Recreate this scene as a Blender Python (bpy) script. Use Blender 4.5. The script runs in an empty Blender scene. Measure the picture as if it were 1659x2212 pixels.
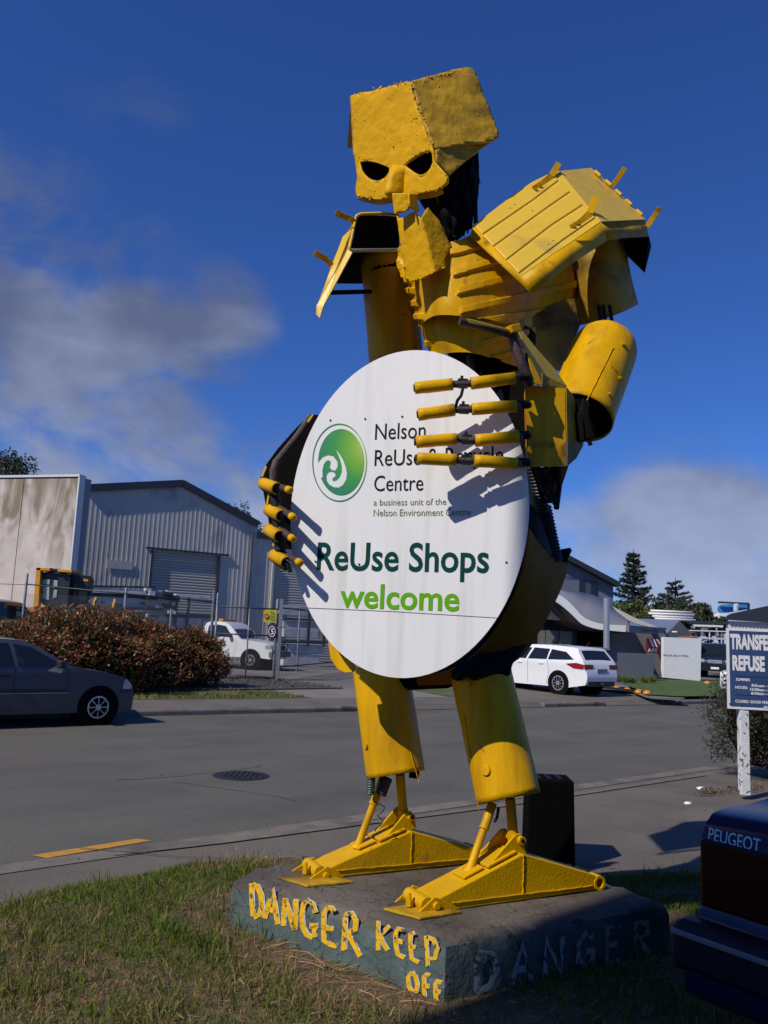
import bpy, bmesh, math, random
import numpy as np
from mathutils import Vector, Matrix, noise
from mathutils.geometry import delaunay_2d_cdt
random.seed(7); rng = np.random.default_rng(7)
S = bpy.context.scene
COL = S.collection
R_ = math.radians

# ---------------------------------------------------------------- camera
FPX, CX, CY, EYE = 1800.0, 829.5, 1106.0, 1.70      # measured on a 1659 x 2212 copy of the photo
ROLL = R_(2.45); PITCH = math.atan(266*math.cos(ROLL)/FPX)
_f = Vector((0, math.cos(PITCH), math.sin(PITCH))); _r0 = Vector((1, 0, 0)); _u0 = _r0.cross(_f)
CR = _r0*math.cos(ROLL)+_u0*math.sin(ROLL); CU = -_r0*math.sin(ROLL)+_u0*math.cos(ROLL); CF = _f
CAMP = Vector((0, 0, EYE))
cd = bpy.data.cameras.new('camera'); cam = bpy.data.objects.new('camera', cd); COL.objects.link(cam)
m = Matrix((CR, CU, -CF)).transposed().to_4x4(); m.translation = CAMP; cam.matrix_world = m
cd.sensor_fit = 'VERTICAL'; cd.sensor_height = 24.0; cd.lens = 24.0*FPX/2212.0
cd.clip_start = 0.05; cd.clip_end = 6000
S.camera = cam
S.render.resolution_x = 768; S.render.resolution_y = 1024

# ---------------------------------------------------------------- light
SEL, SAZ = R_(43), R_(42)          # elevation; angle behind the camera's left
SH = Vector((-math.cos(SAZ), -math.sin(SAZ), 0))
SUN = (SH*math.cos(SEL)+Vector((0, 0, math.sin(SEL)))).normalized()
W = bpy.data.worlds.new('World'); S.world = W; W.use_nodes = True
S.view_settings.view_transform = 'Standard'; S.view_settings.look = 'None'
S.view_settings.gamma = 1; S.view_settings.use_curve_mapping = False
S.view_settings.exposure = -0.37
sl = bpy.data.lights.new('sun', 'SUN'); so = bpy.data.objects.new('sun', sl); COL.objects.link(so)
sl.energy = 5.0; sl.angle = R_(0.53); sl.color = (1.0, 0.93, 0.82)
so.rotation_euler = (-SUN).to_track_quat('-Z', 'Y').to_euler(); so.location = (-20, -20, 30)

def world_nodes():
    nt = W.node_tree; N = nt.nodes; L = nt.links
    for n in list(N): N.remove(n)
    out = N.new('ShaderNodeOutputWorld'); bg = N.new('ShaderNodeBackground')
    sky = N.new('ShaderNodeTexSky'); sky.sky_type = 'NISHITA'; sky.sun_disc = False
    sky.sun_elevation = SEL; sky.sun_rotation = math.atan2(SUN.x, SUN.y)
    sky.air_density = 1.0; sky.dust_density = 0.0; sky.ozone_density = 4.0; sky.altitude = 0
    def M(op, a, b=None, c=None):
        n = N.new('ShaderNodeMath'); n.operation = op
        for i, v in enumerate((a, b, c)):
            if v is None: continue
            if isinstance(v, (int, float)): n.inputs[i].default_value = v
            else: L.new(v, n.inputs[i])
        return n.outputs[0]
    tint = N.new('ShaderNodeMix'); tint.data_type = 'RGBA'; tint.blend_type = 'MULTIPLY'; tint.inputs[0].default_value = 1
    L.new(sky.outputs[0], tint.inputs[6]); tint.inputs[7].default_value = SKYTINT
    tc = N.new('ShaderNodeTexCoord'); sp = N.new('ShaderNodeSeparateXYZ'); L.new(tc.outputs['Generated'], sp.inputs[0])
    zc = M('ADD', M('MAXIMUM', sp.outputs[2], 0.0), 0.16)
    cmb = N.new('ShaderNodeCombineXYZ')
    L.new(M('DIVIDE', sp.outputs[0], zc), cmb.inputs[0]); L.new(M('DIVIDE', sp.outputs[1], zc), cmb.inputs[1])
    n1 = N.new('ShaderNodeTexNoise'); n1.inputs['Scale'].default_value = 4.2; n1.inputs['Detail'].default_value = 8
    n1.inputs['Roughness'].default_value = 0.52; n1.inputs['Distortion'].default_value = 0.35; n1.inputs['Roughness'].default_value = 0.56; mpz = N.new('ShaderNodeMapping'); mpz.inputs['Scale'].default_value = (1, 1, 1.7); L.new(tc.outputs['Generated'], mpz.inputs[0]); L.new(mpz.outputs[0], n1.inputs[0])
    # cloud banks: direction of the centre, spread
    def blob(x, y, ang, amp):
        d = (CF*FPX+CR*(x-CX)-CU*(y-CY)).normalized()
        dp = N.new('ShaderNodeVectorMath'); dp.operation = 'DOT_PRODUCT'; L.new(tc.outputs['Generated'], dp.inputs[0]); dp.inputs[1].default_value = d
        a = M('DIVIDE', M('ARCCOSINE', M('MINIMUM', dp.outputs['Value'], 1.0)), R_(ang))
        return M('MULTIPLY', M('MAXIMUM', M('SUBTRACT', 1.0, M('MULTIPLY', a, a)), 0.0), amp)
    acc = None
    for b in CLOUDS:
        o = blob(*b); acc = o if acc is None else M('MAXIMUM', acc, o)
    # a general low bank all round the horizon
    hz = M('MULTIPLY', M('MAXIMUM', M('SUBTRACT', 1.0, M('DIVIDE', M('ABSOLUTE', M('SUBTRACT', sp.outputs[2], 0.09)), 0.16)), 0.0), 0.30)
    acc = M('MAXIMUM', acc, hz)
    dens = M('MULTIPLY', acc, M('ADD', 0.52, M('MULTIPLY', M('SUBTRACT', n1.outputs[0], 0.46), 3.4)))
    mask = M('MULTIPLY', M('SMOOTH_MIN', M('MAXIMUM', dens, 0.0), 1.0, 0.2), 1.0)
    ramp = N.new('ShaderNodeMapRange'); ramp.interpolation_type = 'SMOOTHSTEP'; L.new(mask, ramp.inputs[0])
    ramp.inputs[1].default_value = 0.10; ramp.inputs[2].default_value = 0.60; ramp.inputs[4].default_value = 0.9
    n2 = N.new('ShaderNodeTexNoise'); n2.inputs['Scale'].default_value = 7; n2.inputs['Detail'].default_value = 6; L.new(mpz.outputs[0], n2.inputs[0])
    cc = N.new('ShaderNodeMix'); cc.data_type = 'RGBA'
    L.new(M('ADD', M('MULTIPLY', M('SUBTRACT', n2.outputs[0], 0.46), 1.7), M('MULTIPLY', M('SUBTRACT', 0.31, sp.outputs[2]), 3.4)), cc.inputs[0]); cc.clamp_factor = True
    cc.inputs[6].default_value = CLOUD_D; cc.inputs[7].default_value = CLOUD_L
    mx = N.new('ShaderNodeMix'); mx.data_type = 'RGBA'; L.new(ramp.outputs[0], mx.inputs[0])
    L.new(tint.outputs[2], mx.inputs[6]); L.new(cc.outputs[2], mx.inputs[7])
    L.new(mx.outputs[2], bg.inputs[0]); bg.inputs[1].default_value = SKYSTR
    L.new(bg.outputs[0], out.inputs[0])
SKYSTR = 0.067
SKYTINT = (0.56, 1.0, 1.96, 1)
CLOUD_D = (2.3, 2.8, 4.7, 1); CLOUD_L = (7.6, 8.7, 12.2, 1)
CLOUDS = [(40, 560, 9, .95), (230, 650, 8, 1.0), (440, 710, 6, .9), (150, 740, 6.5, .95), (90, 470, 5, .7), (340, 220, 4, .30), (200, 320, 6, .28), (520, 260, 5, .16), (60, 930, 8, 1.0), (330, 990, 8, 1.0), (560, 1080, 7, .8), (480, 830, 5, .25),
          (1500, 1180, 9, .85), (1250, 1190, 5, .65), (1640, 1240, 9, .8), (1000, 1250, 7, .6)]
world_nodes()

# ---------------------------------------------------------------- helpers
def ray(x, y): return CF*FPX+CR*(x-CX)-CU*(y-CY)
def P(x, y, Y):
    d = ray(x, y); return CAMP+d*(Y/d.y)
def G(x, y, z=0.0):
    d = ray(x, y); return CAMP+d*((z-EYE)/d.z)
class Plane:
    def __init__(s, p0, n): s.p = Vector(p0); s.n = Vector(n).normalized()
    def at(s, x, y):
        d = ray(x, y); return CAMP+d*((s.p-CAMP).dot(s.n)/d.dot(s.n))
def plane3(a, b, c):
    a, b, c = P(*a), P(*b), P(*c); n = (b-a).cross(c-a)
    if n.dot(CAMP-a) < 0: n = -n
    return Plane(a, n)
def tag(o, label=None, cat=None, group=None, kind=None):
    if label: o['label'] = label
    if cat: o['category'] = cat
    if group: o['group'] = group
    if kind: o['kind'] = kind
    return o
def thing(name, loc=(0, 0, 0), label=None, cat=None, group=None, rz=0.0, kind=None):
    o = bpy.data.objects.new(name, None); COL.objects.link(o); o.location = loc; o.rotation_euler.z = rz
    o.empty_display_size = 0.2
    return tag(o, label, cat, group, kind)
def wloc(o):
    v = Vector((0, 0, 0))
    while o is not None:
        v += o.location; o = o.parent
    return v
def copy_tree(o, parent=None):
    c = o.copy(); COL.objects.link(c); c.parent = parent
    for ch in list(o.children): copy_tree(ch, c)
    return c
class MB:
    """collects geometry, build() links it as one mesh object"""
    def __init__(s): s.v = []; s.f = []
    def add(s, vs, fs):
        b = len(s.v); s.v += [tuple(v) for v in vs]; s.f += [tuple(i+b for i in f) for f in fs]; return s
    def box(s, c, size, rz=0.0, mat=None):
        hx, hy, hz = size[0]/2, size[1]/2, size[2]/2
        vs = [Vector((x, y, z)) for x in (-hx, hx) for y in (-hy, hy) for z in (-hz, hz)]
        M = mat or Matrix.Rotation(rz, 3, 'Z'); c = Vector(c)
        return s.add([c+M@v for v in vs], [(0, 1, 3, 2), (4, 6, 7, 5), (0, 4, 5, 1), (2, 3, 7, 6), (0, 2, 6, 4), (1, 5, 7, 3)])
    def bar(s, a, b, w, h, up=Vector((0, 0, 1))):
        a, b = Vector(a), Vector(b); d = b-a; L = d.length; d.normalize(); sd = d.cross(up)
        if sd.length < 1e-4: sd = d.cross(Vector((1, 0, 0)))
        sd.normalize(); u = sd.cross(d)
        return s.box((a+b)/2, (L, w, h), mat=Matrix((d, sd, u)).transposed())
    def tube(s, pts, r, n=10, caps=True, rr=None):
        pts = [Vector(p) for p in pts]; k = len(pts); rad = rr or [r]*k
        base = len(s.v); ref = None
        for i, p in enumerate(pts):
            d = (pts[min(i+1, k-1)]-pts[max(i-1, 0)]).normalized()
            if ref is None: ref = d.orthogonal().normalized()
            ref = (ref-d*ref.dot(d)).normalized(); b2 = d.cross(ref)
            for j in range(n):
                a = 2*math.pi*j/n; s.v.append(tuple(p+(ref*math.cos(a)+b2*math.sin(a))*rad[i]))
        for i in range(k-1):
            for j in range(n):
                j2 = (j+1) % n; s.f.append((base+i*n+j, base+i*n+j2, base+(i+1)*n+j2, base+(i+1)*n+j))
        if caps:
            s.f.append(tuple(base+j for j in reversed(range(n)))); s.f.append(tuple(base+(k-1)*n+j for j in range(n)))
        return s
    def cyl(s, a, b, r, r2=None, n=24, caps=True):
        return s.tube([a, b], r, n, caps, [r, r if r2 is None else r2])
    def prism(s, poly, ext):
        """closed solid from a planar 3-D polygon and an extrusion vector"""
        n = len(poly); e = Vector(ext); p = [Vector(q) for q in poly]
        return s.add(p+[q+e for q in p], [tuple(range(n))[::-1], tuple(range(n, 2*n))]+[(i, (i+1) % n, (i+1) % n+n, i+n) for i in range(n)])
    def grid(s, rows):
        b = len(s.v); w = len(rows[0])
        for r in rows: s.v += [tuple(p) for p in r]
        for i in range(len(rows)-1):
            for j in range(w-1): s.f.append((b+i*w+j, b+i*w+j+1, b+(i+1)*w+j+1, b+(i+1)*w+j))
        return s
    def build(s, name, mat, parent=None, smooth=False, bevel=0, solid=0, label=None, subd=0, offs=-1, kind=None):
        me = bpy.data.meshes.new(name); o0 = wloc(parent) if (parent is not None and parent.rotation_euler.z == 0) else Vector((0, 0, 0))
        if parent is not None and getattr(s, 'local', False): o0 = Vector((0, 0, 0))
        me.from_pydata([(v[0]-o0.x, v[1]-o0.y, v[2]-o0.z) for v in s.v], [], s.f)
        if smooth:
            me.polygons.foreach_set('use_smooth', [True]*len(me.polygons))
        me.materials.append(mat); me.update()
        o = bpy.data.objects.new(name, me); COL.objects.link(o); o.parent = parent
        if solid:
            md = o.modifiers.new('solid', 'SOLIDIFY'); md.thickness = solid; md.offset = offs
        if subd:
            md = o.modifiers.new('subd', 'SUBSURF'); md.levels = subd; md.render_levels = subd
        if bevel:
            md = o.modifiers.new('bevel', 'BEVEL'); md.width = bevel; md.segments = 2; md.limit_method = 'ANGLE'; md.angle_limit = R_(35); md.harden_normals = False
        if smooth and (bevel or solid or smooth == 'auto'):
            try: me.shade_auto_smooth
            except Exception: pass
        if smooth == 'auto': set_auto(me)
        if label: o['label'] = label
        if kind: o['kind'] = kind
        return o
def set_auto(me, ang=35):
    """mark edges sharper than ang as sharp so smooth shading keeps the creases"""
    bm = bmesh.new(); bm.from_mesh(me)
    bmesh.ops.recalc_face_normals(bm, faces=bm.faces)
    for e in bm.edges:
        if len(e.link_faces) == 2 and e.calc_face_angle(0) > R_(ang): e.smooth = False
    bm.to_mesh(me); bm.free()
def LB():
    b = MB(); b.local = True; return b
def inside(p, poly):
    x, y = p; c = False; n = len(poly); j = n-1
    for i in range(n):
        xi, yi = poly[i]; xj, yj = poly[j]
        if (yi > y) != (yj > y) and x < (xj-xi)*(y-yi)/(yj-yi)+xi: c = not c
        j = i
    return c
def fill2d(poly, holes=(), step=None):
    """triangulate a 2-D polygon with holes, optional interior grid points -> verts2d, tris"""
    def dens(pl):
        if not step: return list(pl)
        out = []
        for i, a in enumerate(pl):
            b = pl[(i+1) % len(pl)]; L = math.hypot(b[0]-a[0], b[1]-a[1]); k = max(1, int(L/step))
            out += [(a[0]+(b[0]-a[0])*t/k, a[1]+(b[1]-a[1])*t/k) for t in range(k)]
        return out
    loops = [dens(poly)]+[dens(h) for h in holes]
    vs = []; es = []
    for lp in loops:
        b = len(vs); vs += lp; es += [(b+i, b+(i+1) % len(lp)) for i in range(len(lp))]
    if step:
        xs = [p[0] for p in poly]; ys = [p[1] for p in poly]; y = min(ys)+step*.5
        while y < max(ys):
            x = min(xs)+step*.5
            while x < max(xs):
                q = (x+random.uniform(-.2, .2)*step, y+random.uniform(-.2, .2)*step)
                if inside(q, poly) and not any(inside(q, h) for h in holes): vs.append(q)
                x += step
            y += step
    r = delaunay_2d_cdt([Vector(v) for v in vs], es, [], 0, 1e-5)
    V = [tuple(v) for v in r[0]]; F = []
    for t in r[2]:
        c = (sum(V[i][0] for i in t)/3, sum(V[i][1] for i in t)/3)
        if inside(c, poly) and not any(inside(c, h) for h in holes): F.append(tuple(t))
    return V, F
def plate(mb, poly, pl, holes=(), step=None, bump=0.0, bs=6.0):
    """flat plate: outline given where it shows, laid on plane pl"""
    V, F = fill2d(poly, holes, step); out = []
    for v in V:
        q = pl.at(*v)
        if bump: q = q+pl.n*(noise.fractal(q*bs, 1.0, 2.0, 4)*bump)
        out.append(q)
    mb.add(out, F); return mb
def patch(mb, rows, su=6, sv=6):
    """smooth surface through a net of world points (Catmull-Rom both ways)"""
    def cr(pts, k):
        out = []; n = len(pts)
        for i in range(n-1):
            p0, p1, p2, p3 = pts[max(i-1, 0)], pts[i], pts[i+1], pts[min(i+2, n-1)]
            for t in range(k):
                u = t/k
                out.append(0.5*((2*p1)+(p2-p0)*u+(2*p0-5*p1+4*p2-p3)*u*u+(3*p1-p0-3*p2+p3)*u**3))
        out.append(pts[-1].copy()); return out
    rr = [cr([Vector(p) for p in r], su) for r in rows]
    cols = [cr([r[j] for r in rr], sv) for j in range(len(rr[0]))]
    g = [[cols[j][i] for j in range(len(cols))] for i in range(len(cols[0]))]
    mb.grid(g); return g
def ribbon(mb, pts, w, fn, jitter=0.0):
    """brush stroke in 2-D (pixel or face units) mapped through fn"""
    n = len(pts); L = []; Rr = []
    for i in range(n):
        a = pts[max(i-1, 0)]; b = pts[min(i+1, n-1)]; d = Vector((b[0]-a[0], b[1]-a[1])); d.normalize()
        nx, ny = -d.y, d.x; ww = w*(1+random.uniform(-jitter, jitter))/2
        L.append((pts[i][0]+nx*ww, pts[i][1]+ny*ww)); Rr.append((pts[i][0]-nx*ww, pts[i][1]-ny*ww))
    b = len(mb.v); mb.v += [tuple(fn(*p)) for p in L+Rr]
    for i in range(n-1): mb.f.append((b+i, b+i+1, b+n+i+1, b+n+i))
_tc = {}
def text2d(s, bold=0.0):
    """glyph outlines of the built-in font as flat mesh (verts2d, faces), unit = cap height"""
    k = (s, bold)
    if k in _tc: return _tc[k]
    def mk(t):
        c = bpy.data.curves.new('t', 'FONT'); c.body = t; c.size = 1; c.offset = bold; c.resolution_u = 4
        o = bpy.data.objects.new('t', c); COL.objects.link(o); dg = bpy.context.evaluated_depsgraph_get(); dg.update()
        me = bpy.data.meshes.new_from_object(o.evaluated_get(dg)); v = [tuple(q.co) for q in me.vertices]; f = [tuple(p.vertices) for p in me.polygons]
        bpy.data.objects.remove(o); bpy.data.curves.remove(c); bpy.data.meshes.remove(me); return v, f
    if 'H' not in _tc:
        v, _ = mk('H'); _tc['H'] = max(q[1] for q in v)
    h = _tc['H']; v, f = mk(s); x0 = min(q[0] for q in v); 
    v = [((q[0]-x0)/h, q[1]/h) for q in v]; _tc[k] = (v, f, max(q[0] for q in v)); return _tc[k]
def text_on(mb, s, o, u, w, width, cap, bold=0.0):
    """text with its baseline start at o, along u, up w; given total width and cap height"""
    v, f, L = text2d(s, bold); k = width/L
    mb.add([o+u*(q[0]*k)+w*(q[1]*cap) for q in v], f); return mb

# ---------------------------------------------------------------- materials
def mat(name, col, rough=0.6, metal=0.0, var=0.0, vs=4.0, bump=0.0, bs=40.0, dirt=None, ds=2.0, dth=0.55, dsoft=0.15, spec=0.5, streak=None, coat=0.0, bd=0.02, detail=5, col2=None, island=0.0, trans=0.0):
    mt = bpy.data.materials.new(name); mt.use_nodes = True; nt = mt.node_tree; N = nt.nodes; L = nt.links
    b = N['Principled BSDF']; b.inputs['Roughness'].default_value = rough; b.inputs['Metallic'].default_value = metal
    b.inputs['Specular IOR Level'].default_value = spec; b.inputs['Coat Weight'].default_value = coat; b.inputs['Coat Roughness'].default_value = 0.08
    tc = N.new('ShaderNodeTexCoord'); src = tc.outputs['Object']
    def noi(sc, det=5, vec=None, dist=0.0):
        n = N.new('ShaderNodeTexNoise'); n.inputs['Scale'].default_value = sc; n.inputs['Detail'].default_value = det; n.inputs['Distortion'].default_value = dist
        L.new(vec or src, n.inputs[0]); return n.outputs[0]
    def mr(v, a, bb, c, d):
        n = N.new('ShaderNodeMapRange'); L.new(v, n.inputs[0])
        for i, q in enumerate((a, bb, c, d)): n.inputs[i+1].default_value = q
        return n.outputs[0]
    def mixc(f, a, bb, mode='MIX'):
        n = N.new('ShaderNodeMix'); n.data_type = 'RGBA'; n.blend_type = mode
        if isinstance(f, float): n.inputs[0].default_value = f
        else: L.new(f, n.inputs[0])
        for i, q in ((6, a), (7, bb)):
            if isinstance(q, tuple): n.inputs[i].default_value = (*q[:3], 1)
            else: L.new(q, n.inputs[i])
        return n.outputs[2]
    c = tuple(col)
    if col2: c = mixc(mr(noi(vs, detail), 0.35, 0.65, 0, 1), c, tuple(col2))
    if var:
        hi = tuple(min(1, x*(1+var)) for x in col); lo = tuple(x*(1-var) for x in col)
        if col2: c = mixc(mr(noi(vs*3.1, detail), .3, .7, 0, 1), mixc(1.0, c, (1-var,)*3, 'MULTIPLY'), c)
        else: c = mixc(mr(noi(vs, detail), 0.3, 0.7, 0, 1), lo, hi)
    if island:
        g = N.new('ShaderNodeNewGeometry'); v = mr(g.outputs['Random Per Island'], 0, 1, 1-island, 1+island)
        cm = N.new('ShaderNodeCombineColor'); [L.new(v, cm.inputs[i]) for i in range(3)]
        c = mixc(1.0, c, cm.outputs[0], 'MULTIPLY')
    if streak:
        mp = N.new('ShaderNodeMapping'); mp.inputs['Scale'].default_value = streak[1]; L.new(src, mp.inputs[0])
        c = mixc(mr(noi(1.0, 6, mp.outputs[0]), streak[2], streak[3], 0, 1), c, tuple(streak[0]))
    if dirt:
        c = mixc(mr(noi(ds, 7, None, 0.4), dth, dth+dsoft, 0, 1), c, tuple(dirt))
    if isinstance(c, tuple): b.inputs['Base Color'].default_value = (*c[:3], 1)
    else: L.new(c, b.inputs['Base Color'])
    if bump:
        bn = N.new('ShaderNodeBump'); bn.inputs['Strength'].default_value = bump; bn.inputs['Distance'].default_value = bd
        L.new(noi(bs, 6), bn.inputs['Height']); L.new(bn.outputs[0], b.inputs['Normal'])
    if var or dirt:
        L.new(mr(noi(vs*2.3, 5), .3, .7, max(0.02, rough-.08), min(1, rough+.1)), b.inputs['Roughness'])
    if trans:
        tr = N.new('ShaderNodeBsdfTranslucent'); ms = N.new('ShaderNodeMixShader'); ms.inputs[0].default_value = trans
        if isinstance(c, tuple): tr.inputs[0].default_value = (*c[:3], 1)
        else: L.new(c, tr.inputs[0])
        L.new(b.outputs[0], ms.inputs[1]); L.new(tr.outputs[0], ms.inputs[2]); L.new(ms.outputs[0], N['Material Output'].inputs[0])
    return mt
YC = (0.70, 0.375, 0.0)
M = dict(
 yellow=mat('yellow_paint', YC, 0.42, spec=.18, var=0.10, vs=3, bump=0.10, bs=55, dirt=(0.24, 0.115, 0.012), ds=7, dth=0.625, dsoft=0.10, streak=((0.44, 0.22, 0.004), (9, 9, 1.0), .48, .72)),
 yhead=mat('lumpy_yellow_paint', (0.70, 0.375, 0.0), 0.45, spec=.15, var=0.10, vs=3, bump=0.4, bs=13, bd=0.035, dirt=(0.40, 0.22, 0.02), ds=4, dth=0.66, dsoft=0.16),
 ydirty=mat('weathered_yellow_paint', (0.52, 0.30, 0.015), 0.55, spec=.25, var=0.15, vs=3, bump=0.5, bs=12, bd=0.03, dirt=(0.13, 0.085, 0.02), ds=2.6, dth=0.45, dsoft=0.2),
 ypale=mat('glare_pale_yellow_paint', (0.76, 0.49, 0.04), 0.34, var=0.06, vs=4, bump=0.06, bs=60, dirt=(0.55, 0.36, 0.06), ds=5, dth=0.6),  # paler yellow: sky glare on the shoulder pads put into the colour
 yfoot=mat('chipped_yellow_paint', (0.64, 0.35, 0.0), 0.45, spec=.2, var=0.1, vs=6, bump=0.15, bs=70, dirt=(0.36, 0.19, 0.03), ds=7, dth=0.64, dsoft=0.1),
 yshade=mat('shaded_brown_yellow_paint', (0.20, 0.085, 0.006), 0.6, spec=.08, var=.25, vs=3, bump=.15, bs=40),  # browner yellow: the hip shield's shade behind the sign put into the colour
 rust=mat('brown_oxide_pipe', (0.055, 0.032, 0.026), 0.6, var=0.3, vs=20, bump=0.3, bs=60),
 redrust=mat('orange_rust', (0.26, 0.075, 0.03), 0.8, var=0.3, vs=12, bump=0.3, bs=60),
 black=mat('black_rubber', (0.010, 0.010, 0.011), 0.6, spec=.25, var=0.3, vs=6, bump=0.2, bs=30),
 under=mat('black_underseal_and_shade', (0.006, 0.005, 0.004), 0.85, spec=.05),  # underbody black; also the shade of pad undersides and hollows put into colour
 cloth=mat('black_canvas', (0.007, 0.008, 0.010), 0.9, spec=.1, var=0.4, vs=5, bump=0.5, bs=14),
 steel=mat('galvanised_steel', (0.36, 0.38, 0.40), 0.45, 0.6, var=0.15, vs=8, dirt=(0.2, 0.2, 0.2), ds=3),
 board=mat('white_sign_board', (0.80, 0.80, 0.81), 0.45, var=0.015, vs=1.5, dirt=(0.70, 0.70, 0.69), ds=3, dth=0.66, dsoft=0.2, bump=0.02, bs=8, streak=((0.70, 0.70, 0.68), (14, 14, .9), .52, .72)),
 tdark=mat('dark_print', (0.010, 0.015, 0.020), 0.6, spec=.08), tgreen=mat('dark_green_print', (0.002, 0.055, 0.048), 0.6, spec=.08),
 lime=mat('lime_print', (0.12, 0.40, 0.008), 0.6, spec=.1), olive=mat('olive_print', (0.16, 0.22, 0.10), 0.5),
 white=mat('white_paint', (0.80, 0.80, 0.80), 0.45, var=0.03, vs=3),
)
# ================================================================ ground and road
RD = Vector((0.756, 0.654, 0)); RN = Vector((-0.654, 0.756, 0))      # along the road, across it (away from us)
NK = Vector((-1.19, 7.28, 0)); NK = NK-RD*NK.dot(RD)               # foot of the near channel line
M['asphalt'] = mat('asphalt', (0.096, 0.090, 0.073), 0.85, var=0.14, vs=0.9, bump=0.5, bs=160, bd=0.006, dirt=(0.128, 0.119, 0.097), ds=0.55, dth=0.5, dsoft=0.25, detail=9,
                   streak=((0.118, 0.103, 0.085), (0.35, 0.35, 0.35), 0.5, 0.75))
def rd_coord(mt, sc, colr, lo, hi):
    """long wear bands that run with the road, laid under the other nodes"""
    nt = mt.node_tree; N = nt.nodes; L = nt.links; b = N['Principled BSDF']
    src = b.inputs['Base Color'].links[0].from_socket
    tc = N.new('ShaderNodeTexCoord'); mp = N.new('ShaderNodeMapping'); mp.inputs['Rotation'].default_value = (0, 0, -math.atan2(RD.y, RD.x)); 
    mp2 = N.new('ShaderNodeMapping'); mp2.inputs['Scale'].default_value = sc
    L.new(tc.outputs['Object'], mp.inputs[0]); L.new(mp.outputs[0], mp2.inputs[0])
    n = N.new('ShaderNodeTexNoise'); n.inputs['Scale'].default_value = 1; n.inputs['Detail'].default_value = 5; L.new(mp2.outputs[0], n.inputs[0])
    r = N.new('ShaderNodeMapRange'); r.inputs[1].default_value = lo; r.inputs[2].default_value = hi; L.new(n.outputs[0], r.inputs[0])
    fi = N.new('ShaderNodeTexNoise'); fi.inputs['Scale'].default_value = 48; fi.inputs['Detail'].default_value = 6; fi.inputs['Roughness'].default_value = .75; L.new(tc.outputs['Object'], fi.inputs[0])
    mx = N.new('ShaderNodeMix'); mx.data_type = 'RGBA'; L.new(r.outputs[0], mx.inputs[0]); L.new(src, mx.inputs[6]); mx.inputs[7].default_value = (*colr, 1)
    f2 = N.new('ShaderNodeMapRange'); f2.inputs[1].default_value = .3; f2.inputs[2].default_value = .7; f2.inputs[3].default_value = .62; f2.inputs[4].default_value = 1.36; L.new(fi.outputs[0], f2.inputs[0])
    cm = N.new('ShaderNodeCombineColor'); [L.new(f2.outputs[0], cm.inputs[i]) for i in range(3)]
    m2 = N.new('ShaderNodeMix'); m2.data_type = 'RGBA'; m2.blend_type = 'MULTIPLY'; m2.inputs[0].default_value = 1; L.new(mx.outputs[2], m2.inputs[6]); L.new(cm.outputs[0], m2.inputs[7])
    L.new(m2.outputs[2], b.inputs['Base Color'])
rd_coord(M['asphalt'], (0.16, 1.1, 1), (0.120, 0.112, 0.092), 0.46, 0.70)
M['path'] = mat('footpath_asphalt', (0.118, 0.104, 0.084), 0.88, var=0.15, vs=1.2, bump=0.5, bs=140, bd=0.006, dirt=(0.165, 0.138, 0.11), ds=0.9, dth=0.5, dsoft=0.2, detail=9)
rd_coord(M['path'], (0.8, 0.8, 1), (0.145, 0.122, 0.098), 0.45, 0.65)
M['concrete'] = mat('pale_concrete', (0.175, 0.15, 0.122), 0.85, var=0.18, vs=5, bump=0.4, bs=90, bd=0.006, dirt=(0.10, 0.085, 0.07), ds=2, dth=0.46, dsoft=.2)
M['kerb'] = mat('kerb_concrete', (0.15, 0.14, 0.125), 0.85, var=0.25, vs=3, bump=0.4, bs=60, bd=0.006, dirt=(0.06, 0.055, 0.05), ds=2, dth=0.52)
M['soil'] = mat('soil_thatch', (0.20, 0.115, 0.062), 0.95, var=0.35, vs=9, bump=0.9, bs=60, bd=0.02, col2=(0.10, 0.085, 0.035))
M['lawn'] = mat('far_grass', (0.075, 0.095, 0.022), 0.95, var=0.3, vs=1.5, bump=0.8, bs=30, bd=0.03, dirt=(0.17, 0.15, 0.055), ds=1.1, dth=0.52, dsoft=0.2)
M['lawn2'] = mat('mown_lawn', (0.062, 0.105, 0.018), 0.95, var=0.2, vs=2.5, bump=0.8, bs=30, bd=0.03)
M['terrain'] = mat('distant_ground', (0.10, 0.095, 0.06), 0.95, var=0.3, vs=0.1)
M['gravel'] = mat('dark_gravel', (0.085, 0.078, 0.072), 0.9, var=0.5, vs=14, bump=1.0, bs=25, bd=0.05)
M['orange'] = mat('orange_road_paint', (0.50, 0.255, 0.03), 0.7, var=0.12, vs=12, bump=0.2, bs=120, dirt=(0.20, 0.15, 0.09), ds=9, dth=0.62)
def quad(name, pts, mt, z=None, kind='structure', parent=None, thick=0.0, cuts=0):
    mb = MB(); p = [Vector(q) for q in pts]
    if z is not None: p = [Vector((q.x, q.y, z)) for q in p]
    if thick: mb.prism([q-Vector((0, 0, thick)) for q in p], (0, 0, thick))
    else: mb.add(p, [tuple(range(len(p)))])
    o = mb.build(name, mt, parent)
    if kind: o['kind'] = kind
    return o
quad('terrain', [(-3000, -3000, 0), (3000, -3000, 0), (3000, 3000, 0), (-3000, 3000, 0)], M['terrain'], -0.06)
FK1 = Vector((-4.65, 15.9, 0)); FK2 = Vector((10.64, 26.86, 0)); FD = (FK2-FK1).normalized(); FN = Vector((-FD.y, FD.x, 0))
nk = lambda t, b=0.0, z=0.0: NK+RD*t+RN*b+Vector((0, 0, z))
fk = lambda t, b=0.0, z=0.0: FK1+FD*t+FN*b+Vector((0, 0, z))
quad('road', [nk(-45), nk(120), fk(120), fk(-60)], M['asphalt'], 0.0)
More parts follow.
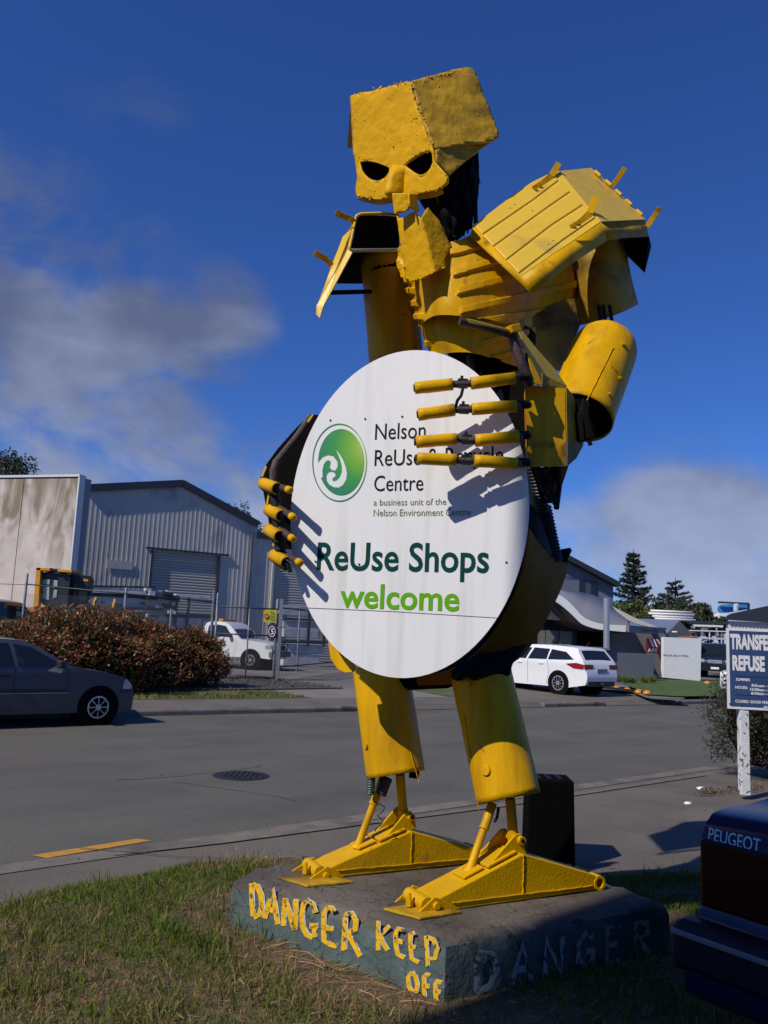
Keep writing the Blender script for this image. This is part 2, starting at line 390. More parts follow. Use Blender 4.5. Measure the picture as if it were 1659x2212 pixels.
# near side: concrete channel, apron (flush crossing), and the grass verge
quad('channel', [nk(-45, -0.20), nk(120, -0.20), nk(120, 0.02), nk(-45, 0.02)], M['concrete'], 0.006)
quad('footpath', [nk(-45, -6.0), nk(120, -6.0), nk(120, -0.20), nk(-45, -0.20)], M['path'], 0.0)
mb = MB(); ribbon(mb, [(-1.9, 6.5), (-1.2, 6.98), (-.3, 7.7), (1.4, 9.0), (4.5, 11.7)], 0.10, lambda x, y: Vector((x, y, 0.011)), .3)
mb.build('concrete_seam', M['concrete'])['kind'] = 'structure'
mb = MB(); ribbon(mb, [(-2.2, 6.62), (-1.4, 6.5), (-.7, 6.55), (0.2, 6.9)], 0.012, lambda x, y: Vector((x, y, 0.014)), .3)
mb.build('path_joint', mat('joint_tar', (0.03, 0.028, 0.026), 0.9))['kind'] = 'structure'
# verge outline (grass side of the footpath) seen in the photo
VERGE = [G(*p, 0.05) for p in ((-400, 2045), (0, 1948), (160, 1905), (300, 1882), (430, 1862), (560, 1850), (640, 1846), (800, 1852), (960, 1862), (1290, 1885), (1700, 1880), (2200, 1850))]
vg = [(p.x, p.y) for p in VERGE]
vpoly = vg+[(12, -14), (-14, -14), (-14, vg[0][1])]
PL_N = Vector((0.36, 3.98, 0)); PL_R = Vector((1.62, 4.72, 0)); PL_BR = Vector((1.47, 5.02, 0)); PL_B = Vector((.55, 5.62, 0)); PL_BL = Vector((-.66, 5.12, 0)); PL_L = Vector((-.75, 4.85, 0))
PLINTH = [PL_N, PL_R, PL_BR, PL_B, PL_BL, PL_L]; ppoly = [(p.x, p.y) for p in PLINTH]
def vz(x, y):
    """height of the verge: falls to the path at its edge"""
    d = min((abs(0.0+((x-a[0])*(b[1]-a[1])-(y-a[1])*(b[0]-a[0]))/math.hypot(b[0]-a[0], b[1]-a[1])) for a, b in zip(vg[:-1], vg[1:]) if min(a[0], b[0])-.3 <= x <= max(a[0], b[0])+.3), default=1)
    return 0.025+0.075*min(1, d/0.45)+0.015*noise.noise(Vector((x*2, y*2, 0)))
V2, F2 = fill2d([(max(-14, p[0]), p[1]) for p in vpoly], (), 0.35)
mb = MB(); mb.add([(v[0], v[1], vz(*v)) for v in V2], F2)
mb.build('grass_verge', M['soil'], None, True)['kind'] = 'structure'
# grass blades
def blades(name, n, region, zf, hmin, hmax, wid, mt, mask=None, lean=0.7):
    x0, x1, y0, y1 = region; V = []; F = []; cnt = 0; out_c = []
    xs = rng.uniform(x0, x1, n*2); ys = rng.uniform(y0, y1, n*2)
    for x, y in zip(xs, ys):
        if cnt >= n: break
        hh = mask(x, y) if mask else 1.0
        if hh <= 0: continue
        h = random.uniform(hmin, hmax)*hh; a = random.uniform(0, 6.283); ln = random.uniform(0.15, lean)*h*1.6; w = wid*random.uniform(.6, 1.3)
        b2 = random.uniform(0, 6.283); dx, dy = math.cos(a), math.sin(a); sx, sy = math.cos(b2)*w/2, math.sin(b2)*w/2; z = zf(x, y)-0.006
        b = len(V)
        V += [(x-sx, y-sy, z), (x+sx, y+sy, z), (x+dx*ln*.35+sx*.8, y+dy*ln*.35+sy*.8, z+h*.6), (x+dx*ln*.35-sx*.8, y+dy*ln*.35-sy*.8, z+h*.6), (x+dx*ln, y+dy*ln, z+h*.93)]
        F += [(b, b+1, b+2, b+3), (b+3, b+2, b+4)]; cnt += 1
    mb = MB(); mb.v = V; mb.f = F; o = mb.build(name, mt); return o
def grass_mat(name, g1, g2, dry, th, sc=1.6):
    mt = bpy.data.materials.new(name); mt.use_nodes = True; N = mt.node_tree.nodes; L = mt.node_tree.links; b = N['Principled BSDF']
    g = N.new('ShaderNodeNewGeometry'); tc = N.new('ShaderNodeTexCoord')
    n = N.new('ShaderNodeTexNoise'); n.inputs['Scale'].default_value = sc; n.inputs['Detail'].default_value = 4; L.new(tc.outputs['Object'], n.inputs[0])
    m1 = N.new('ShaderNodeMix'); m1.data_type = 'RGBA'; L.new(g.outputs['Random Per Island'], m1.inputs[0]); m1.inputs[6].default_value = (*g1, 1); m1.inputs[7].default_value = (*g2, 1)
    ad = N.new('ShaderNodeMath'); ad.operation = 'MULTIPLY_ADD'; L.new(g.outputs['Random Per Island'], ad.inputs[0]); ad.inputs[1].default_value = 0.34; L.new(n.outputs[0], ad.inputs[2])
    r = N.new('ShaderNodeMapRange'); r.inputs[1].default_value = th; r.inputs[2].default_value = th+.06; L.new(ad.outputs[0], r.inputs[0])
    m2 = N.new('ShaderNodeMix'); m2.data_type = 'RGBA'; L.new(r.outputs[0], m2.inputs[0]); L.new(m1.outputs[2], m2.inputs[6]); m2.inputs[7].default_value = (*dry, 1)
    L.new(m2.outputs[2], b.inputs['Base Color']); b.inputs['Roughness'].default_value = .6; b.inputs['Specular IOR Level'].default_value = .25
    tr = N.new('ShaderNodeBsdfTranslucent'); ms = N.new('ShaderNodeMixShader'); ms.inputs[0].default_value = .25; L.new(m2.outputs[2], tr.inputs[0])
    L.new(b.outputs[0], ms.inputs[1]); L.new(tr.outputs[0], ms.inputs[2]); L.new(ms.outputs[0], N['Material Output'].inputs[0]); return mt
M['grass'] = grass_mat('grass_blades', (0.052, 0.105, 0.006), (0.16, 0.22, 0.020), (0.36, 0.24, 0.105), 0.78)
def gmask(x, y):
    if not inside((x, y), vpoly) or inside((x, y), ppoly): return 0
    # keep to what the view can reach
    if abs(x) > y*0.52+0.9: return 0
    dryp = noise.noise(Vector((x*1.1+3, y*1.1, 5)))
    if dryp > .06 and random.random() < min(.88, (dryp-.06)*4.5): return 0
    k = 0.75+0.55*noise.noise(Vector((x*2.3, y*2.3, 1)))
    dl = min(abs((Vector((x, y, 0))-PL_L).length), 1.0)
    return max(.3, k)+(0.8 if dl < .42 else 0)
tag(blades('long_grass', 5200, (-3.6, 2.6, 2.6, 7.2), vz, .06, .15, .0055, M['grass'], lambda x, y: (0 if (not inside((x, y), vpoly) or inside((x, y), ppoly) or abs(x) > y*.52+.7) else (1.0 if noise.noise(Vector((x*1.6, y*1.6, 9))) > .08 or (Vector((x, y, 0))-PL_L).length < .45 else (.8 if random.random() < .12 else 0))), .5), None, None, None, 'stuff')
tag(blades('grass', 105000, (-3.9, 3.4, 2.3, 8.2), vz, 0.028, 0.080, 0.0045, M['grass'], gmask), None, None, None, 'stuff')
M['straw'] = mat('dry_straw', (0.38, 0.24, 0.12), 0.8, island=.5)
def smask(x, y):
    if not inside((x, y), vpoly) or inside((x, y), ppoly) or abs(x) > y*.52+.9: return 0
    return 0.35
mb = MB()
for i in range(5200):
    x, y = random.uniform(-3, 3), random.uniform(2.6, 6.8)
    if not smask(x, y): continue
    if noise.noise(Vector((x*1.1+3, y*1.1, 5))) < -.05 and random.random() < .85: continue
    a = random.uniform(0, 6.28); l = random.uniform(.02, .09); z = vz(x, y)+random.uniform(.004, .03)
    p = Vector((x, y, z)); d = Vector((math.cos(a), math.sin(a), random.uniform(-.2, .25)))*l; s2 = d.cross(Vector((0, 0, 1))).normalized()*random.uniform(.001, .0026)
    mb.add([p-s2, p+s2, p+d+s2*.5, p+d-s2*.5], [(0, 1, 2, 3)])
tag(mb.build('dry_straw', M['straw']), None, None, None, 'stuff')
# twigs along the foot of the plinth
mb = MB()
for i in range(16):
    t = random.uniform(.25, .95); p = PL_L.lerp(PL_N, t)+Vector((-.05, -.07, 0))*random.uniform(.3, 2.2); z = .1
    a = random.uniform(-.9, .3); L_ = random.uniform(.06, .3); q = p+Vector((math.cos(a)*L_, math.sin(a)*L_, 0))
    mb.tube([(p.x, p.y, z+.01), ((p.x+q.x)/2, (p.y+q.y)/2, z+random.uniform(.01, .04)), (q.x, q.y, z+.008)], random.uniform(.0012, .0026), 5)
tag(mb.build('dry_twigs', M['straw']), None, None, None, 'stuff')
# orange dash and manhole
a, b, c, d_ = G(68, 1849), G(100, 1855), G(328, 1817), G(296, 1813)
quad('dashed_line', [a, b, c, d_], M['orange'], 0.005)
mc = G(521, 1676)
t = thing('manhole_cover', (mc.x, mc.y, 0), 'round dark cast iron manhole cover set in the grey road', 'manhole cover')
M['iron'] = mat('cast_iron', (0.035, 0.034, 0.037), 0.55, 0.4, var=0.3, vs=12, bump=.3, bs=50)
MB().cyl((mc.x, mc.y, -.01), (mc.x, mc.y, 0.006), .33, n=40).build('frame', M['iron'], t)
MB().cyl((mc.x, mc.y, 0.0), (mc.x, mc.y, 0.011), .29, n=40).build('lid', M['iron'], t)
mb = MB()
for i in range(-4, 5):
    for j in range(-4, 5):
        if i*i+j*j < 17: mb.box((mc.x+i*.06, mc.y+j*.06, .012), (.034, .034, .008), .785)
mb.build('tread_pattern', M['iron'], t, kind='stuff')
# far side: kerb, footpath, grass strip, gravel bed, yard, driveways
mb = MB(); 
def kerbrun(name, t0, t1, label=None):
    mb = MB(); mb.prism([fk(t0, 0, -.05), fk(t0, 0.16, -.05), fk(t0, .16, .115), fk(t0, .03, .115), fk(t0, 0, .08)], FD*(t1-t0))
    o = mb.build(name, M['kerb'], None, bevel=.012); o['kind'] = 'structure'; return o
T = lambda x, y=1535: (G(x, y)-FK1).dot(FD)
kerbrun('kerb', -60, T(860, 1538)); kerbrun('kerb', T(1168, 1527), T(1290, 1523)); kerbrun('kerb', T(1455, 1520), 120)
t0, t1, t2, t3 = T(830, 1538), T(1180, 1527), T(1290, 1523), T(1455, 1520)
quad('far_footpath', [fk(-60, .16, .11), fk(120, .16, .11), fk(120, 1.9, .13), fk(-60, 1.9, .13)], M['path'])
for q0, q1 in ((T(860, 1538), T(1168, 1527)), (T(1290, 1523), T(1455, 1520))):
    quad('kerb_crossing', [fk(q0, 0, .012), fk(q1, 0, .012), fk(q1, .17, .112), fk(q0, .17, .112)], M['path'])
quad('far_grass_strip', [fk(-60, 1.9, .134), fk(T(760), 1.9, .134), fk(T(735), 4.3, .20), fk(-60, 4.3, .20)], M['lawn'])
quad('yard', [fk(-60, 4.3, .196), fk(140, 4.3, .196), fk(140, 90, .32), fk(-60, 90, .32)], mat('yard_asphalt', (0.14, 0.128, 0.115), 0.9, var=.15, vs=.5, bump=.3, bs=60, dirt=(.19, .175, .155), ds=.4, dth=.5))
quad('driveway', [fk(T(760), 1.9, .126), fk(T(1120, 1530), 1.9, .126), fk(T(1120, 1530), 4.3, .198), fk(T(735), 4.3, .198)], mat('driveway_concrete', (0.19, 0.17, 0.15), 0.9, var=.12, vs=1, bump=.3, bs=60))
quad('far_grass_strip', [fk(T(1075, 1530), 1.9, .136), fk(T(1205, 1525), 1.9, .136), fk(T(1150, 1527), 4.5, .206), fk(T(1075, 1530), 4.5, .206)], M['lawn'])
quad('driveway', [fk(T(1205, 1525), 1.9, .13), fk(T(1460, 1520), 1.9, .13), fk(T(1460, 1520), 4.4, .2), fk(T(1150, 1527), 4.4, .2)], M['path'])
gb = [G(*p, .2) for p in ((330, 1492), (745, 1487), (700, 1482), (560, 1462), (455, 1458), (200, 1470), (-100, 1480), (-100, 1500))]
quad('gravel_bed', gb, M['gravel'], .212)
mb = MB()
for i in range(2600):
    u, v = random.random(), random.random()
    p = gb[0].lerp(gb[1], u).lerp(gb[4].lerp(gb[3], u), v)
    r = random.uniform(.015, .05); mb.add([p+Vector((random.uniform(-r, r), random.uniform(-r, r), 0.212-p.z+random.uniform(0, r))) for _ in range(4)], [(0, 1, 2), (0, 2, 3), (0, 3, 1), (1, 2, 3)])
tag(mb.build('gravel', M['gravel']), None, None, None, 'stuff')
M['farblade'] = grass_mat('far_grass_blades', (0.065, 0.085, 0.018), (0.13, 0.14, 0.035), (0.27, 0.23, 0.10), 0.72, .8)
def fmask(x, y):
    b = (Vector((x, y, 0))-FK1).dot(FN); t = (Vector((x, y, 0))-FK1).dot(FD)
    return 1.0 if 1.92 < b < 4.3 and -3 < t < T(750) else 0
tag(blades('verge_grass', 16000, (-9, 5, 14, 27), lambda x, y: .14, .05, .12, .018, M['farblade'], fmask), None, None, None, 'stuff')
# lawn on the right
lp = [G(*p, .2) for p in ((1340, 1476), (1440, 1464), (1560, 1470), (1700, 1478), (1700, 1502), (1470, 1505), (1400, 1501), (1370, 1487))]
quad('lawn', lp, M['lawn2'], .212)
le = [G(*p, .2) for p in ((1290, 1484), (1370, 1490), (1400, 1503), (1480, 1508), (1476, 1511), (1394, 1507), (1362, 1494), (1288, 1488))]
quad('lawn_edging', le, M['concrete'], .208)
# ================================================================ plinth
def proj(p):
    v = Vector(p)-CAMP; k = FPX/v.dot(CF); return CX+k*v.dot(CR), CY-k*v.dot(CU)
def plinth_mat():
    mt = mat('painted_plinth_concrete', (0.075, 0.108, 0.102), 0.8, var=.3, vs=7, bump=.5, bs=26, bd=.02, dirt=(0.17, 0.165, 0.14), ds=9, dth=.60, dsoft=.1)
    nt = mt.node_tree; N = nt.nodes; L = nt.links; b = N['Principled BSDF']; src = b.inputs['Base Color'].links[0].from_socket
    tc = N.new('ShaderNodeTexCoord'); sp = N.new('ShaderNodeSeparateXYZ'); L.new(tc.outputs['Object'], sp.inputs[0])
    n = N.new('ShaderNodeTexNoise'); n.inputs['Scale'].default_value = 5; n.inputs['Detail'].default_value = 8; L.new(tc.outputs['Object'], n.inputs[0])
    a = N.new('ShaderNodeMath'); a.operation = 'MULTIPLY_ADD'; L.new(n.outputs[0], a.inputs[0]); a.inputs[1].default_value = .16; L.new(sp.outputs[2], a.inputs[2])
    r = N.new('ShaderNodeMapRange'); L.new(a.outputs[0], r.inputs[0]); r.inputs[1].default_value = .37; r.inputs[2].default_value = .405
    n2 = N.new('ShaderNodeTexNoise'); n2.inputs['Scale'].default_value = 2.2; n2.inputs['Detail'].default_value = 9; L.new(tc.outputs['Object'], n2.inputs[0])
    m1 = N.new('ShaderNodeMix'); m1.data_type = 'RGBA'; r2 = N.new('ShaderNodeMapRange'); r2.inputs[1].default_value = .4; r2.inputs[2].default_value = .62; L.new(n2.outputs[0], r2.inputs[0]); L.new(r2.outputs[0], m1.inputs[0])
    m1.inputs[6].default_value = (0.075, 0.062, 0.048, 1); m1.inputs[7].default_value = (0.135, 0.115, 0.09, 1)
    m2 = N.new('ShaderNodeMix'); m2.data_type = 'RGBA'; L.new(r.outputs[0], m2.inputs[0]); L.new(src, m2.inputs[6]); L.new(m1.outputs[2], m2.inputs[7]); L.new(m2.outputs[2], b.inputs['Base Color'])
    vo = N.new('ShaderNodeTexVoronoi'); vo.feature = 'DISTANCE_TO_EDGE'; vo.inputs['Scale'].default_value = 5.5
    nv = N.new('ShaderNodeTexNoise'); nv.inputs['Scale'].default_value = 6; nv.inputs['Detail'].default_value = 5; L.new(tc.outputs['Object'], nv.inputs[0])
    va = N.new('ShaderNodeVectorMath'); va.operation = 'ADD'; L.new(tc.outputs['Object'], va.inputs[0]); vs_ = N.new('ShaderNodeVectorMath'); vs_.operation = 'SCALE'; L.new(nv.outputs['Color'], vs_.inputs[0]); vs_.inputs[3].default_value = .28; L.new(vs_.outputs[0], va.inputs[1]); L.new(va.outputs[0], vo.inputs[0])
    rc = N.new('ShaderNodeMapRange'); rc.inputs[1].default_value = .004; rc.inputs[2].default_value = .016; rc.inputs[3].default_value = .25; rc.inputs[4].default_value = 1; L.new(vo.outputs['Distance'], rc.inputs[0])
    cm = N.new('ShaderNodeCombineColor'); [L.new(rc.outputs[0], cm.inputs[i]) for i in range(3)]
    m3 = N.new('ShaderNodeMix'); m3.data_type = 'RGBA'; m3.blend_type = 'MULTIPLY'; m3.inputs[0].default_value = 1; L.new(m2.outputs[2], m3.inputs[6]); L.new(cm.outputs[0], m3.inputs[7]); L.new(m3.outputs[2], b.inputs['Base Color'])
    return mt
M['plinth'] = plinth_mat()
pl = thing('concrete_plinth', (0, 0, 0), 'dark teal painted concrete plinth with hand painted yellow danger lettering under the robot', 'plinth')
V, F = fill2d(ppoly, (), .08); ZT = .345
mb = MB(); mb.add([(v[0], v[1], ZT) for v in V], F)
n = len(ppoly)
for i in range(n):
    a = Vector((*ppoly[i], 0)); b = Vector((*ppoly[(i+1) % n], 0)); k = max(2, int((b-a).length/.08)); rows = []
    for z in (.03, .10, .16, .22, .28, ZT): rows.append([a.lerp(b, j/k)+Vector((0, 0, z)) for j in range(k+1)])
    mb.grid(rows)
o = mb.build('block', M['plinth'], pl)
bm = bmesh.new(); bm.from_mesh(o.data); bmesh.ops.remove_doubles(bm, verts=bm.verts, dist=.004); bmesh.ops.recalc_face_normals(bm, faces=bm.faces)
cen = sum(PLINTH, Vector())/6
for v in bm.verts:
    d = Vector((v.co.x, v.co.y, 0))-cen
    e = noise.fractal(v.co*5, 1, 2, 3)*.010; e = -abs(e)*.7 if v.co.z < ZT-.01 else e
    edge = min(abs(((q[1]-p_[1])*(v.co.x-p_[0])-(q[0]-p_[0])*(v.co.y-p_[1]))/math.hypot(q[0]-p_[0], q[1]-p_[1])) for p_, q in zip(ppoly, ppoly[1:]+ppoly[:1]))
    if v.co.z > ZT-.002 and edge < .02: v.co.z -= .022; v.co -= d.normalized()*.016
    v.co += d.normalized()*e*(.6 if v.co.z < ZT-.01 else 0); v.co.z += e*.5*(edge > .02)
bm.to_mesh(o.data); bm.free(); [setattr(p, 'use_smooth', True) for p in o.data.polygons]; set_auto(o.data, 40)
M['letter'] = mat('flaking_yellow_letters', (0.78, 0.44, 0.005), .6, var=.15, vs=15, dirt=(0.075, 0.10, 0.10), ds=28, dth=.60, dsoft=.04, bump=.3, bs=50)
M['letter2'] = mat('flaking_white_underpaint', (0.60, 0.62, 0.60), .7, dirt=(0.075, 0.10, 0.10), ds=30, dth=.56, dsoft=.04)
M['letter3'] = mat('faded_grey_letters', (0.34, 0.36, 0.36), .8, dirt=(0.05, 0.07, 0.07), ds=26, dth=.52, dsoft=.08)
fl = (PL_L-PL_N); flu = fl.normalized(); fn = Vector((-fl.y, fl.x, 0)).normalized()
if fn.dot(-PL_N) < 0: fn = -fn
LP = Plane(PL_N+fn*.0035, fn); LP2 = Plane(PL_N+fn*.002, fn)
zx = lambda p: (486+p[0]*.3255, 1879+p[1]*.3255)
STROKES = dict(
 D=[[(178, 92), (176, 200), (185, 308)], [(182, 95), (213, 112), (238, 168), (243, 238), (226, 298), (190, 316)]],
 A=[[(262, 322), (288, 230), (316, 132), (330, 240), (347, 362)], [(290, 262), (334, 276)]],
 N=[[(386, 372), (388, 280), (398, 190)], [(398, 192), (430, 300), (460, 398)], [(462, 398), (466, 300), (470, 196)]],
 G=[[(598, 285), (582, 228), (548, 204), (520, 230), (508, 300), (515, 380), (540, 430), (580, 452)], [(612, 372), (590, 380), (592, 448)], [(560, 372), (615, 372)]],
 E=[[(722, 280), (706, 254), (676, 250), (656, 285), (652, 380), (656, 470), (690, 492), (742, 508)], [(655, 385), (718, 392)]],
 R=[[(788, 535), (790, 420), (796, 300)], [(796, 298), (838, 290), (868, 335), (862, 395), (805, 418)], [(818, 430), (855, 500), (897, 575)]],
 K=[[(1014, 340), (1012, 440), (1015, 535)], [(1088, 372), (1060, 400), (1030, 440), (1050, 490), (1078, 535)]],
 E1=[[(1180, 402), (1145, 388), (1130, 430), (1132, 500), (1145, 560), (1190, 585)], [(1132, 470), (1178, 482)]],
 E2=[[(1256, 418), (1230, 425), (1228, 500), (1236, 590), (1284, 615)], [(1230, 508), (1262, 516)]],
 P=[[(1332, 440), (1338, 540), (1342, 642)], [(1334, 446), (1380, 462), (1406, 520), (1392, 590), (1350, 590)]],
 O=[[(1238, 680), (1262, 705), (1274, 760), (1266, 812), (1240, 815), (1218, 770), (1214, 715), (1236, 682)]],
 F=[[(1362, 702), (1330, 695), (1316, 710), (1318, 790), (1324, 858)], [(1316, 772), (1354, 774)]],
 F1=[[(1438, 752), (1402, 740), (1392, 760), (1396, 820), (1404, 878)], [(1394, 806), (1428, 812)]])
for k, st in STROKES.items():
    big = k in 'DANGER' and len(k) == 1
    mb = MB(); m2 = MB()
    for s in st:
        pts = [zx(p) for p in s]; ribbon(mb, pts, 10.5 if big else 8.6, LP.at, .18)
        ribbon(m2, [(p[0]+1.6, p[1]-.8) for p in pts], 11 if big else 9, LP2.at, .15)
    o = mb.build('letter', M['letter'], pl); m2.build('letter_underpaint', M['letter2'], o)
# faded second DANGER on the right face
fr = (PL_R-PL_N).normalized(); frn = Vector((fr.y, -fr.x, 0))
L2 = {'D': [[(0, 0), (0, 1)], [(0, 1), (.6, .85), (.75, .5), (.5, .1), (0, 0)]], 'A': [[(0, 0), (.4, 1), (.8, 0)], [(.2, .35), (.65, .35)]], 'N': [[(0, 0), (0, 1), (.7, 0), (.7, 1)]],
      'G': [[(.7, .8), (.4, 1), (.05, .7), (.05, .25), (.4, 0), (.7, .2), (.7, .45), (.4, .45)]], 'E': [[(.6, 1), (0, 1), (0, 0), (.6, 0)], [(0, .5), (.5, .5)]], 'R': [[(0, 0), (0, 1), (.55, .9), (.6, .65), (.1, .5), (.65, 0)]]}
for i, ch in enumerate('DANGER'):
    mb = MB(); u0 = .17+i*.205
    for s in L2[ch]: ribbon(mb, [(u0+p[0]*.15, .115+p[1]*.17) for p in s], .035, lambda u, z: PL_N+fr*u+frn*.012+Vector((0, 0, z)), .2)
    mb.build('letter', M['letter3'], pl, label='faded grey letter on the shaded face')

# ================================================================ robot
rb = thing('robot_statue', P(970, 1900, 4.8)*1.0, 'tall yellow scrap metal robot with skull head standing on a plinth, holding a white sign', 'statue')
rb.location.z = ZT
yel, yh = M['yellow'], M['yhead']
# ---- feet
def foot(prof, heel, toe_b, tp, lug, pivot, bolt, vbolt, br, pin, st1, st2, st1top, st2top, Yleg):
    H = G(*heel, ZT); Tt = G(*toe_b, ZT); u = (Tt-H).normalized(); nn = Vector((-u.y, u.x, 0))
    if nn.dot(-H) < 0: nn = -nn
    v = -nn; near = Plane(H, nn); wd = .20
    ft = MB(); pr = [near.at(*p) for p in prof]; ft.prism(pr, v*wd)
    f = ft.build('foot', M['yfoot'], rb, bevel=.006)
    # weld seams on the side
    s = MB(); a = near.at(prof[1][0]-15, prof[1][1]-14)+nn*.003; b = near.at(prof[2][0]-12, prof[2][1]-9)+nn*.003
    pts = [a.lerp(b, t/30)+Vector((0, 0, random.uniform(-.0025, .0025))) for t in range(31)]; s.tube(pts, .0035, 5)
    pk = near.at(*prof[5])+nn*.003; pb = a.lerp(b, .52); pb = Vector((pk.x, pk.y, pb.z)); s.tube([pk.lerp(pb, t/14)+u*random.uniform(-.003, .003) for t in range(15)], .0035, 5)
    s.build('weld_seam', M['yfoot'], f)
    A, B, Cc = [G(*p, ZT+.014) for p in tp]; D = A+Cc-B
    m = MB(); m.prism([q-Vector((0, 0, .012)) for q in (A, B, Cc, D)], (0, 0, .012)); m.build('toe_plate', M['ydirty'], f, bevel=.003)
    for off in (-.004, wd+.006):
        m = MB(); m.prism([near.at(*p)+v*off for p in lug], v*.012); m.build('lug', M['yfoot'], f, bevel=.003)
    pc = near.at(*pivot); MB().cyl(pc+v*.012, pc+v*(wd+.0), .036, n=20).build('pivot', M['yfoot'], f, 'auto')
    bc = near.at(*bolt); m = MB(); m.cyl(bc+nn*.022, bc-nn*.0, .019, n=8); m.build('bolt', M['yfoot'], f, bevel=.003)
    vb = G(*vbolt, ZT+.02); m = MB(); m.cyl(vb, vb+Vector((0, 0, .028)), .019, n=6); m.cyl(vb, vb+Vector((0, 0, .06)), .009, n=8); m.build('bolt', M['yfoot'], f)
    # raised pads where the struts land
    m = MB()
    p1 = near.at(prof[5][0]-10, prof[5][1]+2); p2 = near.at(prof[6][0]+18, prof[6][1]-9.5)
    m.prism([p1.lerp(p2, .0)+v*.02+Vector((0, 0, .004)), p1.lerp(p2, .42)+v*.02+Vector((0, 0, .004)), p1.lerp(p2, .42)+v*.18+Vector((0, 0, .004)), p1+v*.18+Vector((0, 0, .004))], (0, 0, .014))
    m.prism([p1.lerp(p2, .46)+v*.04+Vector((0, 0, .004)), p1.lerp(p2, .74)+v*.04+Vector((0, 0, .004)), p1.lerp(p2, .74)+v*.16+Vector((0, 0, .004)), p1.lerp(p2, .46)+v*.16+Vector((0, 0, .004))], (0, 0, .012))
    m.build('strut_pad', M['yfoot'], f, bevel=.003)
    for off in (.035, .165):
        m = MB(); m.prism([near.at(*p)+v*off for p in br], v*.013); m.build('bracket', M['yfoot'], f, bevel=.003)
    pp = near.at(*pin); m = MB(); m.tube([pp+v*.015, pp+v*.20], .022, 16, True); m.build('pin', M['yfoot'], f, 'auto')
    m = MB(); m.cyl(pp+v*.013, pp+v*.016, .011, n=12); m.build('pin_bore', M['black'], f)
    hb = near.at(prof[3][0]+4, (prof[2][1]+prof[3][1])/2)
    m = MB(); 
    for k in range(20):
        a0, a1 = 2*math.pi*k/20, 2*math.pi*(k+1)/20; up = Vector((0, 0, 1))
        c = lambda a, r, o: hb+u*(math.cos(a)*r)+up*(math.sin(a)*r)+v*o
        m.add([c(a0, .040, -.004), c(a1, .040, -.004), c(a1, .040, wd+.004), c(a0, .040, wd+.004), c(a0, .026, -.004), c(a1, .026, -.004), c(a1, .026, wd+.004), c(a0, .026, wd+.004)],
              [(0, 1, 2, 3), (5, 4, 7, 6), (0, 4, 5, 1), (3, 2, 6, 7)])
    m.build('heel_eye', M['yfoot'], f, 'auto')
    mid = Plane(H+v*.10, nn)
    a = mid.at(*st1); b = mid.at(*st1top); b = b+(P(*st1top, Yleg)-b)*.6
    m = MB(); j = a.lerp(b, .62); m.tube([a, a+(b-a)*.04, a+(b-a)*.04, j, j, j.lerp(b, .06), j.lerp(b, .06), b], .02, 16, True, [.034, .03, .021, .021, .029, .029, .025, .025]); m.build('strut', yel, rb, 'auto')
    a = mid.at(*st2); b = mid.at(*st2top); b = b+(P(*st2top, Yleg)-b)*.6
    m = MB(); m.tube([a, a.lerp(b, .25), a.lerp(b, .25), b], .03, 16, True, [.032, .032, .028, .028]); m.build('strut', yel, rb, 'auto')
    return f
foot([(928, 1974), (992, 1964), (1291, 1922), (1291, 1893), (1276, 1887), (1130, 1845), (955, 1938), (925, 1954)], (1290, 1925), (991, 1965),
     [(828, 1961), (907, 1982), (998, 1968)], [(897, 1977), (938, 1938), (946, 1940), (993, 1964)], (926, 1957), (941, 1955), (884, 1957),
     [(1076, 1861), (1122, 1807), (1132, 1804), (1140, 1812), (1146, 1850)], (1133, 1818), (1012, 1886), (1110, 1822), (1064, 1735), (1102, 1725), 4.76)
foot([(702, 1899), (744, 1894), (1040, 1863), (1040, 1838), (1023, 1831), (889, 1796), (728, 1867), (697, 1884)], (1040, 1866), (744, 1896),
     [(598, 1893), (664, 1912), (763, 1903)], [(656, 1907), (706, 1872), (714, 1874), (744, 1895)], (694, 1887), (703, 1891), (660, 1887),
     [(842, 1808), (885, 1756), (895, 1755), (902, 1768), (906, 1793)], (893, 1767), (771, 1833), (872, 1772), (828, 1680), (864, 1672), 5.12)
# rusty sleeve, hose and dangling wire under the left-hand leg
m = MB(); m.tube([P(822, 1716, 5.1), P(836, 1680, 5.1)], .034, 14); m.build('rusty_sleeve', M['rust'], rb, 'auto')
def hose(a, b, r, n, mt, parent, name='corrugated_hose', bend=0.0):
    a, b = Vector(a), Vector(b); pts = []; rr = []; sd = Vector((1, 0, 0))
    for i in range(n*2+1):
        t = i/(n*2); pts.append(a.lerp(b, t)+sd*bend*math.sin(t*math.pi)); rr.append(r*(1.0 if i % 2 else .84))
    m = MB(); m.tube(pts, r, 14, True, rr); return m.build(name, mt, parent, 'auto')
M['hose'] = mat('green_grey_hose', (0.04, 0.065, 0.055), .5); M['bhose'] = mat('black_hose', (0.014, 0.015, 0.017), .45)
hose(P(800, 1716, 5.05), P(803, 1670, 5.05), .026, 9, M['hose'], rb)
m = MB(); m.tube([P(*q, 5.0) for q in ((818, 1736), (832, 1744), (826, 1754), (815, 1762), (828, 1774), (822, 1783), (812, 1790), (811, 1796))], .0035, 6); m.build('wire', M['black'], rb)
m = MB(); m.tube([P(1077, 1745, 4.7), P(1074, 1765, 4.7), P(1068, 1776, 4.7)], .008, 8); m.build('wire', M['black'], rb)
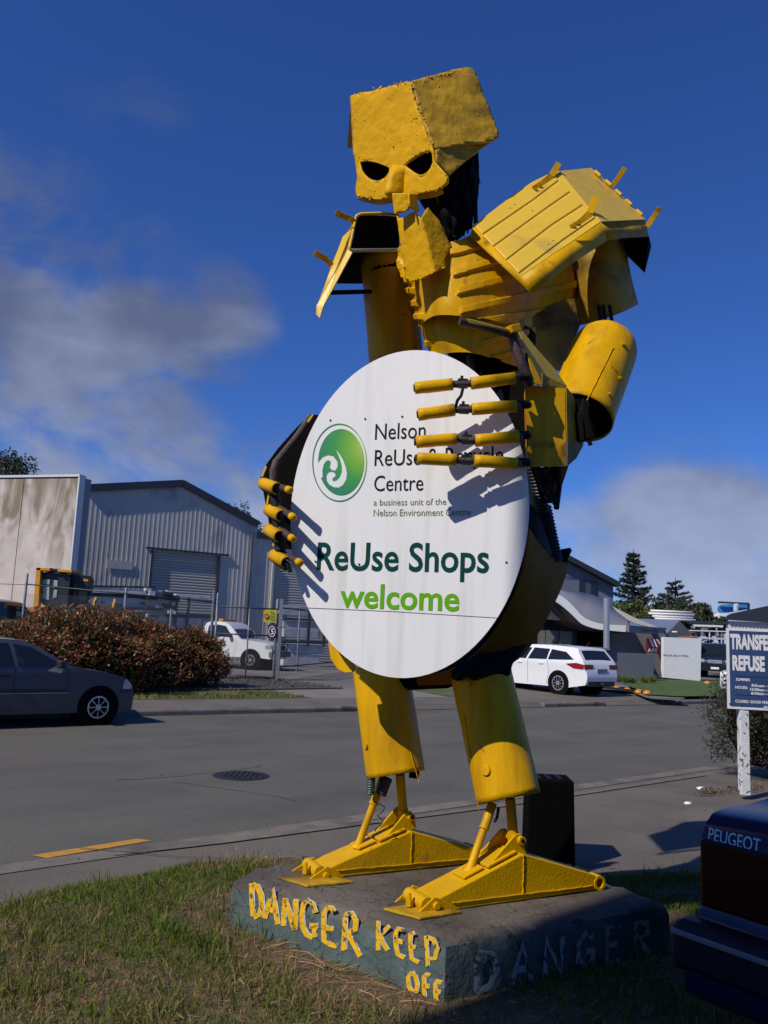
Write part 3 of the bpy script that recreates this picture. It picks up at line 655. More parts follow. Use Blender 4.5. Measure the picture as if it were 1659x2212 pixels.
# ---- legs: old gas cylinders
def leg(bot, top, r, seam, plate_at):
    B, Tp = P(*bot), P(*top); ax = (Tp-B).normalized()
    m = MB(); n = 48; ref = ax.orthogonal().normalized(); b2 = ax.cross(ref)
    rows = []
    for k in range(25):
        c = B.lerp(Tp, k/24); rows.append([c+(ref*math.cos(2*math.pi*j/n)+b2*math.sin(2*math.pi*j/n))*(r+.0025*noise.noise(Vector((j*.35, k*.3, r*9)))) for j in range(n+1)])
    m.grid(rows); o = m.build('leg', yel, rb, True, solid=.006)
    m = MB(); m.cyl(B.lerp(Tp, .10), B.lerp(Tp, .11), r-.01, n=32); m.build('leg_inside', M['under'], o)
    def surf(px, py):
        d = ray(px, py).normalized(); w = CAMP-B; dd = d-ax*d.dot(ax); ww = w-ax*w.dot(ax)
        A_, B_, C_ = dd.dot(dd), 2*dd.dot(ww), ww.dot(ww)-(r+.003)**2; disc = max(0, B_*B_-4*A_*C_); return CAMP+d*((-B_-math.sqrt(disc))/(2*A_))
    if seam:
        (x0, y0), (x1, y1) = seam; pts = [surf(x0+(x1-x0)*t/24+random.uniform(-.4, .4), y0+(y1-y0)*t/24) for t in range(25)]
        m = MB(); m.tube(pts, .0025, 5); m.build('weld_seam', M['rust'] if False else M['yfoot'], o)
    for (px, py, rad) in plate_at:
        c = surf(px, py); cc = B+ax*((c-B).dot(ax)); nn = (c-cc).normalized(); m = MB(); m.cyl(c-nn*.006, c+nn*.010, rad, n=20); m.build('boss', yel, o, bevel=.002)
    return o, surf
legR, sR = leg((1099, 1724, 4.72), (1036, 1442, 4.88), .176, ((1003, 1545), (1034, 1750)), [(1050, 1664, .026), (1010, 1478, .02)])
legL, sL = leg((855, 1673, 5.1), (822, 1440, 5.2), .174, ((880, 1600), (905, 1690)), [(791, 1611, .018)])
m = MB(); m.cyl(P(885, 1665, 5.15), P(905, 1668, 5.15), .04, n=12); m.build('leg_stub', M['under'], rb)
# ---- pelvis: black canvas over the hip joint, curved hip shield
m = MB(); rows = []
for (y, xl, xr, Yc) in ((1370, 1010, 1150, 4.95), (1400, 1000, 1130, 4.85), (1430, 985, 1108, 4.78), (1455, 975, 1100, 4.76), (1468, 978, 1070, 4.8)):
    rows.append([P(xl+(xr-xl)*t/6, y+4*math.sin(t*2.3), Yc-.12*math.sin(math.pi*t/6)+.02*math.sin(t*5)) for t in range(7)])
patch(m, rows, 4, 4); m.build('hip_cloth', M['cloth'], rb, True)
m = MB(); m.tube([P(1005, 1445, 4.9), P(960, 1462, 5.0), P(880, 1466, 5.1), P(820, 1452, 5.15)], .07, 12); m.build('hip_joint', M['under'], rb, 'auto')
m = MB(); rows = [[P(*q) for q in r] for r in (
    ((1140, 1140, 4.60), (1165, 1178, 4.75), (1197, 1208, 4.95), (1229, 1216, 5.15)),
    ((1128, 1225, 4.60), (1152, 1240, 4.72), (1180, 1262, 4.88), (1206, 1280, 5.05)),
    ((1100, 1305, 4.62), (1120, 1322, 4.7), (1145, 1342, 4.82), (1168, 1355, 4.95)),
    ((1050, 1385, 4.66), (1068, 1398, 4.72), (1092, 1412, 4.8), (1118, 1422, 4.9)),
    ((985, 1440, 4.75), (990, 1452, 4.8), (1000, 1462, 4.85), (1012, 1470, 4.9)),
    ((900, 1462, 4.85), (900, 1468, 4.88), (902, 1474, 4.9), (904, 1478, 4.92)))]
patch(m, rows, 5, 6); m.build('hip_shield', M['yshade'], rb, True, solid=.008)
m = MB(); plate(m, [(712, 1386), (722, 1380), (770, 1440), (766, 1452), (748, 1453), (732, 1444), (718, 1424)], Plane(P(740, 1420, 4.7), (-.5, -.86, 0))); m.build('hip_shield', yel, rb, solid=.02, bevel=.004)
m = MB(); plate(m, [(1168, 1196), (1192, 1190), (1226, 1184), (1230, 1190), (1215, 1222), (1190, 1212), (1165, 1205)], plane3((1168, 1196, 5.0), (1230, 1188, 5.2), (1205, 1222, 5.1))); m.build('hip_flap', M['cloth'], rb, solid=.02)
# dark hoses and tank behind the sign
hose(P(1152, 1005, 4.75), P(1172, 1105, 4.85), .045, 14, M['bhose'], rb); hose(P(1172, 1095, 4.9), P(1197, 1212, 5.0), .055, 16, M['bhose'], rb)
m = MB(); m.tube([P(1130, 1000, 4.9), P(1145, 1080, 4.95), P(1162, 1200, 5.0)], .1, 16, True, [.06, .085, .1]); m.build('body_tank', mat('navy_tank', (0.006, 0.012, 0.022), .5), rb, 'auto')
for (x, y) in ((1045, 810), (1080, 830), (1020, 795)):
    hose(P(x, y+40, 5.05), P(x-4, y-25, 5.1), .028, 10, mat('spring', (0.10, 0.10, 0.10), .5, .3), rb, 'spring')
m = MB(); m.tube([P(1060, 740, 5.3), P(1075, 900, 5.25), P(1100, 1150, 5.2), P(1040, 1400, 5.1)], .22, 18, True, [.30, .20, .17, .2]); m.build('spine_housing', M['under'], rb, 'auto')
# ---- chest (ribbed truck mudguards)
RIBS = [((972, 541), (1045, 522)), ((980, 585), (1075, 556)), ((988, 624), (1110, 590)), ((996, 665), (1118, 636)), ((1002, 694), (1110, 676)),
        ((1040, 737), (1130, 712)), ((1048, 775), (1135, 748))]
TEETH = [(868, 576), (876, 604), (883, 628), (892, 655), (902, 684), (917, 742), (928, 768)]
def ribbed(rows, su, sv, name, amp=.020, arc=None):
    m = MB(); g = patch(m, rows, su, sv); W_ = len(g[0]); vs = []
    for i, r in enumerate(g):
        for j, p in enumerate(r):
            a = g[max(i-1, 0)][j]; b = g[min(i+1, len(g)-1)][j]; c = g[i][max(j-1, 0)]; d = g[i][min(j+1, W_-1)]
            nn = (b-a).cross(d-c).normalized(); 
            if nn.dot(CAMP-p) < 0: nn = -nn
            x, y = proj(p); k = 0
            for (x0, y0), (x1, y1) in RIBS:
                if x < x0-2: continue
                yy = y0+(y1-y0)*(x-x0)/(x1-x0)+7; dd = abs(y-yy); e = max(0, min(1, (8-dd)/1.3))*min(1, max(0, (x-x0+2)/3)); k = max(k, e)
            for (tx, ty) in TEETH:
                dd = max(abs(x-tx-4)/1.3, abs(y-ty)); k = max(k, max(0, min(1, (8-dd)/2.5)))
            vs.append(p+nn*amp*k)
    m.v = [tuple(v) for v in vs]
    return m.build(name, yel, rb, 'auto', solid=.006)
ribbed([[P(*q) for q in r] for r in (
    ((866, 528, 5.12), (905, 520, 4.86), (985, 520, 4.74), (1075, 480, 4.84), (1180, 450, 5.28), (1262, 450, 5.75)),
    ((874, 590, 5.10), (925, 600, 4.78), (992, 600, 4.68), (1090, 575, 4.77), (1190, 560, 5.22), (1268, 560, 5.7)),
    ((889, 645, 5.06), (938, 648, 4.74), (1000, 650, 4.66), (1100, 635, 4.77), (1200, 610, 5.22), (1270, 610, 5.7)),
    ((904, 706, 5.03), (940, 682, 4.74), (1012, 684, 4.66), (1105, 697, 4.80), (1195, 655, 5.26), (1268, 640, 5.7)))], 30, 46, 'chest_plate')
ribbed([[P(*q) for q in r] for r in (
    ((895, 660, 5.18), (940, 655, 4.92), (1010, 655, 4.84), (1100, 655, 4.92), (1130, 645, 5.05), (1150, 640, 5.3)),
    ((912, 718, 5.15), (955, 715, 4.86), (1022, 712, 4.80), (1100, 702, 4.90), (1130, 695, 5.05), (1150, 690, 5.3)),
    ((932, 772, 5.12), (975, 762, 4.86), (1030, 764, 4.80), (1100, 786, 4.88), (1130, 795, 5.05), (1150, 800, 5.3)))], 26, 46, 'belly_plate')
m = MB(); plate(m, [(1110, 600), (1245, 600), (1256, 690), (1215, 800), (1120, 810)], Plane(P(1180, 700, 5.75), (.5, -.86, 0))); m.build('back_plate', M['ydirty'], rb, solid=.01)
m = MB(); plate(m, [(860, 540), (872, 526), (884, 560), (874, 575), (880, 600), (868, 600), (858, 570)], plane3((860, 540, 4.85), (884, 560, 4.8), (868, 600, 4.84)), (), 6, .02, 14); m.build('torn_edge', yel, rb, solid=.004)
# ---- chin, upper jaw
cr1, cr2 = (910, 472, 4.60), (936, 580, 4.60)
pf = plane3((857, 466, 4.72), cr1, cr2); ps = plane3(cr1, cr2, (973, 532, 4.72))
def lumpy(name, polys, mt, thick=.008, step=5, amp=.006, parent=None):
    m = MB()
    if name in ('chin', 'upper_jaw'): amp = .0025
    for poly, pln, holes in polys: plate(m, poly, pln, holes, step, amp, 9.0)
    return m.build(name, mt, parent or rb, True, solid=thick, offs=0)
lumpy('chin', [([(857, 466), (863, 472), (873, 470), (882, 464), (890, 459), (898, 458), (903, 466), (910, 472), (918, 505), (928, 545), (936, 580), (937, 590), (915, 601), (889, 609), (878, 606), (868, 540)], pf, ()),
               ([(910, 472), (916, 460), (923, 449), (936, 464), (948, 477), (960, 503), (973, 532), (966, 548), (959, 562), (962, 577), (937, 590), (936, 580), (928, 545), (918, 505)], ps, ())], yh)
lumpy('upper_jaw', [([(848, 418), (882, 418), (884, 440), (883, 454), (868, 459), (853, 463), (850, 440)], plane3((848, 424, 4.62), (882, 424, 4.58), (883, 454, 4.6)), ()),
                    ([(882, 418), (905, 418), (899, 436), (903, 449), (906, 457), (900, 458), (891, 450), (884, 450)], plane3((882, 424, 4.56), (905, 424, 4.64), (900, 455, 4.62)), ())], yh, .012)
# ---- skull
cT, cB = (888, 177, 4.58), (939, 330, 4.52)
pF = plane3((762, 207, 4.92), cT, cB); pS = plane3(cT, cB, (1066, 291, 4.74))
EL = [(777, 350), (790, 347), (804, 348), (817, 351), (831, 356), (843, 361), (844, 371), (839, 379), (833, 386), (824, 391), (815, 394), (805, 391), (796, 386), (788, 378), (782, 369)]
ER = [(874, 359), (882, 351), (898, 341), (913, 332), (928, 326), (935, 330), (937, 338), (937, 353), (932, 365), (924, 375), (914, 380), (906, 380), (896, 375), (888, 369)]
face = [(760, 207), (800, 199), (845, 188), (888, 177), (898, 215), (911, 256), (926, 298), (939, 326), (941, 350), (955, 366), (969, 382), (968, 396), (955, 407), (939, 414), (910, 419), (878, 423), (850, 427), (817, 432), (790, 427), (771, 422), (771, 404), (774, 384), (770, 358), (767, 334), (763, 270)]
side = [(888, 177), (930, 166), (975, 154), (1006, 148), (1018, 150), (1026, 158), (1037, 188), (1056, 236), (1077, 290), (1075, 298), (1062, 305), (1040, 309), (1010, 312), (975, 319), (939, 326), (926, 298), (911, 256), (898, 215)]
cheek = [(939, 326), (975, 319), (1010, 312), (1040, 309), (1062, 305), (1075, 298), (1040, 322), (1010, 345), (985, 366), (969, 382), (955, 366), (941, 350)]
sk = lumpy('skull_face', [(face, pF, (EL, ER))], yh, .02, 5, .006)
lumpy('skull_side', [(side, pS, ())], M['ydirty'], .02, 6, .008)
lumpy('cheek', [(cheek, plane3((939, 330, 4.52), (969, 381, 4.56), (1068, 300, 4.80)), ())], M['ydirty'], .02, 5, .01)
ft_, sd_ = [pF.at(*face[i]) for i in (0, 1, 2, 3)], [pS.at(*side[i]) for i in (0, 1, 2, 3, 4, 5)]
bk = Vector((-.05, .62, .03))
m = MB(); rim = ft_+sd_[1:]; m.grid([rim, [q+bk for q in rim]])
lf = [pF.at(*p) for p in (face[0], face[-1], face[-2])]; m.grid([lf, [q+Vector((.12, .5, 0)) for q in lf]])

m.build('skull_back', M['ydirty'], rb, False, solid=.012)
m = MB(); m.grid([[q+bk*.75-Vector((0, 0, .02)) for q in rim[2:]], [q+bk*.75-Vector((0, 0, .42)) for q in rim[2:]]]); m.build('skull_dark_sheet', M['under'], rb)  # black sheet added for the dark inside of the skull
bot = [pF.at(*p) for p in face[12:20]]
m = MB(); m.grid([bot, [q+Vector((.01, .05, -.006)) for q in bot]]); m.build('jaw_rim', M['ydirty'], rb, True, solid=.01)
# weld drips and lumps of filler
def drips(pln, box, polys, n_, par, holes=()):
    m = MB(); k = 0
    while k < n_:
        x, y = random.uniform(box[0], box[2]), random.uniform(box[1], box[3])
        if not inside((x, y), polys) or any(inside((x, y), h) for h in holes): continue
        if noise.noise(Vector((x*.02, y*.02, 4))) < -.1 and random.random() < .7: continue
        k += 1; q = pln.at(x, y)+pln.n*.006; a = random.choice((random.uniform(-.5, .5), 1.3)); L_ = random.uniform(3, 9)
        e = pln.at(x+math.cos(a)*L_, y+math.sin(a)*L_)+pln.n*.006; md = q.lerp(e, .5)+rvec0()*.006; r = random.uniform(.0025, .006)
        m.tube([q, md, e], r, 6, True, [r*.5, r, r*.4])
    return m.build('weld_drips', yh, par, True, kind='stuff')
def rvec0(): return Vector((random.uniform(-1, 1), random.uniform(-1, 1), random.uniform(-1, 1)))
drips(pF, (762, 190, 945, 430), face, 75, sk, (EL, ER)); drips(pS, (890, 150, 1075, 320), side, 45, sk)
m = MB()
for a, b, pln, n_ in (((888, 177), (939, 326), pF, 34), ((762, 207), (888, 177), pF, 26), ((771, 422), (817, 432), pF, 10), ((939, 414), (969, 382), pF, 10), ((890, 177), (1026, 152), pS, 22)):
    for i in range(n_):
        t = random.random(); q = pln.at(a[0]+(b[0]-a[0])*t+random.uniform(-2, 2), a[1]+(b[1]-a[1])*t+random.uniform(-2, 2))+pln.n*.004; r = random.uniform(.004, .010); e = q+rvec0()*.015; m.tube([q, e], r, 6, True, [r, r*.6])
m.build('weld_bead', yh, sk, True, kind='stuff')
# eye socket rims
for e, pln in ((EL, pF), (ER, pF)):
    m = MB(); pts = [pln.at(*p)+pln.n*.004 for p in e]; pts.append(pts[0]); m.tube(pts, .006, 8); m.build('eye_rim', yh, sk, True)
# nose ridge
m = MB(); plate(m, [(772, 325), (945, 312), (950, 388), (905, 398), (845, 396), (772, 380)], Plane(pF.p-pF.n*.22, pF.n)); m.build('skull_dark_sheet', M['under'], rb, solid=.01)  # black sheet behind the eye holes stands for the dark inside
m = MB(); n0 = pF.n
rows = []
for (y, xl, xm, xr, hgt) in ((360, 848, 860, 878, .012), (372, 850, 860, 876, .04), (385, 851, 860, 874, .06), (405, 851, 860, 874, .075), (426, 850, 860, 872, .085), (430, 851, 860, 871, .04)):
    rows.append([pF.at(xl, y), pF.at(xl+3, y)+n0*hgt*.9, pF.at(xm, y)+n0*hgt*1.15, pF.at(xm+7, y)+n0*hgt, pF.at(xr, y)])
m = MB(); patch(m, rows, 3, 3); m.build('nose', yh, rb, True, solid=.008)
# ---- neck: black canvas and rods
rows = [[P(*q) for q in r] for r in (
    ((905, 425, 4.95), (940, 400, 4.78), (985, 352, 4.80), (1018, 325, 4.90), (1030, 335, 5.0)),
    ((930, 470, 4.95), (960, 450, 4.78), (990, 420, 4.82), (1012, 400, 4.85), (1034, 395, 5.0)),
    ((955, 505, 4.95), (978, 490, 4.80), (995, 470, 4.86), (1008, 455, 4.86), (1024, 450, 5.0)),
    ((970, 530, 4.98), (985, 522, 4.84), (998, 510, 4.9), (1010, 500, 4.9), (1020, 492, 5.0)))]
m = MB(); g = patch(m, rows, 8, 6)
m.v = [tuple(Vector(v)+Vector((0, -.035*math.sin(j*1.1)*math.sin(i*.21+1), 0))) for i, v in enumerate(m.v) for j in (i % 33,)]
m.build('neck_cloth', M['cloth'], rb, True, solid=.01)
m = MB(); m.tube([P(1029, 330, 4.98), P(1031, 390, 4.98), P(1027, 440, 4.98), P(1028, 500, 5.0)], .014, 8); m.tube([P(1030, 398, 4.95), P(1036, 385, 4.95), P(1036, 396, 4.95), P(1041, 392, 4.95)], .003, 5); m.build('neck_rod', M['black'], rb)
m = MB(); m.tube([P(925, 430, 5.0), P(950, 470, 5.05), P(965, 530, 5.1)], .05, 10); m.build('neck_post', M['under'], rb)
m = MB(); plate(m, [(936, 428), (945, 424), (958, 480), (965, 515), (950, 490)], plane3((936, 428, 4.9), (958, 480, 4.85), (965, 515, 4.9))); m.build('neck_strip', yel, rb, solid=.006)
# ---- shoulder pads
yp = M['ypale']
def bracket(mp, parent, pts, w=.035, bolts=()):
    m = MB()
    for a, b in zip(pts[:-1], pts[1:]): m.bar(a, b, w, .006, (CAMP-a).normalized())
    o = m.build('bracket', yel, parent, bevel=.001)
    for q in bolts:
        mm = MB(); mm.cyl(q, q+(CAMP-q).normalized()*.014, .011, n=8); mm.build('bolt', M['yfoot'], parent) if False else mm.build('bolt', M['yfoot'], parent)
pm = plane3((1022, 490, 4.72), (1124, 598, 4.50), (1207, 372, 5.02))
m = MB(); plate(m, [(1022, 488), (1060, 460), (1105, 425), (1149, 395), (1180, 380), (1207, 371), (1235, 405), (1263, 440), (1297, 480), (1240, 520), (1180, 560), (1124, 598)], pm)
pad = m.build('shoulder_pad', yp, rb, solid=.006)
bands = [((1027, 491), (1042, 508), (1150, 434), (1205, 392), (1196, 376), (1150, 396)), ((1046, 513), (1065, 534), (1170, 458), (1230, 416), (1212, 396), (1152, 438)), ((1069, 538), (1093, 563), (1190, 488), (1258, 444), (1236, 420), (1172, 462)),
         ((1097, 568), (1120, 592), (1215, 520), (1285, 472), (1262, 449), (1194, 492))]
for b in bands:
    m = MB(); pr = Plane(pm.p+pm.n*.002, pm.n); v = [pr.at(*p) for p in b]; m.prism(v, pm.n*.012); m.build('rib', yp, pad, bevel=.005)
A2, B2 = pm.at(1022, 488), pm.at(1124, 598); A_, B_ = P(1016, 510, 4.68), P(1148, 634, 4.50)
m = MB(); m.add([A2, A_, B_, B2], [(0, 1, 2, 3)])
Fp = pm.at(1297, 480); E1 = pm.at(1240, 520); E2 = pm.at(1180, 560)
H1, H2, H15 = P(1241, 566, 4.66), P(1310, 520, 4.86), P(1190, 605, 4.56)
m.add([B2, B_, H15, H1, H2, Fp, E1, E2], [(0, 1, 2, 7), (7, 2, 3, 6), (6, 3, 4, 5)]); m.build('pad_lip', yel, pad, 'auto', solid=.006)
D_, I_, J_ = pm.at(1207, 371), P(1276, 364, 5.50), P(1393, 475, 5.42); I2 = P(1335, 418, 5.47)
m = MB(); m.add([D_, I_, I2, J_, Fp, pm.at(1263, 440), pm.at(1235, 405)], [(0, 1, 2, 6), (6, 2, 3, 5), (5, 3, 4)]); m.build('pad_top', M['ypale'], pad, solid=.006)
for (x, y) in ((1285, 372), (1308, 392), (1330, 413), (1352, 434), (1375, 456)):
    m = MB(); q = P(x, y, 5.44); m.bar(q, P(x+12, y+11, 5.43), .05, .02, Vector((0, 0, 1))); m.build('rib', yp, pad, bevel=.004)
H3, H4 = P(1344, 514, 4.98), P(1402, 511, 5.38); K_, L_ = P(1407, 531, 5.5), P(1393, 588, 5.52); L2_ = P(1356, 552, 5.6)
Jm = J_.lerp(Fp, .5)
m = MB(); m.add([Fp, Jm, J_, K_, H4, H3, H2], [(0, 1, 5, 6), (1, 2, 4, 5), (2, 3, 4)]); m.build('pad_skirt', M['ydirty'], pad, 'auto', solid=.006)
m = MB(); m.add([H3, H4, K_, L_, L2_, P(1335, 520, 5.6)], [(0, 1, 2, 3, 4, 5)]); m.build('pad_underside', M['under'], pad, solid=.006)  # yellow underside coloured black for its shade
pn = lambda x, y, o: pm.at(x, y)+pm.n*o
bracket(None, pad, [pn(1151, 414, .016), pn(1168, 404, .018), pn(1190, 387, .024), pn(1204, 368, .05)], .04, [pn(1156, 414, .022), pn(1166, 407, .022)])
bracket(None, pad, [pn(1232, 498, .016), pn(1252, 486, .018), pn(1272, 468, .024), pn(1282, 444, .06)], .04, [pn(1238, 494, .022), pn(1247, 488, .022)])
bracket(None, pad, [P(1322, 402, 5.45), P(1336, 384, 5.42), P(1350, 362, 5.38)], .035); bracket(None, pad, [P(1398, 490, 5.38), P(1411, 470, 5.36), P(1426, 448, 5.33)], .035)
m = MB()
for (x, y) in ((1102, 454), (1111, 446), (1184, 532), (1194, 524), (1082, 572), (1133, 621), (1149, 460)):
    q = pn(x, y, .014) if (x, y) not in ((1082, 572), (1133, 621)) else P(x, y, 4.50); m.cyl(q, q+pm.n*.002, .004, n=8)
m.build('rivet_holes', M['black'], pad, kind='stuff')
# left pad (seen from its open side)
pp = plane3((753, 542, 4.92), (684, 672, 4.98), (768, 472, 5.12))
m = MB(); m.add([P(768, 471, 4.86), P(753, 542, 4.72), P(727, 590, 4.72), P(696, 662, 4.72), P(684, 668, 5.20), P(716, 572, 5.30), P(740, 515, 5.35)], [(0, 1, 6), (1, 2, 5, 6), (2, 3, 4, 5)]); pad2 = m.build('shoulder_pad', M['ydirty'], rb, solid=.006, offs=1)
for k in range(4):
    t = .2+k*.2; a = P(762-20*t, 482+30*t*.4, 5.12+.14*t); 
    a = P(768, 471, 4.86).lerp(P(753, 542, 4.72), .35).lerp(P(740, 515, 5.35), t); b = P(696, 662, 4.72).lerp(P(684, 668, 5.20), t)
    m = MB(); m.tube([a, b], .012, 6); m.build('rib', yp, pad2, True)
m = MB(); m.add([P(753, 540, 4.68), P(762, 547, 4.66), P(699, 664, 4.68), P(692, 688, 4.68), P(684, 680, 4.70), P(685, 662, 4.70), P(727, 590, 4.69)], [(0, 1, 2, 6), (6, 2, 3, 4, 5)]); m.build('pad_lip', yp, pad2, solid=.008)
top = [P(*q) for q in ((768, 472, 4.85), (771, 466, 4.86), (781, 462, 4.88), (820, 461, 4.92), (860, 465, 4.98))]; m = MB(); m.tube(top, .010, 8); m.tube([P(768, 472, 4.85), P(758, 520, 4.76), P(754, 542, 4.70)], .008, 8); m.build('pad_rim', yp, pad2, True)
m = MB(); m.add([P(770, 472, 4.87), P(782, 464, 4.90), P(862, 467, 5.0), P(862, 560, 5.62), P(783, 612, 5.60), P(726, 612, 5.35), P(758, 545, 4.8)], [(0, 1, 6), (1, 2, 3, 4), (1, 4, 5, 6)]); m.build('pad_underside', M['under'], pad2, solid=.004, offs=-1)  # open underside blackened, its shade put into the colour
bracket(None, pad2, [P(768, 482, 4.84), P(758, 473, 4.82), P(742, 468, 4.80), P(725, 459, 4.78)], .035, [P(755, 474, 4.78), P(730, 461, 4.77)]); bracket(None, pad2, [P(716, 574, 4.86), P(708, 562, 4.84), P(694, 554, 4.82), P(679, 546, 4.80)], .035, [P(683, 549, 4.79)])
m = MB(); m.tube([P(757, 541, 4.72), P(862, 540, 4.95)], .012, 8); m.build('pad_rod', M['steel'], rb, 'auto'); m = MB(); m.tube([P(712, 632, 4.76), P(800, 630, 5.18)], .014, 8); m.build('pad_rod', M['under'], rb, 'auto')
# ---- arms
def shell(a, b, r, name, mt, dome=False, n=48, parent=rb, tip=1.0):
    a, b = Vector(a), Vector(b); ax = (b-a).normalized(); ref = ax.orthogonal().normalized(); b2 = ax.cross(ref); rows = []
    prof = [(t/16, 1.0) for t in range(17)]
    if dome: prof += [(1+r/(b-a).length*.9*math.sin(k*math.pi/16), math.cos(k*math.pi/16)) for k in range(1, 9)]
    for t, s in prof:
        c = a+(b-a)*t; rows.append([c+(ref*math.cos(2*math.pi*j/n)+b2*math.sin(2*math.pi*j/n))*max(.001, r*s*(1+(tip-1)*min(1, t))+.002*noise.noise(Vector((j*.3, t*6, 3)))) for j in range(n+1)])
    m = MB(); m.grid(rows); return m.build(name, mt, parent, True, solid=.006)
shell(P(858, 800, 5.35), P(838, 560, 5.30), .182, 'upper_arm', yel)
m = MB(); m.cyl(P(841, 600, 5.3), P(838, 570, 5.3), .175, n=32); m.build('arm_inside', M['under'], rb)
m = MB(); patch(m, [[P(*q) for q in r] for r in (((1218, 510, 5.62), (1255, 505, 5.36), (1310, 503, 5.34), (1346, 503, 5.6)), ((1240, 632, 5.60), (1275, 624, 5.34), (1328, 605, 5.32), (1361, 596, 5.58)), ((1256, 702, 5.58), (1292, 693, 5.32), (1343, 675, 5.30), (1377, 658, 5.56)))], 8, 4); m.build('upper_arm', M['ydirty'], rb, True, solid=.008)
m = MB()
for dx in (-12, -2, 12): m.tube([P(1305+dx, 660, 5.05), P(1312+dx, 712, 5.0)], .012, 6)
m.build('elbow_rods', M['black'], rb)
m = MB(); plate(m, [(1231, 530), (1240, 530), (1250, 580), (1243, 590), (1236, 570)], plane3((1231, 530, 4.95), (1240, 530, 4.95), (1250, 580, 4.95))); m.build('arm_strip', M['redrust'], rb, solid=.01)
fa, fb = P(1250, 903, 4.62), P(1304, 760, 4.84); FR = .196
fore = shell(fa, fb, FR, 'forearm', yel, True)
fax = (fb-fa).normalized()
def fsurf(px, py, r=FR+.003):
    d = ray(px, py).normalized(); w = CAMP-fa; dd = d-fax*d.dot(fax); ww = w-fax*w.dot(fax)
    A, B, C_ = dd.dot(dd), 2*dd.dot(ww), ww.dot(ww)-r*r; return CAMP+d*((-B-math.sqrt(max(0, B*B-4*A*C_)))/(2*A))
m = MB(); m.tube([fsurf(1325-57*t/20+random.uniform(-.5, .5), 750+115*t/20) for t in range(21)], .0028, 5); m.build('weld_seam', M['yfoot'], fore)
m = MB(); m.tube([fsurf(1318+26*t/8+random.uniform(-1, 1), 785+31*t/8) for t in range(9)], .004, 5); m.build('weld_seam', M['yfoot'], fore)
for (x, y, s) in ((1286, 712, .05), (1347, 742, .02), (1320, 730, .02), (1339, 816, .02), (1317, 850, .014)):
    q = fsurf(x, y) if y > 735 else P(x, y, 4.84); nn = (CAMP-q).normalized(); m = MB(); m.bar(q-nn*.005, q+nn*.02, s, s*.8); m.build('lug', yel, fore, bevel=.002)
m = MB(); m.tube([fa+fax*.01, fa+fax*.06], FR-.012, 32); m.build('arm_inside', M['under'], fore)
m = MB(); m.tube([P(1262, 850, 4.55), P(1255, 905, 4.45), P(1268, 950, 4.45)], .05, 10); m.tube([P(1268, 940, 4.42), P(1276, 962, 4.42)], .012, 8); m.tube([P(1235, 870, 4.5), P(1262, 930, 4.5)], .06, 10); m.build('wrist_joint', M['under'], rb, 'auto')
m = MB()
for (a, b, c) in (((1160, 1010), (1172, 1050), (1186, 1080)), ((1180, 1008), (1190, 1060), (1200, 1088)), ((1205, 1008), (1208, 1050), (1202, 1098)), ((1195, 1008), (1188, 1040), (1176, 1066))):
    m.tube([P(*a, 4.4), P(*b, 4.45), P(*c, 4.4)], .016, 7)
m.build('hanging_rods', M['black'], rb)
m = MB(); plate(m, [(1214, 1008), (1228, 1004), (1216, 1040), (1204, 1075), (1192, 1084), (1196, 1050)], plane3((1214, 1008, 4.5), (1228, 1004, 4.5), (1204, 1080, 4.55))); m.build('rusty_flap', M['redrust'], rb, solid=.008)
m = MB(); plate(m, [(1150, 1010), (1215, 1008), (1200, 1070), (1202, 1086), (1170, 1088), (1160, 1050)], plane3((1150, 1010, 4.55), (1215, 1008, 4.55), (1170, 1090, 4.6))); m.build('wrist_lining', M['under'], rb, solid=.008)
# ---- sign-holding hand, right of picture
hpl = plane3((1135, 833, 4.30), (1140, 1008, 4.30), (1222, 920, 4.35))
m = MB(); v = [hpl.at(*p) for p in ((1135, 833), (1220, 835), (1223, 1008), (1140, 1008))]; bkv = Vector((.02, .16, 0))
m.add(v+[v[0]+bkv, v[3]+bkv], [(0, 1, 2, 3), (0, 4, 5, 3)]); hand = m.build('hand', yel, rb, solid=.006, bevel=.008)
m = MB(); s0 = [hpl.at(1221, 835), P(1236, 855, 4.42), P(1257, 905, 4.55), P(1258, 962, 4.55), P(1243, 990, 4.44), hpl.at(1224, 1007)]; m.add(s0, [(0, 1, 4, 5), (1, 2, 3, 4)]); m.build('wrist_plate', M['ydirty'], hand, solid=.006)
m = MB(); m.tube([hpl.at(1136, 919)+hpl.n*.003, hpl.at(1221, 921)+hpl.n*.003], .003, 5); m.build('hand_seam', M['yfoot'], hand)
m = MB(); plate(m, [(1170, 806), (1176, 812), (1222, 834), (1220, 838), (1168, 836), (1170, 828)], plane3((1170, 806, 4.15), (1222, 834, 4.3), (1168, 836, 4.12))); m.build('hand_flange', M['ydirty'], hand, solid=.006)
m = MB(); plate(m, [(1116, 708), (1120, 707), (1160, 757), (1199, 800), (1222, 834), (1176, 832), (1158, 832), (1149, 806), (1140, 768)], plane3((1118, 708, 4.2), (1222, 834, 4.40), (1152, 830, 4.22))); m.build('thumb_plate', M['ypale'], hand, solid=.006)
m = MB(); plate(m, [(1139, 768), (1142, 770), (1160, 806), (1170, 831), (1150, 830), (1147, 805)], plane3((1139, 768, 4.19), (1170, 831, 4.21), (1150, 830, 4.17))); m.build('thumb_edge', yel, hand, solid=.004)
m = MB(); m.tube([P(1106, 722, 4.17), P(1117, 760, 4.17), P(1135, 806, 4.17), P(1146, 832, 4.2)], .026, 12); m.tube([P(993, 693, 4.05), P(1040, 704, 4.08), P(1106, 722, 4.15)], .022, 10); thumb = m.build('thumb', M['rust'], rb, 'auto')
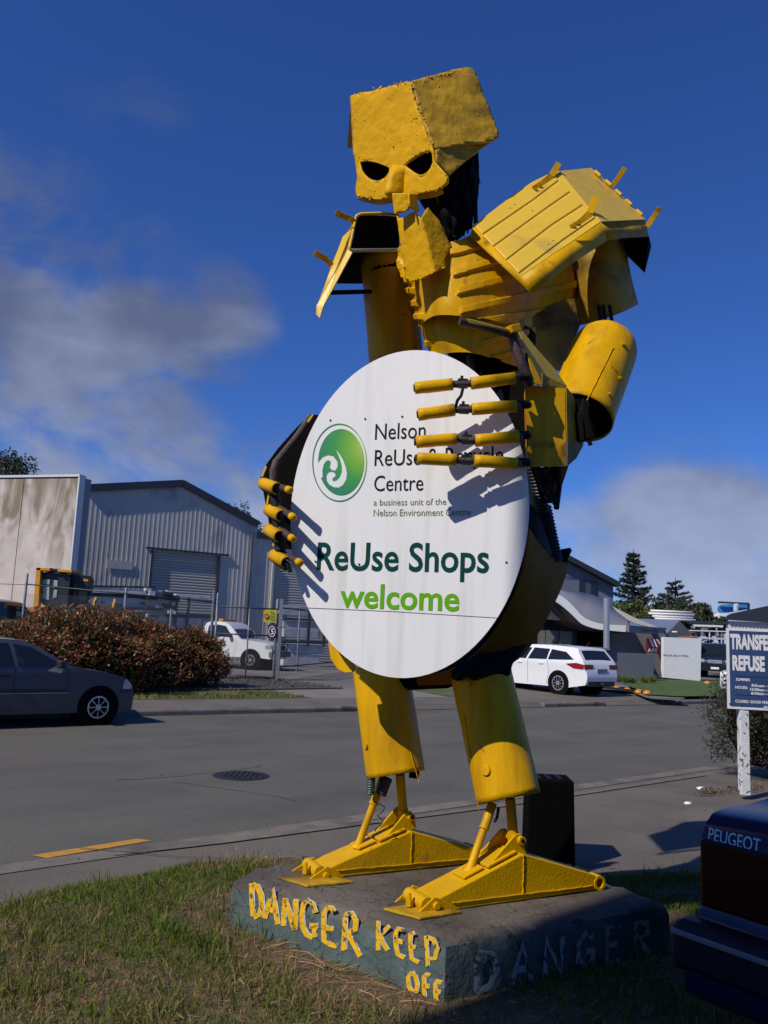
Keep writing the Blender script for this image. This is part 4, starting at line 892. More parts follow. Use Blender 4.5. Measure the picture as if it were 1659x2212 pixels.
m = MB(); m.prism([P(1009, 687, 4.02), P(1100, 711, 4.11), P(1099, 719, 4.12), P(1013, 697, 4.03)], Vector((0, .05, .01))); m.build('thumb_sleeve', yp, thumb, bevel=.003)
m = MB(); m.bar(P(1099, 713, 4.12), P(1119, 708, 4.15), .05, .04); m.build('thumb_joint', yel, thumb, bevel=.004)
FG = [((896, 838.5), (978, 830), (1017, 828.5), (1113, 816.5)), ((903, 896), (982, 885), (1019, 884), (1116, 877)), ((899, 955), (987, 948), (1026, 952), (1121, 943)), ((901, 990), (986, 994), (1024, 995), (1118, 1002))]
YT, YB = 4.14, 4.12
for k, (a, b, c, d) in enumerate(FG):
    yy = lambda x: YT+(YB-YT)*(x-896)/225
    f = MB(); f.tube([P(a[0]-(5 if k > 1 else 3), a[1], yy(a[0]-7)), P(*b, yy(b[0])), P(*c, yy(c[0])), P(*d, yy(d[0])), P(1142, d[1]-2, 4.27)], .019, 12); fo = f.build('finger', M['rust'], rb, 'auto')
    for (p, q) in ((a, b), (c, d)):
        A, B = P(*p, yy(p[0])), P(*q, yy(q[0])); ax = (B-A).normalized(); 
        m = MB(); pts = [A.lerp(B, t/6) for t in range(7)]; m.tube(pts, .031, 20, False, [.0315+.0012*random.uniform(-1, 1) for _ in pts]); m.build('finger_sleeve', yel, fo, True, solid=.005)
    kn = P((b[0]+c[0])/2, (b[1]+c[1])/2-5, yy(1000)); m = MB(); m.cyl(kn, kn+Vector((0, 0, .03)), .008, n=8); m.bar(kn+Vector((-.02, 0, -.01)), kn+Vector((.03, 0, -.01)), .03, .045); m.build('knuckle', M['black'], fo)
    kn = P(1128, d[1]-3, 4.16); m = MB(); m.cyl(kn-Vector((.03, 0, 0)), kn+Vector((.035, 0, .004)), .026, .02, n=10); m.build('knuckle', M['black'], fo)
m = MB(); m.tube([P(1000, 838, 4.03), P(996, 855, 4.02), P(988, 865, 4.03), P(984, 880, 4.05)], .008, 8); m.build('cable', M['black'], rb, True)
m = MB(); plate(m, [(1108, 800), (1142, 800), (1150, 1008), (1118, 1010), (1095, 900)], plane3((1108, 800, 4.6), (1142, 800, 4.6), (1118, 1010, 4.6))); m.build('wrist_lining', M['under'], rb, solid=.01)
# ---- the other hand, left edge of the sign
m = MB(); plate(m, [(672, 895), (640, 925), (600, 970), (576, 1003), (563, 1030), (572, 1080), (590, 1180), (640, 1190), (700, 1100), (700, 900)], plane3((672, 895, 4.80), (563, 1030, 4.78), (640, 1190, 4.80))); hl = m.build('hand', M['under'], rb, solid=.012)
m = MB(); m.tube([P(670, 902, 4.72), P(640, 945, 4.68), P(598, 996, 4.64)], .020, 10); m.tube([P(598, 996, 4.64), P(590, 1020, 4.62), P(590, 1045, 4.62)], .024, 10); m.build('thumb', M['rust'], hl, 'auto')
m = MB(); m.bar(P(665, 912, 4.64), P(676, 896, 4.64), .02, .01); m.bar(P(566, 1030, 4.6), P(575, 1008, 4.6), .018, .01); m.bar(P(577, 1090, 4.6), P(582, 1062, 4.6), .02, .01); m.bar(P(590, 1180, 4.6), P(598, 1140, 4.6), .018, .01); m.build('edge_strip', yp, hl)
zl = lambda p: (540+p[0]*.18307, 864+p[1]*.18307)
for (s0, s1, r0, r1) in (((155, 985), (320, 1045), (260, 1000), (455, 1058)), ((215, 1290), (370, 1370), (290, 1240), (495, 1375)), ((215, 1530), (350, 1610), (300, 1480), (490, 1628)), ((275, 1830), (430, 1920), (360, 1800), (575, 1912))):
    f = MB(); a, b = zl(r0), zl(r1); f.tube([P(*a, 4.62), P(*b, 4.44)], .019, 12, True); fo = f.build('finger', M['rust'], rb, 'auto')
    m = MB(); c = P(*b, 4.44); d = (c-P(*a, 4.62)).normalized(); m.tube([c-d*.01, c+d*.022, c+d*.03], .02, 12, True, [.0205, .0205, .012]); m.build('finger_tip', yel, fo, 'auto')
    A, B = P(*zl(s0), 4.62), P(*zl(s1), 4.50); ax = (B-A).normalized(); ref = (CAMP-A).normalized(); ref = (ref-ax*ref.dot(ax)).normalized(); b2 = ax.cross(ref)
    rows = [[A.lerp(B, t)+(ref*math.cos(th)+b2*math.sin(th))*.034 for th in [R_(-105+210*j/14) for j in range(15)]] for t in (0, .25, .5, .75, 1)]
    m = MB(); m.grid(rows); m.build('finger_sleeve', yel, fo, True, solid=.005)
    m = MB(); q = P(*zl((s0[0]+10, s0[1]+30)), 4.68); m.tube([q, P(*zl((s1[0], s1[1]+40)), 4.60)], .028, 8); m.build('knuckle', M['black'], fo, 'auto')
m = MB()
for (a, b) in (((590, 1045), (597, 1095)), ((597, 1085), (600, 1140)), ((604, 1125), (606, 1190))): m.tube([P(*a, 4.6), P(*b, 4.58)], .03, 8)
m.tube([P(620, 1216, 4.5), P(628, 1236, 4.5)], .012, 7); m.build('hand_frame', M['black'], hl, 'auto')

# ================================================================ round sign
BN = Vector((-.327, -.945, 0)).normalized(); BU = Vector((.945, -.327, 0)).normalized(); UP = Vector((0, 0, 1))
BC = P(885, 1111, 4.4); BP = Plane(BC, BN)
def buv(x, y): q = BP.at(x, y)-BC; return q.dot(BU), q.dot(UP)
uL, uR = buv(627, 1120)[0], buv(1142, 1105)[0]; wT, wB = buv(884, 757)[1], buv(886, 1466)[1]
c0 = (uL+uR)/2; w0 = (wT+wB)/2; ra = (uR-uL)/2; rc = (wT-wB)/2
sg = thing('round_sign', BC, 'large oval white sign board with green lettering held by the robot', 'sign')
bq = lambda u, w, o=0.0: BC+BU*(c0+u)+UP*(w0+w)+BN*o
m = MB(); NN = 96; m.prism([bq(ra*math.cos(2*math.pi*i/NN), rc*math.sin(2*math.pi*i/NN)) for i in range(NN)][::-1], -BN*.012); m.build('board', M['board'], sg)
def bpx(x, y, o=.0025): return BP.at(x, y)+BN*o
def btext(s, x0, y0, x1, cap, mt, bold=0.0, name='lettering', o=.0025):
    """baseline from pixel (x0,y0), right end at x1, cap height in pixels"""
    A = bpx(x0, y0, o); W_ = (bpx(x1, y0, o)-A).dot(BU); h = (bpx(x0, y0-cap, o)-A).dot(UP); m = MB(); text_on(m, s, A, BU, UP, W_, h, bold); return m.build(name, mt, sg)
btext('Nelson', 810, 950, 919, 34, M['tdark'], 0.0)
btext('ReUse & Recycle', 809, 1006.5, 1087, 34, M['tdark'], 0.0)
btext('Centre', 808, 1061, 914, 33, M['tdark'], 0.0)
btext('a business unit of the', 807, 1092, 964, 13.5, M['olive'], 0.0)
btext('Nelson Environment Centre', 807, 1115, 1016, 14.5, M['olive'], 0.0)
btext('ReUse Shops', 684, 1230, 1056, 57, M['tgreen'], 0.016)
btext('welcome', 734, 1311, 992, 50, M['lime'], 0.018)
m = MB(); ribbon(m, [(651, 1312.5), (850, 1321), (1078, 1335)], .9, lambda x, y: bpx(x, y, .0022)); m.build('board_joint', M['tdark'], sg)
m = MB()
for (x, y) in ((714, 908), (789, 905), (869, 900), (682, 1213), (776, 1219), (1094, 1215)):
    q = bpx(x, y, 0); m.cyl(q, q+BN*.004, .0055, n=10)
m.build('screws', M['tdark'], sg, kind='stuff')
# logo
lz = lambda px, py: (540+px*.26037, 864+py*.26037)
def logo_mat():
    mt = bpy.data.materials.new('green_logo_print'); mt.use_nodes = True; N = mt.node_tree.nodes; L = mt.node_tree.links; b = N['Principled BSDF']; b.inputs['Roughness'].default_value = .5
    tc = N.new('ShaderNodeTexCoord'); c1 = bpx(757, 999)-BC; c2 = c1+BU*.10+UP*.09; rr = .30
    vd = N.new('ShaderNodeVectorMath'); vd.operation = 'DISTANCE'; L.new(tc.outputs['Object'], vd.inputs[0]); vd.inputs[1].default_value = c2
    r = N.new('ShaderNodeValToRGB'); e = r.color_ramp.elements; e[0].position = 0.0; e[0].color = (.42, .60, .13, 1); e[1].position = 1.0; e[1].color = (.0, .20, .105, 1)
    x = e.new(.35); x.color = (.16, .42, .02, 1); x = e.new(.65); x.color = (.015, .29, .04, 1)
    dv = N.new('ShaderNodeMath'); dv.operation = 'DIVIDE'; L.new(vd.outputs['Value'], dv.inputs[0]); dv.inputs[1].default_value = rr; L.new(dv.outputs[0], r.inputs[0]); L.new(r.outputs[0], b.inputs['Base Color']); return mt
M['logo'] = logo_mat()
lc = lz(757, 517)
def ell(cx, cy, rx, ry, o, n=64): return [bpx(cx+rx*math.cos(2*math.pi*i/n), cy+ry*math.sin(2*math.pi*i/n), o) for i in range(n)]
cx, cy = lz(744, 520); m = MB(); a = ell(cx, cy, 59, 84.5, .0024); b = ell(cx, cy, 57, 81.8, .0024); m.grid([a+[a[0]], b+[b[0]]]); m.build('logo_ring', M['logo'], sg)
cx, cy = lz(757, 516); m = MB(); m.add(ell(cx, cy, 49.5, 71.5, .0026)[::-1], [tuple(range(64))]); m.build('logo_disc', M['logo'], sg)
for poly in ([(555, 560), (575, 515), (605, 480), (650, 461), (695, 470), (728, 515), (728, 560), (708, 587), (682, 584), (665, 560), (672, 535), (672, 512), (655, 500), (632, 508), (612, 540), (603, 590), (605, 640), (590, 650), (560, 600)],
             [(715, 415), (745, 450), (775, 500), (797, 560), (806, 610), (800, 660), (775, 705), (740, 728), (700, 725), (662, 705), (640, 672), (638, 635), (650, 608), (675, 599), (700, 603), (713, 622), (706, 640), (690, 645), (686, 662), (692, 678), (720, 672), (748, 645), (765, 600), (765, 550), (750, 495), (730, 445)]):
    m = MB(); V_, F_ = fill2d([lz(*p) for p in poly]); m.add([bpx(v[0], v[1], .0036) for v in V_], F_); m.build('logo_swirl', M['board'], sg)
# ================================================================ vehicles
M['glass'] = mat('dark_window_glass', (0.012, 0.016, 0.018), 0.06, spec=.6)
M['tyre'] = mat('tyre_rubber', (0.018, 0.018, 0.019), 0.8, bump=.2, bs=80)
M['alloy'] = mat('silver_alloy', (0.52, 0.53, 0.55), 0.35, .7)
M['cwhite'] = mat('white_car_paint', (0.80, 0.80, 0.80), 0.28, coat=.6, var=.02, vs=2)
M['cblue'] = mat('dusty_blue_car_paint', (0.050, 0.058, 0.088), 0.35, coat=.35, var=.15, vs=1.6)
M['cgrey'] = mat('grey_lower_car_paint', (0.060, 0.058, 0.058), 0.45, coat=.2, var=.15, vs=2)
M['cnavy'] = mat('navy_car_paint', (0.005, 0.009, 0.042), 0.3, coat=.25, spec=.3)
M['cblack'] = mat('black_car_paint', (0.010, 0.012, 0.020), 0.25, coat=.6)
M['trim'] = mat('black_plastic_trim', (0.02, 0.02, 0.022), 0.5)
M['red'] = mat('red_lamp_lens', (0.28, 0.008, 0.012), 0.2, coat=.4)
M['lens'] = mat('clear_lamp_lens', (0.5, 0.53, 0.56), 0.12, .3, coat=.5)
M['amber'] = mat('amber_plastic', (0.62, 0.22, 0.01), 0.4)
M['under'].node_tree.nodes['Principled BSDF'].inputs['Specular IOR Level'].default_value = .1
def smooth_pts(pts, k=4):
    out = []; n = len(pts)
    for i in range(n-1):
        p0, p1, p2, p3 = pts[max(i-1, 0)], pts[i], pts[i+1], pts[min(i+2, n-1)]
        for t in range(k):
            u = t/k; out.append(tuple(.5*((2*p1[a])+(p2[a]-p0[a])*u+(2*p0[a]-5*p1[a]+4*p2[a]-p3[a])*u*u+(3*p1[a]-p0[a]-3*p2[a]+p3[a])*u**3) for a in (0, 1)))
    out.append(pts[-1]); return out
def make_car(root, top, L, Wd, belt, wheels, wr, paint, windows, screens, tumble=.22, sill=.22, rim_r=.2, spokes=8, seams=(), lamps=(), strips=(), handles=(), mirror=None, plate_at=None, side_only=None, lower=None, taper=.13):
    """top: outline from rear bumper bottom over the roof to front bumper bottom (x,z); wheels: x positions"""
    H = max(p[1] for p in top); top = smooth_pts(top, 4)
    def hw(x, z):
        k = max(0, (z-belt)/(H-belt)); e = min(1, abs(x)/(L/2))
        return Wd/2*(1-tumble*k**1.15)*(1-taper*e**5)-.03*max(0, (.55-z))**1.0-(.012 if z < belt-.02 else 0)*math.cos(max(-1, min(1, (z-.62)/.3))*1.5)
    out = list(top); ra = wr+.06
    bot = []
    for wx in sorted(wheels, reverse=True):
        aa = math.asin(max(-1, min(1, (sill-wr)/ra)))
        for t in range(15):
            a = aa+(math.pi-2*aa)*t/14; bot.append((wx+ra*math.cos(a), wr+ra*math.sin(a)))
    out += bot
    V, F = fill2d(out, (), .10)
    m = LB()
    for s in (1, -1):
        m.add([(v[0], s*hw(*v), v[1]) for v in V], F if s < 0 else [f[::-1] for f in F])
    rows = []
    for (x, z) in top:
        w = hw(x, z); rows.append([(x, w*t, z+.022*(1-t*t)*(1 if z > .6 else 0)) for t in [1-2*j/14 for j in range(15)]])
    m.grid(rows)
    body = m.build('body', paint, root)
    bm = bmesh.new(); bm.from_mesh(body.data); bmesh.ops.remove_doubles(bm, verts=bm.verts, dist=.0008); bmesh.ops.recalc_face_normals(bm, faces=bm.faces)
    for f in bm.faces: f.smooth = True
    bm.to_mesh(body.data); bm.free()
    md = body.modifiers.new('bevel', 'BEVEL'); md.width = .035; md.segments = 3; md.limit_method = 'ANGLE'; md.angle_limit = R_(38)
    md = body.modifiers.new('wn', 'WEIGHTED_NORMAL'); md.keep_sharp = False
    m = LB(); m.box((0, 0, (sill+belt)/2-.03), (L-.5, Wd-.40, belt-sill-.18)); m.build('underbody', M['under'], root)
    for wx in wheels:
        for s in (1, -1):
            m = LB(); m.tube([(wx, s*(Wd/2-.03), wr), (wx, s*(Wd/2-.33), wr)], ra+.004, 20, True); m.build('wheel_arch', M['under'], root)
    def onside(poly, mt, name, o=.006, par=body, step=.12, sides=(1, -1), thick=0, label=None):
        r = None
        for s in sides:
            m = LB(); v, f = fill2d(poly, (), step); m.add([(p[0], s*(hw(*p)+o), p[1]) for p in v], f); r = m.build(name, mt, par, True, label=label)
        return r
    for w in windows: onside(w, M['glass'], 'window', .007)
    def across(i0, i1, mt, name, inset=.10, o=.008, ext=0):
        a, b = top[i0], top[i1]; rws = []
        for t in range(7):
            q = i0+(i1-i0)*t/6; k = int(q); fr = q-k; p = top[k]; p2 = top[min(k+1, len(top)-1)]; x = p[0]+(p2[0]-p[0])*fr; z = p[1]+(p2[1]-p[1])*fr
            dx, dz = p2[0]-p[0], p2[1]-p[1]; l = math.hypot(dx, dz) or 1; nx, nz = -dz/l, dx/l
            if nz < 0 and abs(nz) > .3: nx, nz = -nx, -nz
            elif abs(nz) <= .3: nx = abs(nx)*(1 if x > 0 else -1)
            w = hw(x, z)-inset; rws.append([(x+nx*o, w*u, z+nz*o+.022*(1-(w*u/hw(x, z))**2)) for u in [1-2*j/10 for j in range(11)]])
        m = LB(); m.grid(rws); return m.build(name, mt, body, True)
    for (i0, i1, nm, mt, inset) in screens: across(i0, i1, mt, nm, inset)
    for wx in wheels:
        for s in (1, -1):
            w = thing('wheel', (wx, s*(Wd/2-.12), wr)); w.parent = root
            m = LB(); m.tube([(0, -.10*s, 0), (0, -.10*s, 0), (0, .085*s, 0), (0, .105*s, 0), (0, .108*s, 0)], wr, 30, True, [wr*.9, wr, wr, wr*.95, wr*.8]); m.build('tyre', M['tyre'], w, 'auto')
            m = LB(); n = 30
            c = lambda a, r, y: (math.cos(a)*r, y*s, math.sin(a)*r)
            for k in range(n):
                a0, a1 = 2*math.pi*k/n, 2*math.pi*(k+1)/n
                m.add([c(a0, rim_r, .110), c(a1, rim_r, .110), c(a1, rim_r*.88, .112), c(a0, rim_r*.88, .112), c(a1, rim_r*.86, .07), c(a0, rim_r*.86, .07)], [(0, 1, 2, 3), (3, 2, 4, 5)])
            for k in range(spokes):
                a = 2*math.pi*k/spokes; d = .45/spokes*2
                m.add([c(a-d*1.1, rim_r*.22, .118), c(a+d*1.1, rim_r*.22, .118), c(a+d*.5, rim_r*.9, .108), c(a-d*.5, rim_r*.9, .108)], [(0, 1, 2, 3)])
            m.tube([(0, .09*s, 0), (0, .120*s, 0)], rim_r*.26, 14); m.build('rim', M['alloy'], w)
            m = LB(); m.tube([(0, .060*s, 0), (0, .066*s, 0)], rim_r*.9, 20); m.build('brake_shadow', M['trim'], w)
    for (name, mt, poly) in lamps: onside(poly, mt, name, .010)
    for pts in seams:
        for s in (1, -1):
            m = LB(); ribbon(m, [p for i in range(len(pts)-1) for p in [(pts[i][0]+(pts[i+1][0]-pts[i][0])*t/8, pts[i][1]+(pts[i+1][1]-pts[i][1])*t/8) for t in range(9)]], .010, lambda x, z: (x, s*(hw(x, z)+.004), z)); m.build('door_gap', M['trim'], body)
    for (z, h, x0, x1, mt) in strips: onside([(x0, z-h/2), (x1, z-h/2), (x1, z+h/2), (x0, z+h/2)], mt, 'side_moulding', .016)
    for (x, z) in handles:
        for s in (1, -1): m = LB(); m.box((x, s*(hw(x, z)+.012), z), (.17, .03, .045)); m.build('door_handle', paint if paint is M['cwhite'] else M['trim'], body, bevel=.008)
    if mirror:
        for s in (1, -1):
            mm = LB(); mm.box((mirror[0], s*(hw(*mirror[:2])+.10), mirror[1]+.03), (.12, .19, .13)); mo = mm.build('mirror', mirror[2] if len(mirror) > 2 else paint, root, bevel=.03)
    if lower:
        mt, z1 = lower; xs = [p[0] for p in top]
        def clip(poly):
            r = []; n = len(poly)
            for i in range(n):
                a, b = poly[i], poly[(i+1) % n]
                if a[1] <= z1: r.append(a)
                if (a[1] <= z1) != (b[1] <= z1):
                    t = (z1-a[1])/(b[1]-a[1]); r.append((a[0]+(b[0]-a[0])*t, z1))
            return r
        # three clipped lower panels between the wheels and at the ends
        segs = sorted(wheels); eds = [(-L/2+.06, segs[0]-ra-.01), (segs[0]+ra+.01, segs[1]-ra-.01), (segs[1]+ra+.01, L/2-.06)]
        for x0, x1 in eds: onside([(x0, sill+.02), (x1, sill+.02), (x1, z1), (x0, z1)], mt, 'lower_panel', .004)
    return body, hw, top
def place(root, local, world, heading):
    a = math.atan2(heading[1], heading[0]); c, s = math.cos(a), math.sin(a)
    root.location = (world[0]-(local[0]*c-local[1]*s), world[1]-(local[0]*s+local[1]*c), world[2] if len(world) > 2 else 0); root.rotation_euler.z = a
# ---- dark blue saloon on the left
c = thing('parked_car', (0, 0, 0), 'dark blue saloon with grey lower panels parked at the far kerb before the red hedge', 'car')
top = [(-2.12, .30), (-2.16, .52), (-2.12, .80), (-2.02, .93), (-1.62, .98), (-1.30, 1.10), (-.92, 1.34), (-.40, 1.385), (.10, 1.375), (.38, 1.30), (.72, 1.10), (1.02, .955), (1.5, .88), (1.92, .78), (2.06, .66), (2.12, .50), (2.10, .25)]
make_car(c, top, 4.25, 1.68, .93, (-1.22, 1.46), .30, M['cblue'],
  [[(-1.22, .97), (-.90, 1.28), (-.55, 1.32), (-.52, .96)], [(-.46, .96), (-.48, 1.32), (-.05, 1.325), (.04, .96)], [(.10, .955), (.02, 1.32), (.30, 1.27), (.62, 1.09), (.84, .965)]],
  [(40, 46, 'windscreen', M['glass'], .09), (18, 22, 'rear_window', M['glass'], .1)], rim_r=.185, spokes=8,
  seams=[[(.90, .94), (.92, .60), (.80, .25)], [(.06, .95), (.06, .60), (.02, .26)], [(-.55, .95), (-.55, .5), (-.80, .27)]],
  lamps=[('headlight', M['lens'], [(1.88, .60), (2.06, .58), (2.06, .66), (1.94, .77), (1.90, .72)]), ('tail_light', M['red'], [(-2.12, .62), (-1.94, .62), (-1.92, .82), (-2.1, .82)])],
  strips=[(.585, .045, -.90, .93, M['trim']), (.545, .012, -.90, .93, M['steel']), (.565, .05, 1.86, 2.10, M['trim'])], handles=[(-.10, .83)], mirror=(.74, .98, M['trim']), lower=(M['cgrey'], .53))
place(c, (1.46, -.72), tuple(G(203, 1566, 0)), RD)
m = LB(); m.prism([(.55, -.865, .90), (.78, -.865, .86), (.80, -.865, .95), (.72, -.865, .99)], (0, .01, 0)); m.build('mirror_reflection', M['lens'], c)
# ---- white estate on the driveway
c = thing('parked_car', (0, 0, 0), 'white estate car seen from behind on the driveway across the road', 'car')
top = [(-2.32, .32), (-2.38, .50), (-2.36, .72), (-2.28, .98), (-2.05, 1.28), (-1.95, 1.40), (-1.5, 1.445), (-.6, 1.47), (.1, 1.44), (.45, 1.36), (.95, 1.10), (1.25, .98), (1.8, .90), (2.2, .74), (2.36, .55), (2.34, .25)]
body, hwf, tt = make_car(c, top, 4.77, 1.82, .98, (-1.40, 1.37), .33, M['cwhite'],
  [[(-1.95, 1.06), (-1.62, 1.28), (-1.05, 1.345), (-1.0, 1.03), (-1.5, 1.04)], [(-.95, 1.03), (-.98, 1.35), (-.35, 1.37), (-.20, 1.02)], [(-.12, 1.02), (-.26, 1.37), (.20, 1.34), (.55, 1.22), (.92, 1.02)]],
  [(36, 42, 'windscreen', M['glass'], .09), (13, 17, 'rear_window', M['glass'], .13)], rim_r=.225, spokes=10, tumble=.24,
  seams=[[(-.20, 1.0), (-.20, .6), (-.22, .26)], [(-1.0, 1.0), (-.98, .86), (-1.06, .72), (-.95, .27)], [(.85, 1.0), (.9, .7), (.86, .27)]],
  lamps=[('tail_light', M['red'], [(-2.27, .78), (-2.30, .92), (-2.05, .97), (-1.68, .93), (-1.95, .80)]), ('headlight', M['lens'], [(2.26, .66), (1.9, .80), (1.7, .84), (1.9, .70)])],
  handles=[(-.75, .90), (.12, .90)], mirror=(.72, 1.02), taper=.16)
m = LB(); m.box((-2.365, 0, .74), (.03, .5, .14)); m.build('number_plate', mat('plate_grey', (.25, .27, .3), .5), c)
m = LB(); m.box((-2.30, 0, .36), (.14, 1.3, .16)); m.box((-2.38, .05, .36), (.2, .07, .07)); m.build('rear_valance', M['trim'], c, bevel=.02)
m = LB(); m.box((-2.335, .62, .86), (.03, .42, .15)); m.box((-2.335, -.62, .86), (.03, .42, .15)); m.build('tail_light', M['red'], c, bevel=.01)
m = LB(); m.bar((-1.75, 0, 1.45), (-1.9, 0, 1.60), .012, .012); m.build('aerial', M['trim'], c)
m = LB()
for s in (1, -1): m.bar((-1.6, s*.60, 1.455), (0, s*.60, 1.475), .03, .02)
m.build('roof_rails', M['trim'], c)
place(c, (-1.40, .80), tuple(G(1209, 1499, .15))[:2]+(.15,), (-.635, .77))
# ---- navy hatchback boot, bottom right

c = thing('parked_car', (0, 0, 0), 'navy blue car at the right edge showing its boot, rear lamp and bumper', 'car')
top = [(-2.10, .28), (-2.18, .34), (-2.19, .50), (-2.16, .56), (-2.07, .60), (-2.05, .74), (-2.02, .90), (-1.96, .965), (-1.86, .99), (-1.35, 1.03), (-.95, 1.33), (-.3, 1.40), (.2, 1.37), (.8, 1.05), (1.1, .96), (1.9, .82), (2.15, .6), (2.12, .3)]
body, hwf, tt = make_car(c, top, 4.4, 1.70, 1.0, (-1.35, 1.3), .31, M['cnavy'],
  [[(-1.28, 1.05), (-.9, 1.28), (-.35, 1.34), (-.3, 1.03)], [(-.2, 1.03), (-.25, 1.34), (.2, 1.31), (.75, 1.03)]], [(36, 44, 'rear_window', M['glass'], .1)], rim_r=.19, spokes=7, lamps=[('tail_light', M['red'], [(-2.02, .66), (-2.01, .90), (-1.86, .90), (-1.84, .66)])], taper=.05)
place(c, (-2.03, .80), (1.41, 3.66, 0.02), (.81, .586))
rx = -2.075
M['redark'] = mat('deep_red_lens', (0.03, 0.001, 0.001), .3, coat=.0, spec=.15)
m = LB(); m.box((rx+.012, .62, .765), (.03, .36, .27)); o = m.build('tail_light', M['redark'], c, bevel=.02)
m = LB(); m.box((rx+.012, -.62, .765), (.03, .36, .27)); m.build('tail_light', M['redark'], c, bevel=.02)
m = LB(); m.box((-2.13, 0, .49), (.14, 1.72, .20)); m.build('bumper', mat('bumper_blue', (0.004, 0.006, 0.014), .5, spec=.2), c, bevel=.04)
m = LB(); m.box((-2.205, 0, .545), (.012, 1.70, .022)); m.build('bumper_strip', mat('grey_trim_strip', (.16, .17, .18), .4), c, bevel=.004)
tm = LB(); text_on(tm, 'PEUGEOT', Vector((-2.058, .77, .895)), Vector((0, -1, 0)), Vector((.2, 0, .98)), .225, .050, 0.0); tm.build('lettering', mat('badge_chrome', (.35, .37, .4), .3, .6), c)
m = LB(); m.bar((-2.045, .74, .87), (-2.045, -.74, .87), .006, .006); m.build('boot_gap', M['trim'], c)
# ---- white flat-deck pickup behind the gate
c = thing('pickup_truck', (0, 0, 0), 'white flat deck pickup with black bull bar parked behind the mesh gate', 'pickup')
top = [(-.55, .55), (-.58, .80), (-.58, 1.05), (-.55, 1.50), (-.42, 1.70), (.0, 1.74), (.35, 1.70), (.60, 1.55), (.98, 1.18), (1.15, 1.10), (1.7, 1.05), (2.12, .98), (2.28, .85), (2.30, .62), (2.26, .42)]
body, hwf, tt = make_car(c, top, 4.6, 1.72, 1.12, (-1.55, 1.50), .36, M['cwhite'],
  [[(-.38, 1.16), (-.36, 1.58), (.05, 1.62), (.36, 1.58), (.72, 1.18)]], [(29, 34, 'windscreen', M['glass'], .09)], rim_r=.2, spokes=6, tumble=.16, sill=.45,
  seams=[[(-.46, 1.6), (-.48, 1.1), (-.46, .5)], [(.86, 1.12), (.88, .8), (.80, .5)]], lamps=[('headlight', M['lens'], [(2.05, .80), (2.26, .78), (2.26, .92), (2.08, .94)])], handles=[(-.35, 1.02)], mirror=(.62, 1.2, M['trim']))
m = LB(); m.box((-1.55, 0, .78), (2.0, 1.85, .09)); m.build('flat_deck', M['steel'], c)
m = LB()
for y in (-.8, .8): m.bar((-.66, y, .82), (-.66, y, 1.78), .06, .06)
m.bar((-.66, -.82, 1.78), (-.66, .82, 1.78), .06, .06); m.bar((-.66, -.82, 1.3), (-.66, .82, 1.3), .04, .04); m.build('headboard', M['trim'], c)
m = LB(); m.box((2.32, 0, .60), (.14, 1.7, .2)); m.bar((2.36, -.5, .55), (2.36, -.5, 1.0), .05, .05); m.bar((2.36, .5, .55), (2.36, .5, 1.0), .05, .05); m.bar((2.36, -.7, .98), (2.36, .7, .98), .05, .05); m.build('bull_bar', mat('grey_bumper', (.12, .12, .13), .5), c, bevel=.02)
m = LB(); m.box((2.29, 0, .84), (.04, .9, .2)); m.build('grille', M['trim'], c)
m = LB(); m.box((0, 0, 1.80), (.2, 1.1, .09)); m.build('roof_beacon', M['amber'], c, bevel=.02)
m = LB(); m.box((-1.2, 0, .55), (2.6, .7, .18)); m.build('chassis', M['under'], c)
place(c, (1.50, -.76), tuple(G(541, 1447, .21))[:2]+(.21,), (.95, -.31))
# ---- dark vehicles further off
def far_suv(name, label, heading, local, world, paint, group=None):
    c = thing(name, (0, 0, 0), label, 'car', group)
    top = [(-2.3, .35), (-2.32, .6), (-2.30, 1.1), (-2.15, 1.62), (-1.9, 1.76), (-.5, 1.80), (.25, 1.76), (.55, 1.62), (.95, 1.18), (1.3, 1.10), (2.05, 1.02), (2.28, .88), (2.33, .6), (2.28, .35)]
    make_car(c, top, 4.66, 1.86, 1.12, (-1.42, 1.42), .38, paint, [[(-2.0, 1.18), (-1.9, 1.6), (-1.0, 1.64), (-.95, 1.16)], [(-.85, 1.16), (-.9, 1.65), (.2, 1.62), (.8, 1.16)]], [(27, 33, 'windscreen', M['glass'], .1)], rim_r=.22, spokes=6, tumble=.16, sill=.32)
    for s in (1, -1):
        m = LB(); m.box((2.27, s*.68, .86), (.10, .36, .17)); m.build('headlight', M['lens'], c, bevel=.03)
    m = LB(); m.box((2.31, 0, .84), (.06, .7, .18)); m.bar((2.35, -.32, .78), (2.35, 0, .90), .02, .03); m.build('grille', M['alloy'], c)
    m = LB(); m.box((2.36, 0, .50), (.03, .4, .11)); m.build('number_plate', M['white'], c)
    place(c, local, world, heading); return c
q = P(1545, 1466, 44.5); far_suv('parked_suv', 'dark blue four wheel drive facing the road between the white panel and the sign', (-.42, -.9), (2.2, 0), (q.x, q.y, .22), M['cblack'])
q = P(22, 1330, 24.5); far_suv('parked_suv', 'black four wheel drive behind the red hedge at the left edge', (.95, -.2), (1.2, -.8), (q.x, q.y, .50), M['cblack'])
c = thing('parked_car', (0, 0, 0), 'white car rear corner showing past the left edge of the blue sign', 'car')
top = [(-2.12, .30), (-2.16, .52), (-2.12, .80), (-2.02, .93), (-1.62, .98), (-1.30, 1.10), (-.92, 1.34), (-.40, 1.385), (.10, 1.375), (.38, 1.30), (.72, 1.10), (1.02, .955), (1.5, .88), (1.92, .78), (2.06, .66), (2.12, .50), (2.10, .25)]
